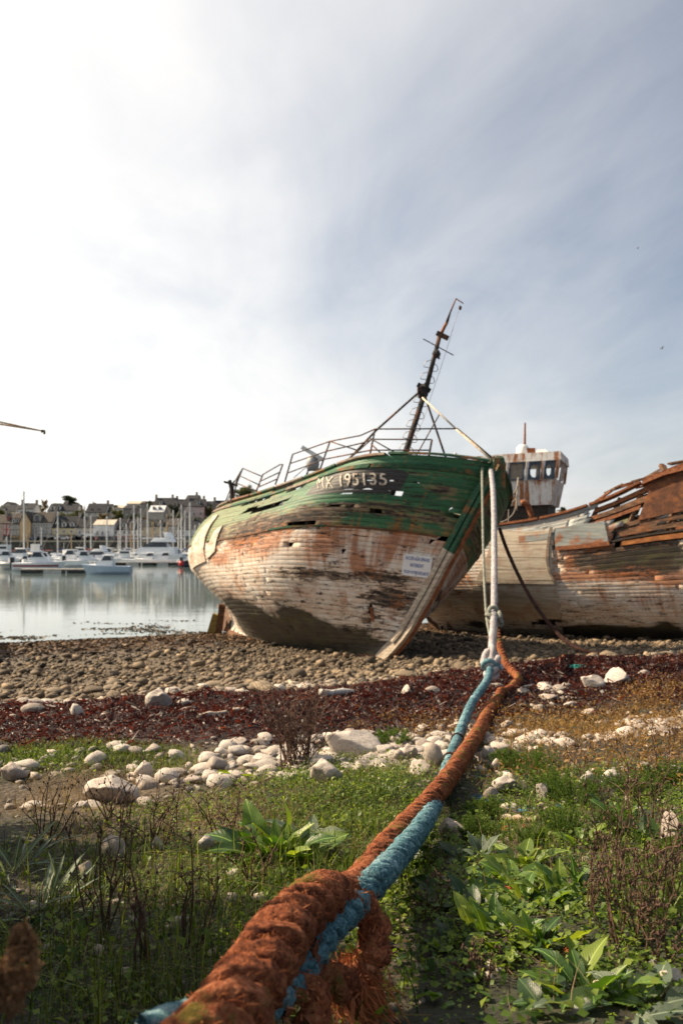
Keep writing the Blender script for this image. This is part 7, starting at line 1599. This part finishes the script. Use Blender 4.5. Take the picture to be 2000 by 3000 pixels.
for i, (px, py, w, h, lab) in enumerate(((1560, 2270, 190, 90, 'bright feathery weed clump just right of the orange rope'), (1690, 2360, 200, 110, 'rounded feathery weed behind the dry stems'), (1610, 2330, 150, 80, 'feathery weed around the upright pale stone'), (1850, 2330, 220, 90, 'feathery weed clump near the right edge stones'), (1640, 2450, 170, 100, 'feathery weed beside the red plastic scraps'), (1480, 2250, 110, 60, 'small dark feathery weed in the rope shadow'),
        (1950, 2300, 140, 80, 'feathery weed at the right edge'), (1790, 2440, 150, 80, 'feathery weed in front of the tall white stone'), (1420, 2400, 120, 70, 'shaded feathery weed below the orange rope'), (1150, 2180, 120, 50, 'yellowish feathery weed by the big angular rock'), (1390, 2460, 130, 80, 'leafy feathery weed by the grey boulder'), (1560, 2480, 120, 60, 'low feathery weed in the leafy patch'))): feather(px, py, w, h, lab, 50+i)
# dry stems
def dry_plant(px, py, wpx, hpx, n, label, seed, thick=.0022, heads=True, br=4, name='dry_stemmed_plant', lean=0.0):
    g = G(px, py); k = g.y/F; r = random.Random(seed); root = empty(name, g, label, 'plant'); mb = MB(); hd = MB()
    for i in range(n):
        a = r.uniform(0, 6.283); b0 = g+Vector((r.uniform(-.18, .18)*wpx*k, r.uniform(-.12, .12)*wpx*k, -.01)); sp = wpx*k*.5*r.uniform(.1, 1); h = hpx*k*r.uniform(.5, 1.05)
        e = b0+Vector((math.cos(a)*sp+lean*h, math.sin(a)*sp*.6, h)); m1 = b0.lerp(e, .4)+Vector((r.gauss(0, .012), r.gauss(0, .012), h*.1)); m2 = b0.lerp(e, .75)+Vector((r.gauss(0, .014), r.gauss(0, .014), h*.05))
        mb.tube([b0, m1, m2, e], [thick*1.2, thick, thick*.75, thick*.4], 4)
        for j in range(br):
            f = r.uniform(.3, .95); s = m1.lerp(m2, f) if f < .6 else m2.lerp(e, f); d = Vector((r.gauss(0, 1), r.gauss(0, .7), r.uniform(.2, 1.1))).normalized()*h*r.uniform(.12, .32)
            mb.tube([s, s+d*.5+Vector((0, 0, .006)), s+d], [thick*.6, thick*.5, thick*.3], 3)
            if heads and r.random() < .6: hd.lathe(s+d, [(.001, -.003), (.0035, 0), (.003, .003), (.001, .006)], 5)
            if r.random() < .5:
                d2 = Vector((r.gauss(0, 1), r.gauss(0, .7), r.uniform(0, 1))).normalized()*h*.1; mb.tube([s+d*.6, s+d*.6+d2], [thick*.4, thick*.25], 3)
        if heads: hd.lathe(e, [(.001, -.004), (.0045, 0), (.004, .004), (.001, .008)], 5)
    mb.build('stems', M_twig, root)
    if heads and hd.v: hd.build('seed_heads', M_twig, root)['kind'] = 'stuff'
dry_plant(870, 2245, 260, 230, 60, 'dense dry twiggy shrub in front of the seaweed', 1, .0028, False, 7, 'twiggy_shrub')
dry_plant(660, 2330, 260, 60, 9, 'dry branches sprawling over the white shingle', 2, .003, False, 4, lean=1.2)
for i, (px, py, w, h, n, lab) in enumerate(((1720, 2680, 150, 330, 7, 'tall dry seed stems at the near edge of the stem thicket'), (1800, 2640, 200, 360, 10, 'tallest dry stems right of the leafy patch'), (1890, 2700, 200, 330, 12, 'thick cluster of dry red stems by the right edge'), (1960, 2660, 160, 300, 10, 'dry stems cut by the right edge'), (1830, 2760, 260, 220, 14, 'tangled low dry stems under the thicket'), (1930, 2820, 200, 180, 10, 'bent dry stems above the silvery plant'),
        (420, 2850, 160, 420, 6, 'shaded tall dry stem near the middle of the dark grass'), (280, 2740, 220, 330, 8, 'shaded dry stems above the narrow leaved clump'), (560, 2780, 160, 340, 6, 'dry stems between dark grass and the orange rope'), (130, 2480, 200, 220, 9, 'dry brown stems before the broad flat rock'), (480, 2480, 260, 200, 12, 'tangle of dry stems below the sandy bank'), (660, 2460, 220, 150, 12, 'dry stems beside the large dock'), (330, 2420, 240, 190, 12, 'withered stems leaning over the sandy bank'), (760, 2620, 180, 200, 8, 'dry stems behind the orange rope loop'), (1250, 2690, 150, 130, 6, 'bent pale twigs right of the rope loop'), (1880, 2440, 200, 260, 9, 'thin brown stems rising before the tall white stone'), (1690, 2300, 160, 130, 6, 'arching dry stems over feathery weeds'), (1950, 2230, 160, 130, 8, 'dry stems at the right edge of the withered weeds'), (1400, 2880, 200, 140, 6, 'dark bent twigs at the lower edge'))):
    dry_plant(px, py, w, h, n, lab, 20+i, .0020 if px > 1200 else .0024)
# fluffy seed head close to the lens
def seed_head():
    c = P(28, 2860, .80); r = np.random.default_rng(4); root = empty('seed_head', Vector((c.x, c.y, float(gz(c.x, c.y)))), 'fluffy brown seed head close to the camera at the left edge', 'plant')
    b = Vector(root.location); MB().tube([b, b.lerp(c, .6)+Vector((-.01, .01, 0)), c-Vector((0, 0, .02))], .0025, 5).build('stem', M_twig, root)
    C = []
    for i in range(90):
        f = r.uniform(0, 1); a = r.uniform(0, 6.283); q = .021*math.sin(math.pi*min(1, f*.9+.1))*math.sqrt(r.uniform(.2, 1)); C.append((c.x+f*.014+q*math.cos(a), c.y+q*math.sin(a), c.z-.035+f*.085))
    V, Fq = leaf_cloud(np.array(C), .0035, 30, .003, 1, 5); tag(link('plume', np_mesh('plume', V-np.array(b), Fq, fibre_mat('seed_plume', (.14, .07, .03), (.28, .15, .07), (.42, .26, .14))), root), kind='stuff')
seed_head()
# unseen shrubs added left of the frame to shade the bank and block skylight
def shade_shrub(x, y, w, h, label, seed):
    z = float(gz(x, y)); root = empty('bramble_bush', (x, y, z), label, 'bush'); r = np.random.default_rng(seed); mb = MB(); C = []
    for i in range(26):
        a = r.uniform(0, 6.283); q = w*math.sqrt(r.uniform(0, 1)); e = Vector((x+math.cos(a)*q, y+math.sin(a)*q, z+h*r.uniform(.75, 1)*(1-.3*(q/w)**2))); mb.tube([(x+math.cos(a)*q*.2, y+math.sin(a)*q*.2, z), (x+math.cos(a)*q*.7, y+math.sin(a)*q*.7, z+(e.z-z)*.6), tuple(e)], [.012, .009, .004], 4)
        for f in np.linspace(.15, 1, 9): C.append((x+(e.x-x)*(.3+.7*f), y+(e.y-y)*(.3+.7*f), z+(e.z-z)*f))
    mb.build('stems', M_twig, root); V, Fq = leaf_cloud(np.array(C), .036, 90, .08, 1, seed); link('foliage', np_mesh('foliage', V-np.array(root.location), Fq, M_bush), root)
shade_shrub(-2.1, 2.2, .78, 1.8, 'dense bramble bush beside the bank, outside the picture, nearest the rope', 1)
shade_shrub(-2.5, 3.25, .8, 1.55, 'bramble bush outside the picture beyond the first', 2)
shade_shrub(-3.2, 2.5, .9, 2.5, 'tall bramble bush outside the picture behind the others', 5)
shade_shrub(-2.8, 1.1, .85, 2.3, 'second tall bramble bush outside the picture', 6)
shade_shrub(-1.08, .42, .5, 1.2, 'bramble bush outside the picture at the feet of the camera', 4)
shade_shrub(-1.75, 1.3, .72, 1.65, 'bramble bush outside the picture beside the camera', 3)

# ---------------------------------------------------------------- small things on the beach and the boats
def driftwood():
    for px0, py0, px1, py1, r_, lab, m in ((585, 2108, 664, 2098, .028, 'bleached stick lying on the near seaweed', M_pale), (682, 2090, 716, 2086, .022, 'short pale stick on the seaweed behind the bleached one', M_pale), (940, 2048, 1030, 2040, .045, 'pale flat plank lying on the seaweed before the trawler', plain((.55, .53, .48), .7, .15, 6, name='bleached_plank')), (1470, 2408, 1570, 2412, .014, 'grey driftwood stick in the leafy patch', M_pale), (1370, 2580, 1530, 2566, .012, 'pale broken branch among the leafy plants', M_pale), (1140, 2716, 1215, 2690, .006, 'pale curved twig right of the rope loop', M_pale)):
        a, b = G(px0, py0), G(px1, py1); up = Vector((0, 0, r_)); n = 7; pts = [a.lerp(b, i/(n-1))+up+Vector((0, random.gauss(0, r_*.3), random.gauss(0, r_*.2))) for i in range(n)]
        o = MB().tube(pts, [r_*random.uniform(.7, 1.1) for _ in pts], 7).build('driftwood', m, None, True, org=a); tag(o, lab, 'driftwood')
driftwood()
def scraps():
    r = np.random.default_rng(77)
    for px, py, col, n, L, lab, dk in ((1690, 1960, (.04, .30, .26), 260, .05, 'tangle of teal fishing net on the seaweed', 1), (1452, 2352, (.03, .26, .24), 60, .018, 'teal net scrap in the leafy patch', .4), (1412, 2350, (.02, .18, .40), 40, .022, 'blue twine scrap right of the ropes', .4), (1530, 2384, (.02, .24, .50), 30, .022, 'bright blue twine scrap', .3), (1640, 2372, (.02, .22, .5), 24, .014, 'small blue plastic shred by the feathery weed', .3),
            (1480, 2440, (.50, .11, .03), 60, .014, 'orange rope shred on the bare soil', .4), (1540, 2435, (.5, .10, .03), 40, .012, 'red orange fibre tuft near the grey driftwood', .4), (1482, 2618, (.52, .13, .04), 70, .012, 'frayed orange fibre tuft in the leafy patch', .4), (1385, 2640, (.45, .08, .03), 40, .008, 'red fibre tuft in the shade', .3), (1665, 2805, (.5, .12, .04), 40, .008, 'orange fibre tuft near the lower plants', .3), (1220, 2640, (.45, .08, .03), 30, .008, 'dark red fibre tuft beside the blue rope', .3)):
        g = G(px, py); a = r.normal(0, 1, (n, 3)); a /= np.linalg.norm(a, axis=1, keepdims=True); c = np.abs(r.normal(0, 1, (n, 3)))*0+r.normal(0, L*.8, (n, 3)); c[:, 2] = np.abs(c[:, 2])*.35+.012
        s = np.cross(a, r.normal(0, 1, (n, 3))); s = s/np.linalg.norm(s, axis=1, keepdims=True)*L*.07; a = a*L*r.uniform(.4, 1, (n, 1)); a[:, 2] *= .5; m_ = c+r.normal(0, L*.12, (n, 3))
        V = np.stack([c-a-s, c-a+s, m_-s, m_+s, c+a-s, c+a+s], 1).reshape(-1, 3); i = (np.arange(n)*6)[:, None]; Q = np.concatenate([i+np.array([[0, 1, 3, 2]]), i+np.array([[2, 3, 5, 4]])], 1).reshape(-1, 4)
        o = link('fibre_scrap', np_mesh('fibre_scrap', V, Q, plain(col, .8, .2, 40, name='plastic_fibre')), None, g); tag(o, lab, 'scrap')
scraps()
def gull():
    c = P(1343, 1337, 21.3); mc = plain((.30, .15, .08), .8, .2, 5, name='brown_cask')
    w = 21.3/F*38; o = MB().lathe(c+Vector((.11, .3, -.42)), [(w*.5, -.15), (w*.53, .0), (w*.52, .2), (w*.5, .26)], 14).build('capstan_drum', M_brown, None, True, org=c+Vector((.11, .3, -.6))); o.parent = wreck; o.location = Vector(c+Vector((.11, .3, -.6)))-Vector(wreck.location)
    b = c+Vector((.02, .3, -.10)); root = empty('gull', b-Vector((0, 0, .06)), 'grey and white gull perched on the brown drum at the bow', 'bird')
    secs = []; prof = [(-.07, .10, .012), (-.06, .12, .035), (-.045, .145, .042), (-.03, .13, .04), (-.035, .09, .045), (-.01, .06, .075), (.06, .045, .085), (.14, .05, .06), (.20, .065, .03), (.27, .08, .008)]
    pts = [(-.105, .20, .010), (-.085, .205, .034), (-.06, .20, .042), (-.045, .17, .042), (-.03, .12, .055), (.02, .085, .085), (.09, .07, .08), (.16, .06, .05), (.24, .055, .015)]
    MB().tube([b+Vector((x, 0, z)) for x, z, _ in pts], [q for *_, q in pts], 10).build('body', plain((.70, .70, .70), .7, .06, 8, name='white_plumage'), root, True)
    for s in (-1, 1):
        MB().tube([b+Vector((x, s*y, z)) for x, y, z in ((-.01, .075, .10), (.08, .085, .10), (.20, .05, .085), (.30, .02, .075))], [.03, .04, .028, .006], 8).build('wing', plain((.30, .31, .34), .7, .1, 8, name='grey_plumage'), root, True)
        MB().tube([b+Vector((.05, s*.03, .03)), b+Vector((.05, s*.03, -.06))], .007, 5).build('leg', plain((.45, .16, .05), .6, .1, 5, name='orange_leg'), root)
    MB().tube([b+Vector((-.12, 0, .197)), b+Vector((-.175, 0, .188))], [.014, .004], 6).build('beak', plain((.5, .3, .05), .5, .1, 5, name='yellow_beak'), root)
gull()
def flying(px, py, d, label):
    c = P(px, py, d); root = empty('flying_gull', c, label, 'bird'); m = plain((.25, .25, .26), .7, .1, 5, name='gull_grey')
    MB().tube([c+Vector((-.2, 0, 0)), c+Vector((-.08, 0, .01)), c+Vector((.1, 0, 0)), c+Vector((.26, 0, -.01))], [.01, .05, .05, .01], 6).build('body', m, root)
    for s in (-1, 1): MB().hexa([c+Vector(q) for q in ((-.06, s*.03, .02), (.08, s*.03, .02), (.14, s*.35, .16), (.0, s*.35, .16), (-.06, s*.03, .035), (.08, s*.03, .035), (.14, s*.35, .172), (.0, s*.35, .172))]).build('wing', m, root)
flying(1936, 1021, 90, 'distant gull flying at the upper right over the second wreck'); flying(1866, 728, 140, 'tiny far gull high in the sky')
# props under the hulls
def props():
    for a, b, w, lab, m in (((640, 1850, 29.2), (652, 1770, 28.9), .22, 'rusty prop post under the trawler stern', M_brown), ((618, 1850, 29.4), (636, 1800, 29.3), .30, 'yellow lichened prop block under the trawler stern', wood_mat('lichened_timber', (.08, .06, .02), (.22, .17, .04), (.34, .27, .09), (3, 3, 8), 1.5, .4)), ((1280, 1815, 31), (1276, 1745, 31), .14, 'thin dark prop under the second wreck stern', M_brown), ((1325, 1822, 29.5), (1318, 1778, 29.3), .4, 'pale block under the second wreck stern', M_timber)):
        p, q = P(*a), P(*b); p.z = min(p.z, float(gz(p.x, p.y))); o = MB().beam(p, q, w, w*.8, up=(0, 1, 0)).build('timber_prop', m, None, org=p); tag(o, lab, 'prop')
props()
for o in list(bpy.data.objects):
    if '_o' in o: del o['_o']
